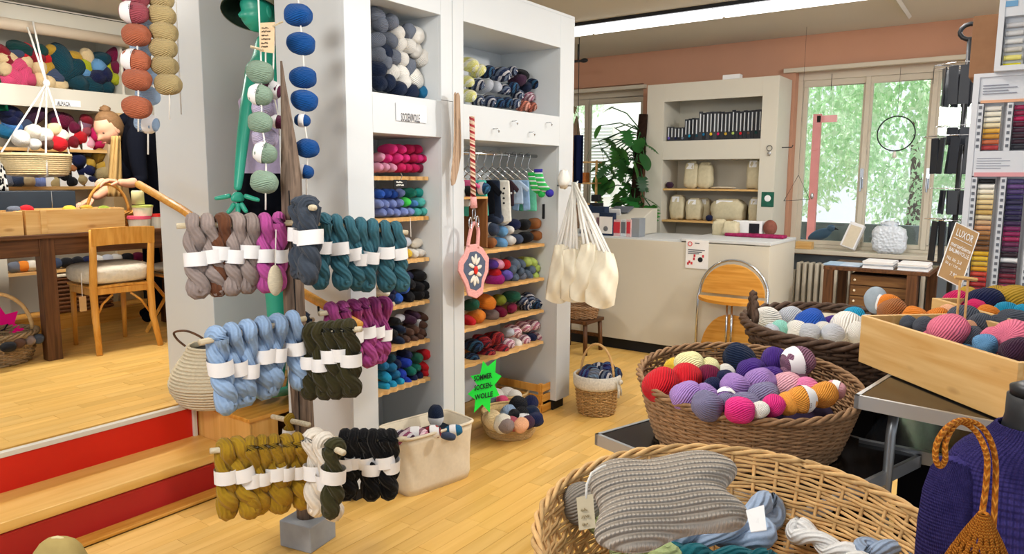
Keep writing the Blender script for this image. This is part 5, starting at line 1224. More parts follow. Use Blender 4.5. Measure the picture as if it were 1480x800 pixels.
# basket with pink star
bp=at(22,530,'z',PZ)
wb2=thing('handled_basket','grey wicker basket with arched handle holding a bright pink star sign','basket',(bp.x-.03,bp.y+.18,PZ))
wc=(bp.x-.03,bp.y+.2,PZ+.003)
wicker(wb2,wc,.17,.235,.19,15,30,.0075,M_weavep,sq=.9)
pts=[Vector((wc[0]+.22*math.cos(PI*i/18),wc[1],PZ+.19+.26*math.sin(PI*i/18))) for i in range(19)]
obj('handle',MB().tube(pts,.013,8),M_wick,wb2,smooth=True)
def star(cx,cy,d,pts,m,t,th=.003):
    P_=[dep(x,y,d) for (x,y) in pts];b=MB();n=(ray(cx,cy)).normalized()*th;k=len(P_)
    c0=dep(cx,cy,d);b.v=[c0]+P_+[c0+n]+[p+n for p in P_]
    for i in range(k):
        j=(i+1)%k;b.quad([0,1+i,1+j]);b.quad([k+1,k+2+j,k+2+i]);b.quad([1+i,k+2+i,k+2+j,1+j])
    return obj('star_card',b,m,t)
M_neonp=mat('neon_pink','f4107c',.8,.1,0);M_neong=mat('neon_green','30e84a',.8,.1,0)
st1=thing('pink_star_sign','neon pink star shaped card standing in the grey wicker basket','sign',dep(8,480,4.9)[:])
star(5,478,4.9,[(-32,505),(-18,478),(-32,445),(-8,455),(-2,440),(8,454),(26,449),(21,467),(37,476),(20,481),(19,497),(4,492),(-8,500)],M_neonp,st1)
obj('ink_stroke',MB().tube([dep(0,478,4.88),dep(6,476,4.88),dep(11,468,4.88)],.005,5),M_ink,st1);obj('ink_stroke',MB().tube([dep(2,486,4.88),dep(6,488,4.88)],.005,5),M_ink,st1)
for i,(x,y,cn_) in enumerate(((12,498,'black'),(28,492,'brown'),(44,488,'grey brown'),(56,486,'charcoal'))): ball(at(x,y+3,'z',PZ+.15),(1,i,0),.032,.045,cn_,'%s ball inside the basket with the pink star'%cn_,'balls with the pink star')
# garment hanging at the left edge
gm=thing('green_garment','dark green knitted garment hanging at the left edge of the frame','garment',dep(3,140,5.6)[:])
obj('knit_body',MB().grid(lambda u,v: dep(-40+52*u*(1-.25*(1-v)),112+48*v,5.6+.05*math.sin(u*9)),14,8),mat('green_knit','0f4a34',.95,.05,.1,60,.5),gm,smooth=True,solid=.01)
pj=thing('patterned_garment','black and white patterned knit hanging at the left edge above the dark box','garment',dep(3,250,5.3)[:])
M_bw=mat('bw','d8d4cc',.9,.1,0)
m,nt,b=nm('bw_knit',.95,.05);w_=N(nt,'ShaderNodeTexVoronoi');w_.inputs['Scale'].default_value=28;tc=N(nt,'ShaderNodeTexCoord');nt.links.new(tc.outputs['Object'],w_.inputs[0]);nt.links.new(mixc(nt,lin('18181c'),lin('e4e0d8'),mth(nt,'GREATER_THAN',w_.outputs[0],.42)),b.inputs['Base Color'])
obj('knit_body',MB().grid(lambda u,v: dep(-40+52*u*(.8+.2*v),222+54*v,5.3+.05*math.sin(u*9)),14,8),m,pj,smooth=True,solid=.01)
# ---------------- woman leaning over the table
def sp_(x,y,Y): return at(x,y,'y',Y)
def skinbody(name,chains,root,m,parent,sub=2):
    """chains: list of lists of (pos,radius); the first point of a later chain may be an index into the verts"""
    me=bpy.data.meshes.new(name);vs=[];es=[];rs=[]
    for ch in chains:
        prev=None
        for q in ch:
            if isinstance(q,int): prev=q;continue
            vs.append(Vector(q[0]));rs.append(q[1]);i=len(vs)-1
            if prev is not None: es.append((prev,i))
            prev=i
    off=Vector(parent['_o']);me.from_pydata([tuple(v-off) for v in vs],es,[]);me.materials.append(m)
    o=bpy.data.objects.new(name,me);C.objects.link(o);o.parent=parent
    k=o.modifiers.new('skin','SKIN');k.use_smooth_shade=True
    sv=me.skin_vertices[0].data
    for i,r in enumerate(rs): sv[i].radius=r if isinstance(r,tuple) else (r,r);sv[i].use_root=(i==root)
    s=o.modifiers.new('sub','SUBSURF');s.levels=sub;s.render_levels=sub
    return o
M_skin=mat('skin','d9a183',.6,.3,.04,8);M_navy=mat('dark_navy_wool','0e1018',.95,.05,.1,60,.3);M_hair=mat('dark_blond_hair','7c5c3c',.7,.2,.25,50,.6,stretch=(1,1,4))
wY=5.95
wm=thing('person','woman in dark top bending over the table basket, blond hair in a bun','person',(sp_(205,300,wY).x,wY,PZ))
hd=sp_(157,187,wY);nk=sp_(176,185,wY);shd=sp_(192,165,wY);bkk=sp_(208,158,wY);hip=sp_(222,290,wY+.05)
ft=Vector((sp_(215,400,wY).x,wY,PZ+.03))
skinbody('body',[[(hip,(.16,.15)),(sp_(214,240,wY),(.17,.15)),(sp_(203,195,wY),(.19,.15)),(sp_(190,172,wY),(.13,.11)),(sp_(178,175,wY),(.065,.06)),(sp_(172,180,wY),(.055,.05))],
 [0,(hip+Vector((-.03,-.02,-.25)),(.11,.1)),(ft+Vector((0,-.08,.4)),(.07,.07)),(ft+Vector((0,-.08,.06)),(.05,.05)),(ft+Vector((-.12,-.1,.01)),(.045,.035))],
 [0,(hip+Vector((.05,.08,-.25)),(.11,.1)),(ft+Vector((.08,.1,.4)),(.07,.07)),(ft+Vector((.08,.1,.06)),(.05,.05)),(ft+Vector((-.04,.1,.01)),(.045,.035))],
 [2,(sp_(196,190,wY-.2),(.085,.08)),(sp_(200,235,wY-.26),(.065,.06)),(sp_(205,262,wY-.3),(.055,.05)),(sp_(196,262,wY-.32),(.045,.042))],
 [2,(sp_(188,190,wY+.2),(.08,.08)),(sp_(184,230,wY+.12),(.06,.06)),(sp_(180,262,wY-.02),(.05,.05))]],0,M_navy,wm)
# forearms and hands
def hand(P,dirv,upv,s,parent,m,curl=.4):
    d=Vector(dirv).normalized();u_=Vector(upv).normalized();w=d.cross(u_).normalized();u_=w.cross(d)
    ch=[[(P,(.026*s,.022*s)),(P+d*.045*s,(.036*s,.016*s)),(P+d*.085*s,(.036*s,.013*s))]]
    skinbody('palm',ch,0,m,parent)
    for i,(o_,l_) in enumerate(((-.028,.062),(-.01,.074),(.009,.07),(.027,.056))):
        b0=P+d*.075*s+w*o_*s;b1=b0+(d+u_*-curl*.5+w*o_*4)*l_*.45*s;b2_=b1+(d*.75-u_*curl*1.3+w*o_*2)*l_*.35*s;b3=b2_+(d*.4-u_*curl*1.8)*l_*.25*s
        skinbody('finger',[[(b0,.0095*s),(b1,.009*s),(b2_,.008*s),(b3,.0065*s)]],0,m,parent)
    b0=P+d*.02*s-w*.03*s;skinbody('thumb',[[(b0,.012*s),(b0+(-w*.7+d*.6)*.035*s,.0105*s),(b0+(-w*.8+d*1.1-u_*.3)*.06*s,.008*s)]],0,m,parent)
h1=sp_(170,263,wY-.35);h2=sp_(128,289,wY-.15)
skinbody('forearm',[[(sp_(197,263,wY-.32),.043),(sp_(184,265,wY-.34),.036),(h1,.027)]],0,M_skin,wm);hand(h1,(-.9,-.1,.15),(0,-.2,1),1.15,wm,M_skin,.7)
skinbody('forearm',[[(sp_(172,265,wY-.05),.048),(sp_(152,276,wY-.1),.04),(sp_(136,286,wY-.15),.028)]],0,M_skin,wm);hand(sp_(134,287,wY-.15),(-.9,-.1,-.35),(0,0,1),1.1,wm,M_skin,.3)
# head in profile looking down-left
hM=Matrix.Rotation(math.radians(-20),3,'Y')
def face(hc,s,fwd,M2,m,parent,name='head'):
    """head built around +X = face direction"""
    b=MB()
    def fn(p):
        x,y,z=p.x,p.y,p.z;r=1
        if x>0:
            r*=1+.02*math.cos(z*3)
            r-=.10*max(0,x)*math.exp(-((z-.12)/.16)**2)*(1-math.exp(-(y/.25)**2)*.6)   # eye sockets
            r+=.30*math.exp(-((z+.12)/.13)**2-(y/.14)**2)*x                            # nose
            r+=.10*math.exp(-((z+.48)/.10)**2-(y/.28)**2)*x                             # mouth
            r-=.05*math.exp(-((z+.36)/.05)**2-(y/.3)**2)*x
            r+=.14*math.exp(-((z+.80)/.16)**2-(y/.3)**2)*x                              # chin
        if z<-.3: r*=1-.22*(-z-.3)*(1 if x>0 else 1.5)
        return r
    b.ell((0,0,0),(.098*s,.076*s,.118*s),48,36,fn=fn)
    b.v=[hc+M2@Vector(v) for v in b.v];o=obj(name,b,m,parent,smooth=True)
    for sd in(-1,1):
        e=MB();e.ell((0,0,0),(.018*s,.007*s,.030*s),12,10,fn=lambda p:1-.3*math.exp(-((p.x)**2+(p.z)**2)/.2))
        e.v=[hc+M2@(Vector(v)+Vector((-.004*s,sd*.076*s,-.006*s))) for v in e.v];obj('ear',e,m,parent,smooth=True)
    return o
fd=Matrix.Rotation(PI,3,'Z')@Matrix.Rotation(math.radians(32),3,'Y')
FM=Matrix.Rotation(math.radians(15),3,'Z')@fd
face(hd,1.08,None,FM,M_skin,wm)
e=MB()
for sd in(-1,1):
    q=hd+FM@Vector((.083,sd*.034,.014));e.ell(q,(.008,.012,.006),10,8)
o=obj('eyes',e,mat('eye_dark','4a382c',.3),wm,smooth=True);o['kind']='stuff'
lp=MB();lp.ell((0,0,0),(.012,.026,.009),12,8);lp.v=[hd+FM@(Vector(v)+Vector((.098,0,-.062))) for v in lp.v];obj('lips',lp,mat('lips','b8685c',.5),wm,smooth=True)
hrm=MB();hrm.ell((0,0,0),(.112,.09,.128),32,20,fn=lambda p:1 if not(p.x>.35 and p.z<.62) else .8)
hrm.v=[hd+FM@(Vector(v)+Vector((-.022,0,.016))) for v in hrm.v];obj('hair',hrm,M_hair,wm,smooth=True)
nb2=MB().ell(hd+FM@Vector((-.075,0,-.05)),(.055,.062,.085),16,12);obj('nape_hair',nb2,M_hair,wm,smooth=True)
bn=MB();bn.ell(hd+FM@Vector((-.06,0,.135)),(.04,.04,.035),16,12,fn=lambda p:1+.12*math.sin(p.z*9+p.x*5));obj('hair_bun',bn,M_hair,wm,smooth=True)
ap=MB().grid(lambda u,v:(sp_(161+13*u+v*(9*u-6),196+88*v,wY-.12-.05*math.sin(PI*u)+.012*math.sin(u*16+v*4))),16,12)
obj('beige_apron',ap,mat('beige_cloth','b8965e',.9,.1,.08),wm,smooth=True,solid=.008)
# ---------------- teal display doll in the niche
M_teal=mat('teal_gloss','2ba389',.38,.5,.03)
dY=3.3
dl=thing('teal_mannequin','glossy teal mannequin with a felt hat standing on the box in the niche','mannequin',(at(395,570,'z',PZ).x,dY,PZ))
q=lambda x,y,Y=dY: at(x,y,'y',Y)
xs_=lambda z,x: None
skinbody('body',[[(q(395,245),(.13,.09)),(q(392,190),(.115,.085)),(q(388,130),(.14,.09)),(q(388,95),(.13,.08)),(q(384,72),(.055,.05)),(q(380,48),(.045,.045))],
 [0,(q(385,290),(.1,.09)),(q(396,360),(.085,.08)),(q(400,430),(.062,.06)),(q(402,480),(.055,.055)),(q(402,545),(.036,.036)),(q(398,565),(.034,.03)),(q(372,571,3.2),(.03,.02))],
 [0,(q(412,290),(.1,.09)),(q(420,360),(.085,.08)),(q(424,430),(.062,.06)),(q(425,545),(.036,.036)),(q(420,563),(.034,.03)),(q(392,569,3.1),(.03,.02))],
 [3,(q(368,98),(.045,.04)),(q(357,150,3.22),(.034,.032)),(q(351,200,3.2),(.032,.03)),(q(346,250,3.18),(.025,.024)),(q(343,276,3.17),(.018,.018))],
 [3,(q(410,98),(.055,.05)),(q(425,150),(.045,.042)),(q(432,200),(.04,.038)),(q(440,250),(.03,.03))]],0,M_teal,dl)
hp=q(343,276,3.17)
skinbody('palm',[[(hp,(.02,.018)),(hp+Vector((0,0,-.03)),(.04,.018)),(hp+Vector((0,0,-.055)),(.042,.016))]],0,M_teal,dl)
rr_=R@Vector((1,0,0))
for i,(a,l_) in enumerate(((-.085,.02),(-.04,.065),(0,.075),(.035,.06),(.085,.03))):
    b0=hp+Vector((0,0,-.055 if 0<i<4 else -.02))+rr_*a*.35;b1=b0+rr_*a*.5+Vector((0,0,-l_*.5));b2_=b1+rr_*a*.45+Vector((0,0,-l_*.3))+f3*-.01
    skinbody('finger' ,[[(b0,.013),(b1,.0125),(b2_,.010)]],0,M_teal,dl)
hc=q(374,18);DM_=Matrix.Rotation(math.radians(182),3,'Z')@Matrix.Rotation(math.radians(8),3,'Y')
face(hc,1.0,None,DM_,M_teal,dl)
ht=thing('felt_hat','grey green felt hat with a wide turned brim on the teal mannequin','hat',q(368,5)[:])
M_felt=mat('grey_green_felt','9c9c84',.95,.05,.25,25,.5);M_felt2=mat('dark_felt','26362e',.95,.05,.15,40,.4)
tl_=Matrix.Rotation(math.radians(-6),3,'Y')@Matrix.Rotation(math.radians(10),3,'X')
hcz=hc+Vector((0,0,.04))
tl_=Matrix.Rotation(math.radians(-24),3,r_)
hcz=hc+Vector((0,0,.01))-r_*.03
obj('brim',MB().lathe([(.10,.085),(.118,.05),(.135,.02),(.148,-.02),(.144,-.022),(.130,.018),(.112,.048),(.095,.08)],36,c=hcz,M=tl_,cap=False),M_felt2,ht,smooth=True)
obj('crown',MB().lathe([(.152,-.022),(.152,-.012),(.140,.024),(.122,.056),(.112,.1),(.1,.15),(.06,.18),(.001,.185)],36,c=hcz,M=tl_,cap=False),M_felt,ht,smooth=True)
dr=thing('lavender_top','pale lavender knitted top and black skirt on the teal mannequin','clothing',q(392,300)[:])
mw=lambda pr,c,m_,n_:obj(n_,MB().lathe(pr,32,1,.75,c=c,cap=False),m_,dr,smooth=True)
cz=q(393,245);mw([(.17,-.02),(.155,.1),(.15,.22),(.165,.34),(.12,.40),(.115,.40),(.15,.34)],cz,mat('lavender_knit','bdb0d0',.95,.05,.08,60,.5),'knit_top')
mw([(.2,-.28),(.19,-.1),(.165,.0),(.14,.05)],cz,M_navy,'skirt')
# handwritten tag pegged to the string
tg=thing('handwritten_tag','kraft paper tag with handwriting pegged to the string before the mannequin','label',dep(385,60,2.8)[:])
T2=[dep(376,33,2.8),dep(397,32,2.8),dep(396,77,2.8),dep(375,74,2.8)]
obj('card',cardq(T2),mat('tag_kraft','dcc09c',.9,.1,.05,60),tg);T2[2]=T2[1]+(T2[3]-T2[0])
scribble(T2[0]+(T2[1]-T2[0])*.12+(T2[3]-T2[0])*.12,T2[1]-T2[0],T2[3]-T2[0],(T2[1]-T2[0]).length*.8,(T2[3]-T2[0]).length*.8,6,M_ink,tg,.0009)
obj('clothes_peg',MB().tube([dep(362,67,2.79),dep(379,72,2.79)],.005,4),M_peg,tg)
obj('clothes_peg',MB().tube([dep(394,38,2.79),dep(409,31,2.79)],.004,4),M_peg,tg)
# seagrass belly basket
bb=at(318,583,'z',PZ);bc2=(bb.x+.0,bb.y+.02,PZ+.002)
sb=thing('belly_basket','two tone seagrass belly basket with loop handle on the corner of the wooden box','basket',bc2)
pr=[(.001,0),(.14,0),(.19,.03),(.225,.09),(.232,.13)]
pr2=[(.232,.13),(.215,.18),(.185,.23),(.15,.275),(.13,.32),(.122,.32),(.142,.275),(.178,.23),(.2,.18)]
M_sgd=mat('seagrass_dark','b59a78',.85,.1,.2,70,.6,stretch=(1,1,3));M_sgl=mat('seagrass_light','d8ccb2',.85,.1,.14,70,.6,stretch=(1,1,3))
obj('lower_body',MB().lathe(pr,36,c=bc2),M_sgd,sb,smooth=True);obj('upper_body',MB().lathe(pr2,36,c=bc2,cap=False),M_sgl,sb,smooth=True)
cl=MB()
for j in range(20):
    z=.012+j*.016;
    P_=pr+pr2[1:5];r=None
    for (ra,za),(rb,zb) in zip(P_[:-1],P_[1:]):
        if za<=z<=zb and zb>za: r=ra+(rb-ra)*(z-za)/(zb-za)
    if r: cl.tube([Vector(bc2)+Vector(((r+.001)*math.cos(2*PI*i/36),(r+.001)*math.sin(2*PI*i/36),z+.002*math.sin(i*3))) for i in range(36)],.0065,5,closed=True)
o=obj('coils',cl,M_sgl,sb,smooth=True,fix=False);o['kind']='stuff'
a=dep(296,499,(R.transposed()@(Vector(bc2)-O)).z*-1-.03);b_=dep(262,503,-(R.transposed()@(Vector(bc2)-O)).z-.03)
d0_=-(R.transposed()@(Vector(bc2)-O)).z
obj('handle',MB().tube(smoothpath([dep(301,500,d0_-.05),dep(292,488,d0_-.07),dep(270,478,d0_-.08),dep(252,480,d0_-.08),dep(256,490,d0_-.07),dep(268,500,d0_-.06)]),.006,6),M_brown,sb,smooth=True)
obj('inside_shade',MB().lathe([(.001,.285),(.136,.285),(.13,.29),(.001,.29)],24,c=bc2),M_dark,sb)  # black disc stands in for the shade inside the opening
kp=thing('crochet_leaf','small beige crocheted pouch hanging under the upper left peg','pouch',dep(398,390,2.8)[:])
obj('pouch_body',MB().ell(dep(398,408,2.8),(.032,.02,.068),16,12,fn=lambda p:1-.25*max(0,-p.z)),M_sgl,kp,smooth=True);obj('cord',MB().tube([dep(398,383,2.8),dep(399,330,2.85)],.002,5),M_cord,kp)

# khaki cushion-like bag at the bottom left corner
kb_=dep(85,800,1.75);kk=thing('khaki_bag','rounded khaki canvas bag peeking in at the bottom left corner','bag',(kb_.x,kb_.y,0))
top_=at(95,772,'y',kb_.y).z
def kf(p): return 1/(abs(p.x)**3+abs(p.y)**3+abs(p.z)**3)**(1/3)
Mk=Matrix.Rotation(math.radians(-54),3,'Z')
obj('bag_body',MB().ell((kb_.x,kb_.y,top_/2),(.085,.05,top_/2),26,20,M=Mk,fn=kf),mat('khaki_canvas','a8935c',.9,.1,.1,30,.3),kk,smooth=True)
obj('piping',MB().tube([Vector((kb_.x,kb_.y,top_/2))+Mk@Vector((.083*math.cos(a),-.0,.0))+Vector((0,0,top_/2*1.0*math.sin(a))) for a in [PI*i/24 for i in range(25)]],.005,6),mat('pale_piping','cbbd90',.8),kk,smooth=True)
# ================= things on, in and before the shelf units
FY=UY-.003
# handwritten label on the middle fascia
a=at(572,148,'y',FY);b=at(616,181,'y',FY)
lb=thing('shelf_label','white card with handwritten capitals taped below the fluffy grey balls','label',(a.x,FY,b.z))
obj('card',MB().b2((a.x,FY-.003,b.z+.01),(b.x,FY,a.z)),M_paper,lb);text('SOCKENWOLLE',Vector((a.x+.03,FY-.003,a.z-.045)),Vector((1,0,-.0)),Vector((0,0,-1)),(b.x-a.x)*.62,.04,mat('grey_ink','5a5a60',.8,.1,0),lb)
# little wire hooks on wide unit fascia
for i,(x,y) in enumerate(((713,186),(740,175),(765,191),(790,177))):
    p=at(x,y,'y',FY);obj('hook',MB().tube([p,p+Vector((0,-.03,0)),p+Vector((.004,-.035,-.015)),p+Vector((.012,-.03,-.02)),p+Vector((.018,-.03,-.01))],.003,6),M_steel,u2,smooth=True)
# wooden sock blockers hung at the stile
sbk=thing('sock_blocker','pair of cut wooden sock blockers hanging on the stile between the units','sock blocker',at(658,200,'y',2.47)[:])
ol=[(653,142),(657,136),(663,137),(667,150),(668,180),(671,205),(667,225),(664,245),(660,262),(656,261),(655,250),(658,225),(662,205),(659,185),(658,165),(655,155)]
P_=[at(x,y,'y',2.46) for (x,y) in ol];b=MB();k=len(P_);dv=Vector((.035,-.07,0)).normalized()*.006
# the blockers hang edge on, thin plywood twisted away from the stile
for q in (0,1):
    b=MB();sh_=Vector((.0,-.03*q,0))
    pts=[]
    for (x,z) in [(0,.0),(.03,.012),(.06,.0),(.066,-.08),(.06,-.16),(.075,-.25),(.1,-.32),(.15,-.39),(.165,-.43),(.145,-.46),(.1,-.45),(.03,-.38),(-.02,-.3),(-.022,-.2),(-.01,-.1)]: pts.append((x-.03,z))
    M_=Matrix.Rotation(math.radians(-155 if q==0 else -150),3,'Z')
    b.prism(pts,.006,M=M_,c=at(660,137,'y',2.49)+Vector((.01-.02*q,0,-.0)))
    obj('plywood_foot',b,wood('plywood%d'%q,'bfa58c','9c8068',.6,.2,'Z',5),sbk)
p=at(655,143,'y',UY);obj('hook_wire',MB().tube([at(637,144,'y',UY-.01),at(655,147,'y',2.5)],.0015,5),M_dsteel,sbk)
# braided strap with pink crochet potholder
YS=2.44
bs=thing('braided_strap','red and cream braided strap ending in a pink knitted cuff before the wide unit','strap',at(683,300,'y',YS)[:])
m,nt,b_=nm('candy_braid',.9,.1);tc=N(nt,'ShaderNodeTexCoord');sp=N(nt,'ShaderNodeSeparateXYZ');nt.links.new(tc.outputs['UV'],sp.inputs[0])
t_=mth(nt,'FRACT',mth(nt,'ADD',mth(nt,'MULTIPLY',sp.outputs[0],1.0),mth(nt,'MULTIPLY',sp.outputs[1],11)))
r2=mth(nt,'GREATER_THAN',t_,.62);nt.links.new(mixc(nt,lin('ecc9b0'),lin('b8444a'),r2),b_.inputs['Base Color']);bump(nt,b_,mth(nt,'SINE',mth(nt,'MULTIPLY',t_,12.5)),.8,.006)
obj('braid',MB().tube([at(682,168,'y',YS),at(683,220,'y',YS),at(684,290,'y',YS)],.014,12),m,bs,smooth=True)
M_pk2=mat('pink_crochet','e8a8a4',.95,.05,.1,120,.9,bd=.004)
obj('cuff',MB().tube([at(684,284,'y',YS),at(685,300,'y',YS)],[.016,.019],12),M_pk2,bs,smooth=True)
obj('ring',MB().tube([at(685,308,'y',YS)+Vector((.012*math.cos(i*.52),0,.03*math.sin(i*.52))) for i in range(12)],.003,6,closed=True),M_steel,bs,smooth=True)
for i,(x,y) in enumerate(((680,322),(690,320))): obj('carabiner',MB().tube([at(x,y,'y',YS)+Vector((.012*math.cos(k*.52),0,.03*math.sin(k*.52))) for k in range(12)],.003,6,closed=True),M_steel,bs,smooth=True)
ph=thing('crochet_potholder','hexagonal pink crocheted potholder with white petals and red centre','potholder',at(684,380,'y',2.46)[:])
hx=[(686,326),(693,330),(692,352),(704,372),(704,390),(697,425),(688,430),(675,427),(671,412),(662,388),(663,375),(672,352),(679,345),(681,330)]
hx=[(688,352),(697,358),(706,372),(705,392),(699,408),(697,424),(688,431),(676,427),(672,412),(662,392),(663,378),(671,366),(675,354)]
c0_=at(685,391,'y',2.46)
def ringed(pts,Y,name,m,parent,th=.012,scale=1,yo=0):
    P_=[at(x,y,'y',Y) for (x,y) in pts];cc=sum(P_,Vector())/len(P_);b=MB();n=len(P_)
    P_=[cc+(p-cc)*scale for p in P_]
    b.v=[Vector((p.x,p.y+yo-th/2,p.z)) for p in P_]+[Vector((p.x,p.y+yo+th/2,p.z)) for p in P_]
    b.quad(list(range(n)));b.quad(list(range(n,2*n))[::-1])
    for i in range(n): j=(i+1)%n;b.quad([i,n+i,n+j,j])
    return obj(name,b,m,parent,bevel=.004),cc
o,cc=ringed(hx,2.46,'pink_border',M_pk2,ph)
ringed(hx,2.46,'grey_field',mat('slate_crochet','5c6478',.95,.05,.1,120,.6),ph,.004,.72,-.006)
M_wc=mat('white_crochet','e6dfd2',.95,.05,.1,150,.8)
for i in range(10):
    a=i*PI/5+.2;e=MB().ell(cc+Vector((.046*math.cos(a)*.72,-.010,.046*math.sin(a)*1.35)),(.0115,.004,.026),10,8,M=Matrix.Rotation(-(a-PI/2),3,'Y'));obj('petal',e,M_wc,ph,smooth=True)
obj('red_centre',MB().ell(cc+Vector((0,-.015,0)),(.017,.006,.024),12,8),M_red,ph,smooth=True)
obj('hanging_loop',MB().tube(smoothpath([at(676,356,'y',2.46),at(681,330,'y',2.46),at(686,322,'y',2.46),at(691,332,'y',2.46),at(690,358,'y',2.46)]),.01,8),M_pk2,ph,smooth=True)
# wooden divider box at the left of the wide bay
dv=thing('small_wooden_shelf','small wooden box shelf at the left inside the wide unit','shelf',at(690,330,'y',2.66)[:])
za_=at(690,287,'y',2.64).z;xr=at(701,300,'y',2.64).x
obj('side_board',MB().b2((xr-.012,2.62,1.152),(xr,2.95,za_)),wood('teak','8a5a30','6a4020',.5,.3,'Z',3),dv);obj('top_board',MB().b2((3.095,2.62,za_),(xr,2.95,za_+.012)),M_shelf,dv)
ball(at(697,272,'y',2.68),(0.2,-1,0),.036,.05,'bluish teal','blue ball with paper band on top of the small wooden box shelf',None,M_sockblue,0)
ball(at(678,276,'y',2.68),(0,-1,0),.03,.05,'black','black ball on the small wooden box shelf behind the strap')
# hanger rod with tiny garments
Yr=2.72;zr=at(700,222,'y',Yr).z
rod=thing('hanger_rod','grey steel rod across the wide unit carrying small wire hangers','rod',(3.5,Yr,zr));obj('rod',MB().tube([(3.09,Yr,zr),(4.03,Yr,zr)],.011,12),M_steel,rod,smooth=True)
garm=[('lime yellow baby trousers','d8dc6c',.10,.15,708),('white and grey baby socks','dcdcd8',.05,.12,716),('bright pink baby top','f06c9c',.07,.10,722),('mint knitted baby trousers','5cd0bc',.10,.2,729),('black hooded baby jacket','16181e',.10,.2,741),('charcoal baby trousers','2c3444',.08,.22,750),('white patched baby trousers','e8e6dc',.10,.24,758),('dark leopard baby top','3a2c34',.07,.16,766),('pale blue dotted baby shirt','a8bcd4',.09,.15,774),('pale blue baby trousers','8cacd0',.08,.18,781),('mint green baby shorts','6cc8a8',.09,.2,789)]
for i,(nm_,c_,w_,h_,px_) in enumerate(garm):
    p=at(px_-8,222,'y',Yr);p=Vector((3.17+i*.077,Yr,zr))
    hgr=thing('small_hanger','small wire and wood hanger with %s'%nm_,'hanger',p[:],0,'small hangers on the rod')
    A_h=math.radians(62);cx2,sy2=math.cos(A_h),math.sin(A_h);V_=lambda u,z:Vector((p.x+u*cx2,p.y-u*sy2,p.z+z))
    obj('hook',MB().tube([V_(-.018,0.0),V_(-.012,.016),V_(.004,.02),V_(.014,.01),V_(.01,-.02),V_(0,-.05),V_(0,-.075)],.0025,6),M_steel,hgr,smooth=True)
    obj('arms',MB().tube([V_(-.09,-.15),V_(0,-.075),V_(.09,-.15)],.004,6),M_steel,hgr,smooth=True)
    g_=thing('baby_garment','%s hanging on the rod in the wide unit'%nm_,'garment',V_(0,-.3)[:],0,'baby garments on the rod')
    mm=mat(nm_[:18],c_,.95,.05,.12,60,.5);t0=-.15;top=-.155;bw=w_
    if 'trousers' in nm_:
        ol=[(-bw*.6,top),(bw*.6,top),(bw*.75,top-h_*1.05),(bw*.2,top-h_*1.1),(0,top-h_*.45),(-bw*.2,top-h_*1.1),(-bw*.75,top-h_*1.05)]
    elif 'socks' in nm_: ol=[(-.03,top),(.03,top),(.035,top-.1),(.07,top-.12),(.06,top-.15),(-.02,top-.15),(-.035,top-.1)]
    else: ol=[(-bw*.4,top),(bw*.4,top),(bw*1.1,top-h_*.35),(bw*.9,top-h_*.5),(bw*.6,top-h_*.35),(bw*.65,top-h_),(-bw*.65,top-h_),(-bw*.6,top-h_*.35),(-bw*.9,top-h_*.5),(-bw*1.1,top-h_*.35)]
    M_=Matrix.Rotation(-A_h,3,'Z');b=MB().prism(ol,.022,M=M_,c=p);obj('cloth',b,mm,g_,bevel=.008)
    if 'dotted' in nm_ or 'patched' in nm_ or 'leopard' in nm_:
        d=MB()
        for q in range(4): d.ell(V_(rnd.uniform(-.03,.03),top-.05-q*.03),(.014,.014,.012),8,6)
        o=obj('patches',d,M_dark if 'patched' in nm_ else M_paper,g_,smooth=True);o['kind']='stuff'
# striped socks on the right wall
m,nt,b_=nm('striped_sock',.95,.05);tc=N(nt,'ShaderNodeTexCoord');sp=N(nt,'ShaderNodeSeparateXYZ');nt.links.new(tc.outputs['Object'],sp.inputs[0])
r2=mth(nt,'GREATER_THAN',mth(nt,'FRACT',mth(nt,'MULTIPLY',sp.outputs[2],38)),.72);cA_=mixc(nt,lin('3cb45c'),lin('d8dce0'),r2);nt.links.new(cA_,b_.inputs['Base Color']);bump(nt,b_,noise(nt,150),.5)
def sock(x,y,d,m,lbl,s=1,toe=None):
    p=dep(x,y,d);t=thing('knitted_sock',lbl,'sock',p[:],0,'striped socks hung in the wide unit')
    u_=r_;w_=Vector((0,0,1));path=[p,p-w_*.05*s+u_*.01,p-w_*.10*s+u_*.03*s,p-w_*.135*s+u_*.07*s]
    obj('leg_and_foot',MB().tube(path,[.034*s,.034*s,.038*s,.032*s],14,flat=.45),m,t,smooth=True)
    obj('toe',MB().ell(path[-1]+u_*.012-w_*.012,(.036*s,.028*s,.03*s),14,10),toe,t,smooth=True);obj('cuff',MB().tube([p+w_*.02,p],.036*s,14,flat=.45),toe,t,smooth=True)
d_=4.35;M_bt=mat('violet_toe','3a3490',.95,.05,.1,80,.4);M_gt=mat('green_toe','34ac54',.95,.05,.1,80,.4)
sock(768,254,d_,m,'green striped knitted sock with green toe hanging behind its partner',.7,M_gt);sock(778,249,d_-.06,m,'green striped knitted sock with violet toe in front of its partner',.8,M_bt)
tag(obj('metal_bracket',MB().b2((4.035,2.66,at(790,305,'x',4.04).z-.05),(4.05,2.672,at(790,295,'x',4.04).z)),M_dsteel),'small grey metal strip screwed inside the wide unit wall','bracket')
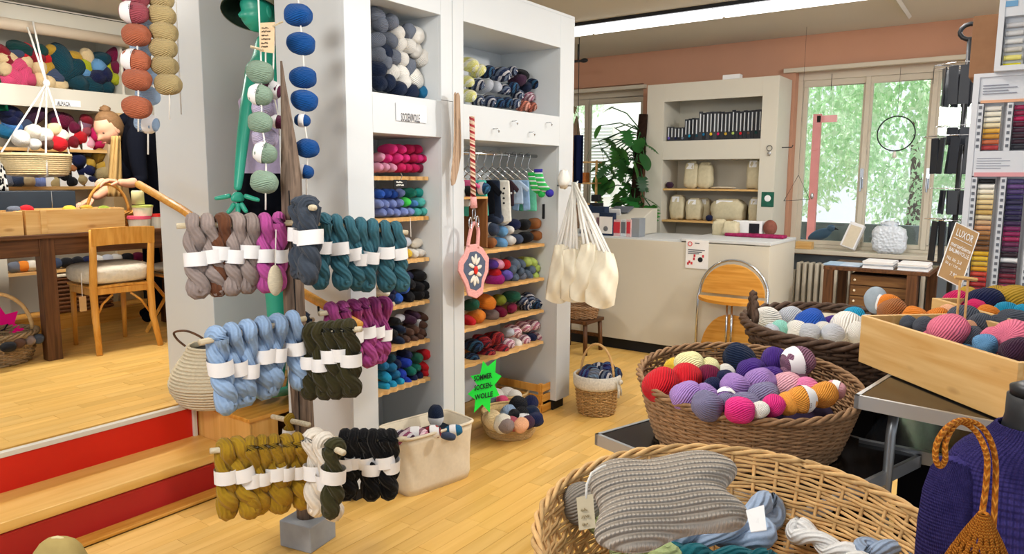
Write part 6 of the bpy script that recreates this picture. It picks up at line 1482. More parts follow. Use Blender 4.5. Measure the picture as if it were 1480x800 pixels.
# small chalk sign between shelves of the narrow unit
p=at(578,264,'y',2.62);cs=thing('chalk_sign','small black hanging sign with white lettering above the periwinkle yarn','sign',p[:])
obj('board',MB().b2((p.x-.045,2.615,p.z-.025),(p.x+.045,2.62,p.z+.015)),M_dark,cs);obj('hook',MB().tube([p+Vector((0,-.005,.015)),p+Vector((.012,-.005,.035)),p+Vector((0,-.005,.05))],.002,5),M_steel,cs)
scribble(Vector((p.x-.035,2.613,p.z+.012)),Vector((1,0,0)),Vector((0,0,-1)),.07,.032,2,M_chalk,cs,.0022)
tag(obj('tag_thread',MB().tube([at(593,315,'y',2.6),at(594,342,'y',2.6)],.0015,5),M_cord),'thin white thread hanging below the aqua yarn shelf','thread')
# neon green star
sp2=at(700,556,'y',2.50);d_=-(R.transposed()@(sp2-O)).z
gs=thing('green_star_sign','neon green star shaped card with handwriting taped below the wide unit shelves','sign',sp2[:])
star(699,558,d_,[(676,569),(690,556),(680,543),(694,540),(698,521),(705,529),(717,519),(716,538),(725,543),(715,556),(722,571),(709,575),(708,596),(697,584),(685,596),(687,577)],M_neong,gs)
uu=(dep(718,553,d_)-dep(684,560,d_));
for i,s_ in enumerate(('SOMMER','SOCKEN-','WOLLE')):
    text(s_,dep(685+i*.5,543+i*13.5,d_-.012),uu,Vector((0,0,-1)),.105,.032,M_ink,gs,off=.001,bold=.03)
# fabric bin
cA_=floor_=at(590,721,'z',0);cB_=at(684,688,'z',0)
du=(cB_-cA_);L=du.length;du.normalize();dn=Vector((-du.y,du.x,0));W_=.25;hB=.30
bn_=thing('fabric_bin','cream canvas storage bin with rounded rim in front of the narrow unit','bin',(cA_+du*L/2+dn*W_/2)[:])
b=MB();cc=cA_+du*L/2+dn*W_/2
def rect(t,z,infl=0,ins=0):
    pts=[]
    for i in range(48):
        a=2*PI*i/48;c_,s_=math.cos(a),math.sin(a);e=.28
        x=abs(c_)**e*(1 if c_>0 else -1)*(L/2*(1+infl)-ins);y=abs(s_)**e*(1 if s_>0 else -1)*(W_/2*(1+infl)-ins)
        w=.004*math.sin(a*7+z*30)*(1-abs(2*z/hB-1))
        pts.append(cc+du*(x+w)+dn*(y+w)+Vector((0,0,z)))
    return pts
rows=[rect(0,0,-.04)]+[rect(0,hB*k/8,.02+.05*k/8-.03*math.sin(PI*k/8)) for k in range(1,9)]+[rect(0,hB,.07,.008),rect(0,.05,.02,.01),rect(0,.03,-.3)]
for r__ in rows: b.v+=r__
for i in range(len(rows)-1):
    for k in range(48): l=(k+1)%48;b.quad([i*48+k,i*48+l,(i+1)*48+l,(i+1)*48+k])
b.quad(list(range(48))[::-1]);b.quad([(len(rows)-1)*48+k for k in range(48)])
obj('canvas_body',b,M_canvas,bn_,smooth=True)
obj('rolled_rim',MB().tube(rect(0,hB,.07),.008,8,closed=True),M_canvas,bn_,smooth=True)
hd_=MB().box((cc+dn*0+du*0+Vector((0,0,.15))),(L*.9,W_*.9,.2),Matrix((du,dn,Vector((0,0,1)))).transposed());fb=thing('bin_filling','dark filler layer in the cream canvas bin','yarn',(cc+Vector((0,0,.06)))[:]);obj('filler_layer',hd_,_ln,fb,bevel=.02)
Zb=.29
for (x,y,ax,r,Lb,c_,mm,bd,l_) in ((630,600,(0,0,1),.04,.06,'dark blue',M_yarn,2,'dark blue ball with white band standing upright in the canvas bin'),(600,628,None,.04,.07,'pink marled',M_sockpink,0,'pink marled ball with white band, left in the canvas bin'),(622,625,None,.036,.06,'plum',M_sockred,1,'plum striped ball lying in the middle of the canvas bin'),(583,633,None,.04,.06,'dark blue',M_sockpink,None,'purple marled ball at the left corner of the canvas bin'),(655,622,None,.03,.05,'bluish teal',M_yarn,0,'teal ball with white band at the right of the canvas bin'),(648,630,None,.02,.04,'slate blue',M_yarn,None,'slate ball near the front rim of the canvas bin')):
    p=at(x,y,'z',Zb+(.03 if ax else 0));ball(p,ax or r_+Vector((0,0,rnd.uniform(-.2,.2))),r,Lb,VB.get(c_,c_),l_,'balls in the canvas bin',mm,bd,name='sock_yarn_ball')
# round seagrass baskets + slatted crate
def rbasket(x,y,r,h,lbl,m=M_sgl):
    p=at(x,y,'z',0);p=p+Vector((.5*0,0,0));t=thing('round_basket',lbl,'basket',(p.x,p.y,.001))
    pr=[(.001,.002),(r*.72,.002),(r*.9,h*.25),(r*1.0,h*.7),(r*1.02,h),(r*.96,h),(r*.93,h*.7),(r*.8,h*.25),(.001,.015)]
    obj('woven_body',MB().lathe(pr,36,c=(p.x,p.y,0)),m,t,smooth=True)
    cl=MB()
    n=int(h/.012)
    for j in range(n):
        z=.008+j*h/n;tt=z/h;rr=r*(.74+.26*min(1,tt*1.6)**.6)*1.01
        cl.tube([Vector((p.x+rr*math.cos(2*PI*i/40),p.y+rr*math.sin(2*PI*i/40),z+.002*(-1)**i)) for i in range(40)],.0062,5,closed=True)
    o=obj('coils',cl,m,t,smooth=True,fix=False);o['kind']='stuff'
    cl=MB().tube([Vector((p.x+r*math.cos(2*PI*i/40),p.y+r*math.sin(2*PI*i/40),h)) for i in range(40)],.009,6,closed=True);obj('rim',cl,m,t,smooth=True)
    return p
M_sgy=mat('seagrass_honey','d0b07c',.8,.1,.2,80,.6,stretch=(1,1,2))
pr1=rbasket(737,626,.172,.145,'round seagrass basket of mixed yarn on the floor before the wide unit',M_sgy)
heap([(714,607,17,'cream'),(727,612,16,'off white'),(735,596,14,'pale blue'),(750,585,16,'black',None,.03),(745,602,13,'black'),(754,601,15,'black',1),(766,583,14,'navy',None,.03),(769,598,14,'dark blue'),(774,606,13,'navy'),(732,615,13,'grey brown'),(753,614,13,'peach'),(742,612,13,'dusty rose'),(706,604,12,'cream'),(762,610,12,'plum')],.13,'in the seagrass floor basket','balls in the seagrass floor basket',3.6,sc_=.8)
pr2_=rbasket(731,592,.15,.13,'smaller seagrass basket with white balls behind the first floor basket',M_sgy)
pr2_2=[(718,572,13,'white'),(733,570,14,'white'),(745,573,12,'white'),(708,577,11,'grey'),(726,579,10,'pink')]
heap(pr2_2,.12,'in the rear floor basket','balls in the rear floor basket',3.9,sc_=.8)
cN=at(782,597,'z',0);sc=thing('slatted_crate','honey wood slatted crate on the floor inside the wide unit','crate',(cN.x+.1,cN.y+.3,0))
xa,xb,ya,yb=cN.x,cN.x+.2,cN.y,cN.y+.5;hC=.20
for (x,y) in((xa+.012,ya+.012),(xb-.012,ya+.012),(xa+.012,yb-.012),(xb-.012,yb-.012)): obj('corner_post',MB().box((x,y,hC/2),(.024,.024,hC)),M_beech,sc,bevel=.002)
for z in(.03,.1,.17):
    obj('slat',MB().box((xa-.004,(ya+yb)/2,z),(.009,yb-ya,.05)),M_beech,sc,bevel=.0015);obj('slat',MB().box((xb+.004,(ya+yb)/2,z),(.009,yb-ya,.05)),M_beech,sc,bevel=.0015)
    obj('slat',MB().box(((xa+xb)/2,ya-.004,z),(xb-xa,.009,.05)),M_beechX,sc,bevel=.0015);obj('slat',MB().box(((xa+xb)/2,yb+.004,z),(xb-xa,.009,.05)),M_beechX,sc,bevel=.0015)
obj('bottom_board',MB().box(((xa+xb)/2,(ya+yb)/2,.01),(xb-xa,yb-ya,.01)),M_brown,sc)
# lined handle basket
hp_=at(868,600,'z',0);hq=(hp_.x+.05,hp_.y+.06,.001)
lbk=thing('lined_basket','brown wicker basket with arched handle, lace lining and ribbon bow on the floor','basket',hq)
wicker(lbk,(hq[0],hq[1],.003),.115,.145,.25,22,26,.005,M_wick4)
obj('lace_lining',MB().lathe([(.149,.18),(.158,.2),(.16,.262),(.15,.27),(.14,.262),(.138,.2),(.13,.17),(.001,.16)],48,c=(hq[0],hq[1],0)),mat('lace_cloth','e2dccf',.9,.1,.2,90,.5),lbk,smooth=True)
hdr=r_;obj('handle',MB().tube([Vector((hq[0],hq[1],.26))+(r_*.75+f3*-.65)*(.13*math.cos(PI*i/20))+Vector((0,0,.205*math.sin(PI*i/20))) for i in range(21)],.0085,8),M_wick,lbk,smooth=True)
bw=Vector((hq[0],hq[1],.235))+(r_*.75-f3*.65)*.162
bwm=MB();bwm.ell(bw-r_*.02,(.02,.015,.018),10,8);bwm.ell(bw+r_*.02,(.02,.015,.018),10,8);bwm.tube([bw,bw+Vector((-.015,-.02,-.05)),bw+Vector((-.02,-.02,-.1))],.010,6,flat=.3);bwm.tube([bw,bw+Vector((.01,-.02,-.05)),bw+Vector((.014,-.02,-.09))],.010,6,flat=.3)
obj('ribbon_bow',bwm,mat('lace_ribbon','d8d0c0',.9,.1,.25,60,.4),lbk,smooth=True)
heap([(853,537,11,'plum'),(866,534,11,'dark sock'),(879,535,11,'violet'),(888,541,10,'plum'),(860,544,11,'pale grey'),(873,545,11,'dark sock'),(847,542,9,'violet')],.26,'in the lace lined basket','balls in the lace lined basket',4.5,mm=M_sockblue)
# tote bags
tcn=at(816,268,'y',2.50)
hk=thing('bag_hook','white wall hook with a white pompom at the end of the wide unit','hook',tcn[:])
obj('hook',MB().tube([Vector((tcn.x,UY,tcn.z)),Vector((tcn.x,2.42,tcn.z)),Vector((tcn.x,2.40,tcn.z+.03))],.006,8),M_steel,hk,smooth=True)
obj('pompom',MB().ell(tcn+Vector((-.01,.0,.04)),(.05,.035,.06),18,12,fn=lambda p:1+.15*math.sin(p.x*17)*math.sin(p.y*19+p.z*15)),M_cord,hk,smooth=True)
M_tote=mat('raw_cotton','e8dfc8',.92,.1,.05,30,.2)
def tote(x0,y0,x1,y1,d,lbl,st,seed):
    g=random.Random(seed);P0=dep(x0,y0,d);wpx=x1-x0;t=thing('tote_bag',lbl,'bag',dep((x0+x1)/2,y1,d)[:],0,'cotton tote bags on one hook')
    ph=[g.uniform(0,6) for _ in range(4)]
    def f(side):
        def q(u,v):
            uu=u-.5;wd=(.55+1.25*v-.85*v**2);sag=.0
            xx=(x0+x1)/2+uu*wpx*wd+4*math.sin(v*3+ph[0]);yy=y0+(y1-y0)*(v-.32*uu*uu*v+.05*abs(uu)*(1-v))-st*uu*14
            bulge=(1-(2*uu)**2)*(.02+.055*math.sin(PI*min(1,v*1.02)))
            return dep(xx,yy,d)+f3*(side*bulge+.012*math.sin(u*8+v*6+ph[1])*(1-.3*v)+.009*math.sin(u*7-v*11+ph[2])+.006*math.sin(u*17+v*9+ph[3])*(1-v))
        return q
    b=MB().grid(f(-1),22,16);b.grid(f(1),22,16)
    obj('bag_body',b,M_tote,t,smooth=True)
    for k,(ux) in enumerate((.22,.42,.6,.78)):
        e=f(-1 if k%2 else 1)(ux,0.02);tp=tcn+Vector((g.uniform(-.015,.015),-.09+g.uniform(0,.04),.02))
        obj('strap',MB().tube([tp,tp.lerp(e,.5)+r_*g.uniform(-.006,.006),e],.009,6,flat=.35),M_cord,t,smooth=True)
tote(790,352,826,438,4.42,'cotton tote bag at the far left of the cluster on the hook',.0,1)
tote(806,358,850,436,4.36,'cotton tote bag second from the left on the hook',.2,2)
tote(826,350,868,436,4.30,'bright cotton tote bag in the middle of the cluster on the hook',.1,3)
tote(848,362,893,445,4.24,'cotton tote bag at the right of the cluster, flaring outwards',-.3,4)
# stool with wicker tray behind the bags
sp3=at(868,505,'z',0);sl_=thing('wooden_stool','dark wooden stool carrying a wicker tray against the counter','stool',(sp3.x-.18,sp3.y+.2,0))
zt3=at(868,462,'x',sp3.x).z
for dx in(0,-.28):
    for dy in(.0,.34): obj('leg',MB().tube([(sp3.x+dx,sp3.y+dy,0),(sp3.x+dx*.93-.01,sp3.y+dy*.95+.01,zt3)],.02,8),M_brownZ,sl_,smooth=True)
obj('seat',MB().b2((sp3.x-.3,sp3.y-.02,zt3),(sp3.x+.02,sp3.y+.36,zt3+.03)),M_brown,sl_,bevel=.004);obj('stretcher',MB().b2((sp3.x-.01,sp3.y,.12),(sp3.x+.01,sp3.y+.34,.15)),M_brown,sl_)
wt=thing('wicker_tray','oblong brown wicker tray on the dark stool behind the tote bags','basket',(sp3.x-.14,sp3.y+.17,zt3+.031))
wicker(wt,(sp3.x-.14,sp3.y+.17,zt3+.034),.17,.2,.10,9,26,.0065,M_wick2,sq=.8,rot=PI/2)
# ================= counter and what stands on it
CT=1.035;CX_=5.93
def notice(lbl,xa,ya,xb,yb,x,marks,parent=None):
    a=at(xa,ya,'x',x);b=at(xb,yb,'x',x);t=thing('paper_notice',lbl,'notice',(x,b.y,b.z));obj('sheet',MB().b2((x-.003,b.y,b.z),(x,a.y,a.z)),M_paper,t);return t,a,b
nt_,a,b=notice('white printed notice with red dots taped on the counter front beside the chair',992,346,1023,389,5.925,0)
M_rdot=mat('red_print','c83c48',.7,.1,0)
hY=(a.y-b.y);hZ=(a.z-b.z);
def onn(fy,fz): return Vector((5.9205,a.y-hY*fy,a.z-hZ*fz))
obj('red_ring',MB().tube([onn(.18,.14)+Vector((0,.018*math.cos(i*.6),.018*math.sin(i*.6))) for i in range(10)],.0035,5,closed=True),M_rdot,nt_)
obj('black_dot',MB().lathe([(.001,0),(.022,0),(.001,.002)],14,M=Matrix.Rotation(-PI/2,3,'Y'),c=onn(.66,.68)),M_ink,nt_)
for i,(fy,fz,w_) in enumerate(((.4,.09,.2),(.1,.33,.75),(.12,.4,.6),(.1,.46,.5))): obj('print_line',MB().b2(onn(fy,fz),onn(fy+w_,fz)+Vector((-.001,0,-.008))),M_slot,nt_)
for (fy,fz) in((.18,.78),(.28,.82),(.12,.84),(.4,.55),(.38,.66),(.78,.55)): obj('red_mark',MB().box(onn(fy,fz),(.002,.016,.022)),M_rdot,nt_)
# QR sticker is left blank white
tag(obj('blank_sticker',MB().b2((5.941,at(894,341,'x',5.94).y,at(890,356,'x',5.94).z),(5.9445,at(885,341,'x',5.94).y,at(890,341,'x',5.94).z)),M_paper),'small blank white sticker at the top of the counter front','sticker')
# chrome and beech folding chair leaning at the counter
cx1=5.80;A=at(1005,495,'x',cx1);B=at(1106,470,'x',cx1);top_=at(1057,380,'x',cx1)
yc=(A.y+B.y)/2;rw=(A.y-B.y)/2;zc=at(1055,440,'x',cx1).z;zt4=top_.z;zs_=at(1055,432,'x',cx1).z
fch=thing('folding_chair','chrome framed folding chair with round backed beech seat leaning on the counter','chair',(cx1,yc,0))
arch=[Vector((cx1,yc+rw,0.0)),Vector((cx1+.02,yc+rw,zs_))]+[Vector((cx1+.05,yc+rw*math.cos(PI*i/16),zs_+.02+(zt4-zs_)*math.sin(PI*i/16))) for i in range(1,16)]+[Vector((cx1+.02,yc-rw,zs_)),Vector((cx1,yc-rw,0.0))]
obj('chrome_frame',MB().tube(arch,.011,10),M_steel,fch,smooth=True)
def halfdisc(zb,h,w,x,t_=.014,up=1):
    pts=[(-w,0)]+[(-w*math.cos(PI*i/14),up*h*math.sin(PI*i/14)) for i in range(1,14)]+[(w,0)]
    return MB().prism(pts,t_,M=Matrix.Rotation(PI/2,3,'Z'),c=(x,yc,zb))
obj('backrest',halfdisc(zs_+.03,(zt4-zs_)*.86,rw*.92,cx1+.035),M_beechY,fch,bevel=.004)
st_=MB().prism([(-rw*.95,0)]+[(-rw*.95*math.cos(PI*i/14),-.12*math.sin(PI*i/14)) for i in range(1,14)]+[(rw*.95,0)],.03,M=Matrix.Rotation(PI/2,3,'Z')@Matrix.Rotation(math.radians(80),3,'X'),c=(cx1,yc,zs_))
obj('seat',st_,M_beechY,fch,bevel=.004)
obj('lower_panel',halfdisc(.13,.33,rw*.9,cx1+.04),M_beechY,fch,bevel=.004)
for s in(-.02,.02): obj('centre_tube',MB().tube([(cx1-.02,yc+s,.05),(cx1-.02,yc+s,zs_-.02)],.01,8),M_steel,fch,smooth=True)
obj('lower_rail',MB().tube([(cx1,yc-rw,.1),(cx1,yc+rw,.1)],.01,8),M_steel,fch,smooth=True);obj('foot_board',MB().b2((cx1-.02,yc-rw,.03),(cx1+.03,yc+rw,.05)),M_beechX,fch)
# balls under the chair
for (x,y,r,cn_) in((1052,480,.05,'black'),(1070,486,.06,'bluish teal'),(1056,492,.045,'olive'),(1045,476,.035,'black'),(1072,472,.03,'raspberry')):
    p=at(x,y,'x',5.55);ball(Vector((5.55,p.y,.16+r)),(0,1,.2),r,r*1.2,cn_,'%s yarn %s behind the dark wicker basket by the chair'%(cn_,'large' if r>.055 else 'small' if r<.04 else 'medium, level %s'%('low' if y>485 else 'high')),'yarn by the folding chair',name='yarn_lump')
yb_=thing('low_crate','low box holding loose yarn beside the folding chair','box',(5.55,yc-.12,0));obj('box_body',MB().b2((5.42,yc-.32,0),(5.68,yc+.06,.16)),M_brown,yb_,bevel=.004)
# left: register, boxes, display
def bxx(n,lbl,xa,ya,xb,yb,x,dx,m,cat,z0=CT,bev=.003):
    a=at(xa,ya,'x',x);b=at(xb,yb,'x',x);t=thing(n,lbl,cat,(x+dx/2,(a.y+b.y)/2,z0+.001));obj('body',MB().b2((x,b.y,z0+.001),(x+dx,a.y,a.z)),m,t,bevel=bev);return t,a,b
M_nb=mat('navy_card','22324c',.6,.2,.06)
t,a,b=bxx('boxed_set','navy gift box with a white label standing left on the counter',848,298,873,335,6.05,.09,M_nb,'box')
obj('label_panel',MB().b2((6.046,b.y+.01,CT+.05),(6.05,a.y-.01,a.z-.06)),M_paper,t);obj('label_picture',MB().b2((6.043,b.y+.03,CT+.08),(6.046,b.y+.08,a.z-.1)),mat('mauve_pic','8c6c78'),t);obj('label_mark',MB().b2((6.043,a.y-.03,a.z-.11),(6.046,a.y-.02,a.z-.07)),M_ink,t)
t,a,b=bxx('boxed_set','smaller navy gift box with round picture in front on the counter',866,307,886,335,5.98,.06,M_nb,'box')
obj('label_panel',MB().b2((5.976,b.y+.008,CT+.02),(5.98,a.y-.006,a.z-.035)),M_paper,t);obj('round_picture',MB().lathe([(.001,0),(.024,0),(.001,.003)],16,M=Matrix.Rotation(-PI/2,3,'Y'),c=(5.974,(a.y+b.y)/2,CT+.065)),M_slot,t)
t,a,b=bxx('boxed_set','dark navy box half hidden at the far left of the counter',838,296,849,336,6.08,.09,M_nb,'box');obj('label_panel',MB().b2((6.076,b.y+.005,CT+.04),(6.08,a.y-.005,a.z-.07)),M_paper,t)
for i,(xa,xb,c_) in enumerate(((886,897,'e8c4c8'),(897,905,'dfe8ec'),(905,912,'ecc8c8'))):
    t,a,b=bxx('small_carton',['pink patterned small carton leftmost beside the navy boxes','pale blue patterned small carton, middle of three on the counter','red patterned small carton nearest the grey display'][i],xa,317,xb,332,5.99,.04,mat('carton_%d'%i,c_,.7,.2,.2,60),'carton',bev=.001)
    obj('print_square',MB().b2((5.987,b.y+.008,CT+.03),(5.99,a.y-.008,a.z-.02)),[M_rdot,M_slot,M_rdot][i],t)
t,a,b=bxx('card_reader','grey metal display box at the right of the small cartons',912,315,924,333,6.0,.12,mat('grey_metal_box','8c9298',.5,.4,.05),'box')
# cash register
M_reg=mat('register_plastic','cfc9ba',.5,.3,.03)
rg=at(862,318,'x',6.2);rg2=at(925,318,'x',6.2);reg=thing('cash_register','beige cash register with sloping keyboard behind the navy boxes','cash register',(6.38,(rg.y+rg2.y)/2,CT))
b=MB();pf_=[(6.2,CT+.002),(6.2,CT+.1),(6.3,CT+.17),(6.48,CT+.24),(6.58,CT+.24),(6.58,CT+.002)]
n=len(pf_);b.v=[Vector((x,rg.y,z)) for (x,z) in pf_]+[Vector((x,rg2.y,z)) for (x,z) in pf_];b.quad(range(n));b.quad(list(range(n,2*n))[::-1])
for i in range(n): j=(i+1)%n;b.quad([i,j,n+j,n+i])
obj('housing',b,M_reg,reg,bevel=.01)
obj('drawer_front',MB().b2((6.192,rg2.y+.01,CT+.01),(6.2,rg.y-.01,CT+.09)),mat('drawer_grey','b5b4ac',.5),reg)
p=at(889,298,'x',6.3);obj('display_panel',MB().box((6.3,p.y,CT+.2),(.012,.12,.07),Matrix.Rotation(-.3,3,'Y')),M_paper,reg,bevel=.004)
k_=MB()
obj('key_field',MB().box((6.4,rg.y-.16,CT+.226),(.14,.2,.012),Matrix.Rotation(-.36,3,'Y')),M_slot,reg)
cdr=at(855,293,'x',6.15);cr_=thing('card_stand','black handset stand with paper roll beside the register','printer',(6.15,cdr.y,CT));obj('base',MB().b2((6.2,cdr.y-.05,CT+.001),(6.3,cdr.y+.05,at(855,293,'x',6.2).z)),M_dsteel,cr_,bevel=.005);obj('handset',MB().b2((6.21,cdr.y-.045,at(855,291,'x',6.2).z),(6.26,cdr.y+.045,at(855,281,'x',6.2).z)),M_dark,cr_,bevel=.008)
# narrow shelf tower with small goods left of the window and dark scarf
tw=at(846,262,'x',6.9);twr=thing('small_tower_shelf','narrow pale shelf tower with small goods near the small window','shelf',(6.9,tw.y,0))
for zz in(1.28,1.5,1.72): obj('board',MB().b2((6.8,tw.y-.14,zz),(7.0,tw.y+.16,zz+.015)),M_shelf,twr)
for dy in(-.14,.15): obj('post',MB().b2((6.88,tw.y+dy-.01,0),(6.9,tw.y+dy+.01,1.75)),M_shelf,twr)
tag(obj('small_orange_box',MB().b2((6.84,tw.y-.04,1.5155),(6.92,tw.y+.08,1.62)),mat('orange_box','c8783c',.7,.2,.3,40),bevel=.003),'small orange printed box on the narrow tower shelf','box')
sc_=at(837,230,'x',6.3);navy_=None;tag(obj('scarf_hook',MB().tube([Vector((6.3,sc_.y+.02,at(837,194,'x',6.3).z)),Vector((6.3,sc_.y+.02,CEIL))],.004,5),M_dsteel),'thin dark wire from the ceiling carrying the navy scarf','wire');tag(obj('navy_scarf',MB().grid(lambda u,v:(6.3+.03*math.sin(u*9),sc_.y+.06-.09*u,at(837,195+70*v,'x',6.3).z),10,8),mat('navy_scarf','141c3a',.95,.05,.1,60,.4),smooth=True,solid=.012),'long navy scarf hanging in the gap right of the shelf unit','scarf')
# monstera
mp=at(915,330,'x',6.95);mon=thing('potted_monstera','tall potted monstera with large split leaves before the small window','plant',(6.95,mp.y,0))
obj('pot',MB().lathe([(.001,0),(.14,0),(.19,.34),(.2,.36),(.18,.36),(.16,.3),(.001,.3)],28,c=(6.95,mp.y,0)),mat('pot_clay','7c5a44',.8,.1,.1),mon,smooth=True)
M_ml,nt,bq=nm('monstera_leaf',.4,.4);gq=N(nt,'ShaderNodeObjectInfo');rpq=N(nt,'ShaderNodeValToRGB');rpq.color_ramp.elements[0].color=lin('12402c');rpq.color_ramp.elements[1].color=lin('2f8a3c');nt.links.new(gq.outputs['Random'],rpq.inputs[0]);nt.links.new(rpq.outputs[0],bq.inputs['Base Color'])
tlq=N(nt,'ShaderNodeBsdfTranslucent');nt.links.new(mixc(nt,rpq.outputs[0],(.5,.9,.2,1),.35),tlq.inputs[0]);mxq=N(nt,'ShaderNodeMixShader');mxq.inputs[0].default_value=.4;nt.links.new(bq.outputs[0],mxq.inputs[1]);nt.links.new(tlq.outputs[0],mxq.inputs[2]);nt.links.new(mxq.outputs[0],nt.nodes['Material Output'].inputs[0])
def leaf_mesh(split=True):
    b=MB();L_=1.0;n=13
    b.v.append(Vector((0,0,0)))
    edge=[]
    for s in(1,-1):
        for i in range(n):
            t=i/(n-1);x=-.12+1.1*t;w=.5*math.sin(PI*min(1,(t*.93+.07)))**.6*(1-.25*t)
            if split and i%2==1 and 2<i<n-1: w*=.45
            edge.append((x,s*w,-.12*abs(w)+.05*math.sin(t*3)-.15*t*t))
    mid=[Vector((0+1.0*i/(n-1),0,-.15*(i/(n-1))**2+.02)) for i in range(n)]
    b.v=mid+[Vector(e) for e in edge]
    for s in(0,1):
        for i in range(n-1):
            q=[i,i+1,n+s*n+i+1,n+s*n+i];b.quad(q if s else q[::-1])
    me=wmesh('leaf',b);me.materials.append(M_ml);me.polygons.foreach_set('use_smooth',[True]*len(me.polygons));return me
LM=[leaf_mesh(True),leaf_mesh(False)]
pole=[Vector((6.95,mp.y-.0,.3)),Vector((6.93,mp.y-.01,1.2)),at(928,190,'x',6.95),at(930,165,'x',6.95)]
obj('moss_pole',MB().tube(pole,[.04,.05,.05,.045],12),mat('moss_bark','33241c',.95,.05,.3,30,1.0,bd=.01),mon,smooth=True)
lv0=[(884,155,.11,0),(866,182,.12,1),(905,190,.16,0),(870,215,.17,0),(890,215,.17,0),(915,212,.17,1),(935,205,.16,1),(873,235,.15,1),(900,240,.18,0),(920,235,.16,0),(885,255,.17,0),(905,265,.19,0),(925,262,.17,0),(893,280,.17,0),(915,285,.18,0),(880,262,.12,1),(940,298,.17,0),(930,285,.16,0),(905,300,.16,0),(890,185,.1,1),(855,213,.12,0),(925,305,.15,0),(895,225,.16,0),(912,250,.17,0),(880,240,.14,0),(922,225,.15,0),(902,205,.15,0),(940,255,.12,1),(912,320,.15,0),(900,290,.16,0)]
lv=lv0+[(rnd.uniform(862,940),rnd.uniform(195,318),rnd.uniform(.12,.18),0 if rnd.random()<.75 else 1) for _ in range(30)]
stm=MB()
for i,(x,y,s_,k_) in enumerate(lv):
    X_=6.95+rnd.uniform(-.25,.2);p=at(x,y,'x',X_);o=bpy.data.objects.new('leaf',LM[k_]);C.objects.link(o);o.parent=mon;o.location=p-Vector(mon['_o']);o.scale=(s_*1.25,)*3
    o.rotation_euler=(rnd.uniform(-.5,.5),rnd.uniform(.3,1.3),rnd.uniform(-PI,PI))
    b0=pole[1].lerp(pole[2],max(0,min(1,(p.z-1.1)/.9)));stm.tube([b0,(b0+p)/2+Vector((0,0,.06)),p],.006,5)
o=obj('leaf_stalks',stm,mat('stalk_green','2c5c30',.6),mon,smooth=True);o['kind']='stuff'
# ================= back cabinet
KX=6.97;ky1=at(935,125,'x',KX).y;ky0=at(1127,108,'x',KX).y;kz=at(1030,116,'x',KX).z
ky1=at(936,128,'x',KX).y
kb=thing('back_cabinet','white open cabinet behind the counter holding cloth bags and packets','cabinet',(7.15,(ky0+ky1)/2,0))
oy1=at(960,145,'x',KX).y;oy0=at(1102,140,'x',KX).y;uz1=at(1030,143,'x',KX).z;uz0=at(1030,202,'x',KX).z;lz1=at(1030,230,'x',KX).z
K=lambda n,a,b,m=M_cream: obj(n,MB().b2(a,b),m,kb,bevel=.002)
K('stile',(KX,oy1,.02),(KX+.018,ky1,kz));K('stile',(KX,ky0,.02),(KX+.018,oy0,kz));K('side_panel',(KX+.018,ky0,.02),(7.38,ky0+.018,kz));K('side_panel',(KX+.018,ky1-.018,.02),(7.38,ky1,kz))
K('top_fascia',(KX,oy0,uz1),(KX+.018,oy1,kz));K('middle_fascia',(KX,oy0,lz1),(KX+.018,oy1,uz0));K('top_panel',(KX+.018,ky0+.018,kz-.018),(7.38,ky1-.018,kz))
K('inner_panel',(KX+.018,oy0-.018,.05),(7.38,oy0,kz-.02));K('inner_panel',(KX+.018,oy1,.05),(7.38,oy1+.018,kz-.02));K('back_panel',(7.362,oy0,.05),(7.38,oy1,kz-.02));K('niche_floor',(KX+.018,oy0,uz0-.02),(7.36,oy1,uz0));K('niche_ceiling',(KX+.018,oy0,lz1),(7.36,oy1,lz1+.02))
kz1=at(1030,273,'x',KX+.03).z;kz2=at(1030,320,'x',KX+.03).z
for z in(kz1,kz2): obj('shelf_board',MB().b2((KX+.03,oy0+.002,z-.018),(7.36,oy1-.002,z)),M_pineY,kb,bevel=.001)
tag(obj('smoke_detector_box',MB().b2((KX+.02,at(1068,115,'x',KX).y,kz+.001),(KX+.1,at(1043,115,'x',KX).y,kz+.045)),M_paper,bevel=.004),'small white box lying on top of the back cabinet','box')
pkc=['purple','grey','dark teal','yellow','mustard','red','dark green','white','navy','cyan','bluish teal','raspberry','lime','brown','violet']
nn2=26
M_clr=mat('packet_clear','c8ccd0',.3,.5,.02)
for i in range(nn2):
    y=oy1-.03-(oy1-oy0-.06)*i/(nn2-1);h_=(.14 if i<5 else .22 if i<9 else .27)+rnd.uniform(-.01,.01);c_=pkc[(i*4)%15]
    t=thing('needle_packet','dark needle packet %s of the back cabinet row, %s tip'%(('at the left end' if i==0 else 'at the right end' if i==nn2-1 else 'near the %s'%('left' if i<9 else 'middle' if i<17 else 'right')),c_),'packet',(KX+.08,y,uz0+.001),rnd.uniform(-.2,.2),'needle packets on the back cabinet')
    obj('card',MB().box((0,0,h_/2+.001),(.012,.036,h_)),M_pk,t,world=False);obj('clear_tube',MB().tube([(-.009,.004,h_*.3),(-.009,.004,h_*.93)],.006,6),M_clr,t,world=False)
    if i%2==0: obj('round_tag',MB().lathe([(.001,0),(.014,0),(.001,.003)],10,M=Matrix.Rotation(-PI/2,3,'Y'),c=(-.010,0,h_*.22)),mat('tag_'+c_.replace(' ','_')+str(i),COL[c_],.6,.2,0),t,world=False)
M_bag=mat('canvas_bag','cfc4a4',.92,.08,.08,40,.3)
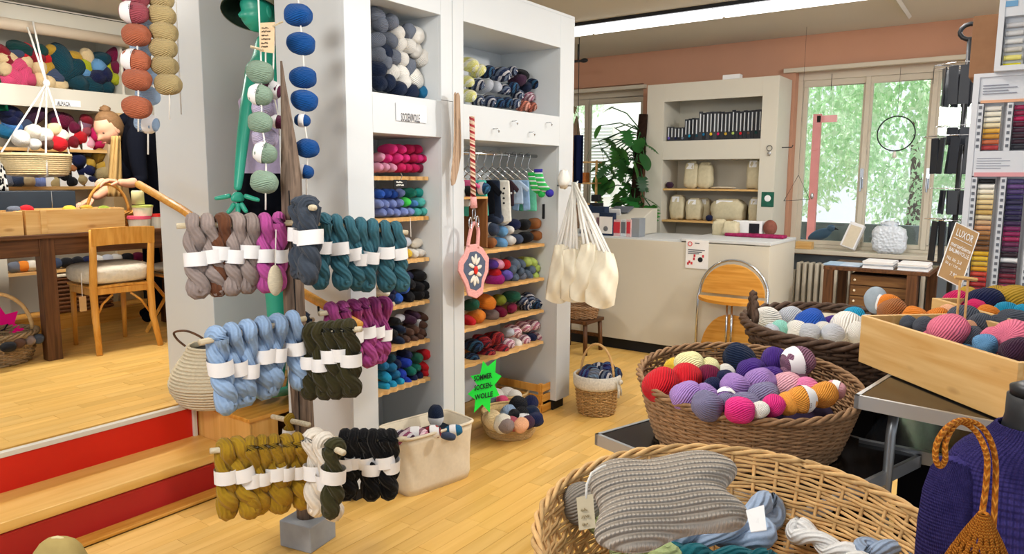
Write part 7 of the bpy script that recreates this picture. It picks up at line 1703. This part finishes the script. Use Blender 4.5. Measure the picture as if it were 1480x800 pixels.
def cbag(x,yb_,w,h,z,lbl,X_=KX+.16,slant=0,tagd=True,wide=False):
    p=at(x,yb_,'x',X_);t=thing('cloth_bag',lbl,'bag',(X_,p.y,z+.001),0,'cloth bags on the back cabinet')
    g=random.Random(int(x*7+yb_))
    def fn(q): return 1/(abs(q.x)**6+abs(q.y)**6+abs(q.z)**6)**(1/6)*(1+.04*math.sin(q.z*6+q.y*5+x)+.04*math.sin(q.y*11+x+q.z*4))*(1-.10*max(0,q.z)+.05*math.sin(q.y*5+x)*max(0,q.z))
    obj('bag_body',MB().ell((0,slant*0,h/2),(w*.35,w/2,h/2*.98),22,14,fn=fn),M_bag,t,smooth=True,world=False)
    obj('neck_fold',MB().box((-.0,slant,h*.95),(w*.3,w*.62,h*.12)),M_bag,t,world=False,bevel=.012)
    if tagd: obj('label_flap',MB().box((-w*.30,w*.05,h*.83),(.006,w*.5,h*.22),Matrix.Rotation(.12,3,'Y')),M_paper,t,world=False)
cbag(1000,272,.15,.27,kz1,'upright cream cloth bag with white flap on the upper shelf, leftmost')
cbag(1019,272,.15,.26,kz1,'upright cream cloth bag second from the left on the upper shelf',tagd=False)
cbag(1090,272,.14,.29,kz1,'cream cloth bag at the right end of the upper shelf')
cbag(979,320,.15,.25,kz2,'cream drawstring cloth bag leftmost on the lower shelf')
cbag(1003,320,.16,.22,kz2,'cream drawstring cloth bag second on the lower shelf')
cbag(1018,320,.12,.22,kz2,'cream cloth bag behind the second on the lower shelf',X_=KX+.26)
cbag(1053,320,.32,.22,kz2,'wide slouching canvas bag in the middle of the lower shelf',wide=True)
cbag(1091,320,.12,.24,kz2,'cream cloth bag at the right end of the lower shelf')
cbag(1040,348,.13,.16,1.036,'small cream pouch on the counter behind the printed scarf',X_=6.5,tagd=False);cbag(1056,346,.14,.13,1.056,'flat cream pouch with tie on the counter right',X_=6.45,tagd=False)
tag(obj('folded_cloth',MB().ell((KX+.16,at(1045,272,'x',KX+.16).y,kz1+.014),(.09,.13,.012),16,8),M_canvas,smooth=True),'flat folded white cloth on the upper shelf of the back cabinet','cloth')
ball((KX+.08,at(968,268,'x',KX+.08).y,kz1+.035),(0,1,0),.034,.04,'plum','dark plum ball at the left end of the upper cabinet shelf',None)
ball((KX+.06,at(1025,317,'x',KX+.06).y,kz2+.032),(0,1,0),.03,.035,'navy','navy ball between the bags on the lower cabinet shelf',None)
p=at(1070,312,'x',KX+.1)
# postcard and little ring on the stile
pa_,pb_=at(1101,277,'x',KX-.002),at(1118,299,'x',KX-.002)
pc_=thing('postcard','green postcard with a white flower picture stuck on the cabinet stile','postcard',(KX,pb_.y,pb_.z));obj('card',MB().b2((KX-.004,pb_.y,pb_.z),(KX-.001,pa_.y,pa_.z)),mat('postcard_green','1f6450',.5,.3,.3,30),pc_);obj('white_flower',MB().ell((KX-.004,(pa_.y+pb_.y)/2,(pa_.z+pb_.z)/2+.01),(.002,.03,.03),12,8),M_paper,pc_)
p=at(1112,214,'x',KX-.01);kh=thing('key_ring','small metal ring hanging on the cabinet stile','ring',p[:]);obj('ring',MB().tube([p+Vector((0,.025*math.cos(i*.52),.025*math.sin(i*.52))) for i in range(12)],.003,6,closed=True),M_dsteel,kh);obj('charm',MB().ell(p+Vector((0,0,-.05)),(.006,.018,.02),10,8),M_steel,kh)
# printed scarves + box on the right counter top
CT2=1.055
mm=mat('magenta_print','a83060',.9,.1,.5,40,.3)
a=at(1030,340,'z',CT2+.02);b=at(1100,343,'z',CT2+.02);
for i,(x0,x1,y_) in enumerate(((1050,1092,339),(1085,1134,341))):
    a,b=at(x0,y_,'z',CT2+.015),at(x1,y_,'z',CT2+.015);tag(obj('folded_scarf',MB().tube([a,(a+b)/2+Vector((0,0,.004)),b],.03,10,flat=1,up=(0,0,.45)) if False else MB().box((a+b)/2+Vector((0,0,.0)),(.12,(a-b).length,.03)),mm,bevel=.012),['magenta printed folded scarf at the left on the counter end','magenta and grey printed folded scarf at the right on the counter end'][i],'scarf')
t_=at(1080,336,'z',CT2+.04);bwz=thing('banded_ball','brown ball beside a white card box with black print on the counter','yarn',(t_.x+.2,t_.y,CT2));obj('ball_body',MB().ell((t_.x+.25,t_.y-.12,CT2+.075),(.06,.06,.07),18,12),mat('brown_ball','8a5648',.8,.1,.2,30,.5),bwz,smooth=True);obj('card_box',MB().b2((t_.x+.2,t_.y-.06,CT2+.001),(t_.x+.3,t_.y+.2,CT2+.13)),M_paper,bwz,bevel=.004);obj('black_frame',MB().b2((t_.x+.196,t_.y-.04,CT2+.02),(t_.x+.2,t_.y+.05,CT2+.11)),M_ink,bwz)
# ================= window side
# radiator
ry1=at(1152,400,'x',7.25).y;ry0=ry1-1.1
rd=thing('radiator','grey white ribbed radiator below the large window','radiator',(7.27,(ry0+ry1)/2,.1))
k=0;y=ry1
while y>ry0:
    obj('rib',MB().b2((7.2,y-.035,.12),(7.34,y,.78)),M_frame,rd,bevel=.012);y-=.055;k+=1
obj('pipe',MB().tube([(7.27,ry1+.03,.02),(7.27,ry1+.03,.7),(7.27,ry1-.02,.7)],.012,8),M_frame,rd,smooth=True)
struct('wall_recess_right',MB().b2((7.385,.4,.05),(7.4,WY[0][0],.84)),mat('recess_grey','707880',.85,.1,.05))
# side table with drawers
tx0=6.35;tz_=at(1270,389,'x',tx0).z;ty1=at(1190,385,'x',tx0).y;ty0_=at(1345,388,'x',tx0).y
sd=thing('side_table','dark wooden side table with a drawer chest on its shelf under the window','table',(6.6,(ty0_+ty1)/2,0))
obj('table_top',MB().b2((tx0,ty0_,tz_-.03),(6.95,ty1,tz_)),M_brown,sd,bevel=.003)
for (x,y) in((tx0+.03,ty1-.04),(tx0+.03,ty0_+.12),(6.92,ty1-.04),(6.92,ty0_+.04)): obj('leg',MB().b2((x-.03,y-.035,0),(x+.03,y+.035,tz_-.03)),M_brownZ,sd)
obj('lower_shelf',MB().b2((tx0+.02,ty0_+.02,.25),(6.93,ty1-.02,.275)),M_brown,sd)
dy1=at(1228,400,'x',tx0+.05).y;dy0=at(1318,400,'x',tx0+.05).y
dc=thing('drawer_chest','flat wooden drawer chest with pale knobs standing inside the side table','chest',(6.6,(dy0+dy1)/2,.276))
obj('chest_body',MB().b2((tx0+.07,dy0,.277),(6.85,dy1,tz_-.06)),M_brown,dc);nD=6;hh=(tz_-.06-.28)/nD
for i in range(nD):
    f=obj('drawer',MB().b2((tx0+.052,dy0+.01,.28+i*hh+.004),(tx0+.07,dy1-.01,.28+(i+1)*hh-.004)),wood('drawer_%d'%i,'7c5a34','5c3c20',.5,.3,'Y',4),dc,bevel=.002)
    obj('knob',MB().ell((tx0+.045,dy1-.04,.28+(i+.5)*hh),(.01,.01,.01),10,8),M_canvas,f,smooth=True)
for i,(xa,xb,c_,lbl) in enumerate(((1184,1212,'a8c4e0','blue white leaflet lying flat, left on the side table'),(1212,1246,'c4d4e8','pale leaflets lying flat in the middle of the side table'))):
    a=at(xa,383,'z',tz_+.01);b=at(xb,383,'z',tz_+.01);tag(obj('leaflet',MB().b2((tx0+.05,b.y,tz_+.001),(tx0+.3,a.y,tz_+.012)),mat('leaflet%d'%i,c_,.6,.3,.1,30),bevel=.002),lbl,'leaflet')
for i,(xa,xb,lbl) in enumerate(((1246,1291,'stack of patterned magazines in a clear sleeve on the side table'),(1297,1342,'stack of white magazines at the right end of the side table'))):
    a=at(xa,385,'x',tx0+.03);b=at(xb,385,'x',tx0+.03);ms=thing('magazine_stack',lbl,'magazines',(tx0+.15,(a.y+b.y)/2,tz_+.001))
    for j in range(5): obj('magazine',MB().b2((tx0+.03+.004*(j%2),b.y+.004*(j%3),tz_+.001+j*.011),(tx0+.3,a.y-.003*(j%2),tz_+.011+j*.011)),[M_paper,M_label,mat('mag_grey%d%d'%(i,j),'aeb6c0',.6,.3,.2,20)][j%3],ms)
# sill things
SZ=WS+.001
bxy=at(1160,355,'x',7.28).y;tag(obj('wooden_block',MB().b2((7.26,at(1173,360,'x',7.28).y,SZ),(7.36,at(1150,360,'x',7.28).y,SZ+.07)),M_pineY,bevel=.004),'pale wooden block at the left end of the windowsill','block')
w_=at(1232,345,'x',7.3);wbx=thing('folded_carton','white cream carton leaning against the window mullion on the sill','carton',(7.3,w_.y,SZ));obj('carton_body',MB().box((7.31,w_.y,SZ+.142),(.07,.13,.24),Matrix.Rotation(.25,3,'Y')@Matrix.Rotation(.3,3,'X')),M_label,wbx,bevel=.006);obj('front_panel',MB().box((7.272,w_.y,SZ+.142),(.004,.1,.2),Matrix.Rotation(.25,3,'Y')@Matrix.Rotation(.3,3,'X')),M_canvas,wbx)
g_=at(1285,350,'x',7.3);m,nt,bq=nm('crinkled_plastic',.3,.5);bq.inputs['Base Color'].default_value=lin('dfe6ee');vr=N(nt,'ShaderNodeTexVoronoi');vr.inputs['Scale'].default_value=40;tcq=N(nt,'ShaderNodeTexCoord');nt.links.new(tcq.outputs['Object'],vr.inputs[0]);bump(nt,bq,vr.outputs[0],.8,.01)
pbg=thing('plastic_bag','crinkled white plastic bag standing on the windowsill','bag',(7.3,g_.y,SZ));obj('bag_body',MB().ell((7.3,g_.y,SZ+.125),(.065,.14,.125),26,18,fn=lambda p:1/(abs(p.x)**4+abs(p.y)**4+abs(p.z)**4)**.25*(1+.06*math.sin(p.y*13)*math.sin(p.z*11))),m,pbg,smooth=True);obj('gathered_top',MB().ell((7.3,g_.y,SZ+.265),(.03,.07,.03),14,10,fn=lambda p:1+.2*math.sin(p.y*15)),m,pbg,smooth=True)
# bird figure outside the pane on the outer sill
bd_=at(1185,336,'x',7.66);SZ=SZ+.03;br=thing('bird_figure','blue grey bird figure on the outer sill behind the left pane','bird figure',(7.66,bd_.y,SZ))
Mb=mat('bird_blue','4c6c88',.6,.3,.1)
obj('body',MB().ell((7.66,bd_.y,SZ+.085),(.045,.12,.055),20,14,M=Matrix.Rotation(math.radians(-25),3,'X')),Mb,br,smooth=True)
obj('head',MB().ell((7.66,bd_.y-.1,SZ+.155),(.035,.04,.035),16,12),Mb,br,smooth=True)
obj('beak',MB().tube([(7.66,bd_.y-.13,SZ+.155),(7.66,bd_.y-.17,SZ+.143)],[.014,.002],8),M_dark,br,smooth=True)
obj('tail',MB().box((7.66,bd_.y+.15,SZ+.03),(.04,.14,.015),Matrix.Rotation(math.radians(22),3,'X')),Mb,br,bevel=.004)
for s in(-.015,.015): obj('leg',MB().tube([(7.66+s,bd_.y-.01,SZ-.0),(7.66+s,bd_.y-.01,SZ+.05)],.004,5),M_dark,br)
struct('windowsill_outer',MB().b2((7.6,WY[0][1]-.05,WS-.04),(7.85,WY[0][0]+.02,WS)),M_frame)
SZ=WS+.001
struct('trim_6',MB().b2((7.62,bd_.y-.25,WS),(7.72,bd_.y+.25,WS+.03)),M_frame)
# hoop in the window, hanging wires, triangle
hc_=at(1295,193,'x',7.38);hp2=thing('hanging_hoop','dark wire hoop with a small tassel hanging in the large window','hoop',(7.38,hc_.y,hc_.z))
rh=abs(at(1268,193,'x',7.38).y-hc_.y)
obj('ring',MB().tube([hc_+Vector((0,rh*math.cos(i*PI/18),rh*math.sin(i*PI/18))) for i in range(36)],.006,6,closed=True),M_dsteel,hp2,smooth=True)
obj('thread',MB().tube([hc_+Vector((0,0,rh)),Vector((7.38,hc_.y,WT-.02))],.0015,4),M_dsteel,hp2);obj('tassel',MB().lathe([(.001,0),(.012,-.01),(.018,-.06),(.001,-.062)],10,c=hc_+Vector((0,0,-rh))),M_cord,hp2,smooth=True)
for x in(1203,1350):
    p=at(x,100,'x',7.39);tag(obj('hanging_wire',MB().tube([Vector((7.39,p.y,WT-.03)),Vector((7.39,p.y,WT-.18))],.003,5),M_dsteel),'short dark wire hanging at the top of the %s'%('left pane' if x==1203 else 'right window edge'),'wire')
tr_=[at(1133,290,'x',7.0),at(1154,253,'x',7.0),at(1170,288,'x',7.0)]
tri=thing('wire_triangle','dark wire triangle ornament hanging between cabinet and large window','ornament',tr_[0][:]);obj('wire',MB().tube([tr_[0],tr_[1],tr_[2]],.005,6,closed=True),M_dsteel,tri);obj('thread',MB().tube([tr_[1],Vector((tr_[1].x,tr_[1].y,CEIL))],.0012,4),M_dsteel,tri);obj('bead',MB().ell(tr_[2]+Vector((0,-.02,.03)),(.015,.015,.03),10,8),M_steel,tri,smooth=True)
p=at(1130,213,'x',7.1);tag(obj('side_hook',MB().tube([p+Vector((0,.0,0)),p+Vector((0,-.09,0)),p+Vector((0,-.1,.02))],.005,6),M_dsteel,smooth=True),'small dark hook sticking out of the cabinet side','hook')
# silver shoe / shoe form on the dark basket
sh_=dep(1266,430,2.95);sf=thing('grey_shoe','pale grey felt shoe standing toe up between dark basket and crate','shoe',sh_[:])
obj('shoe_body',MB().ell(sh_,(.035,.045,.065),20,14,fn=lambda p:1-.3*max(0,p.z)),mat('grey_felt','a4b0ba',.9,.1,.1,40,.4),sf,smooth=True)
obj('sole_mark',MB().ell(sh_-f3*.03+Vector((0,0,-.015)),(.012,.02,.035),12,8),M_label,sf,smooth=True)
# folded steel stand, black bits under the needle rack
bpy.context.view_layer.update()
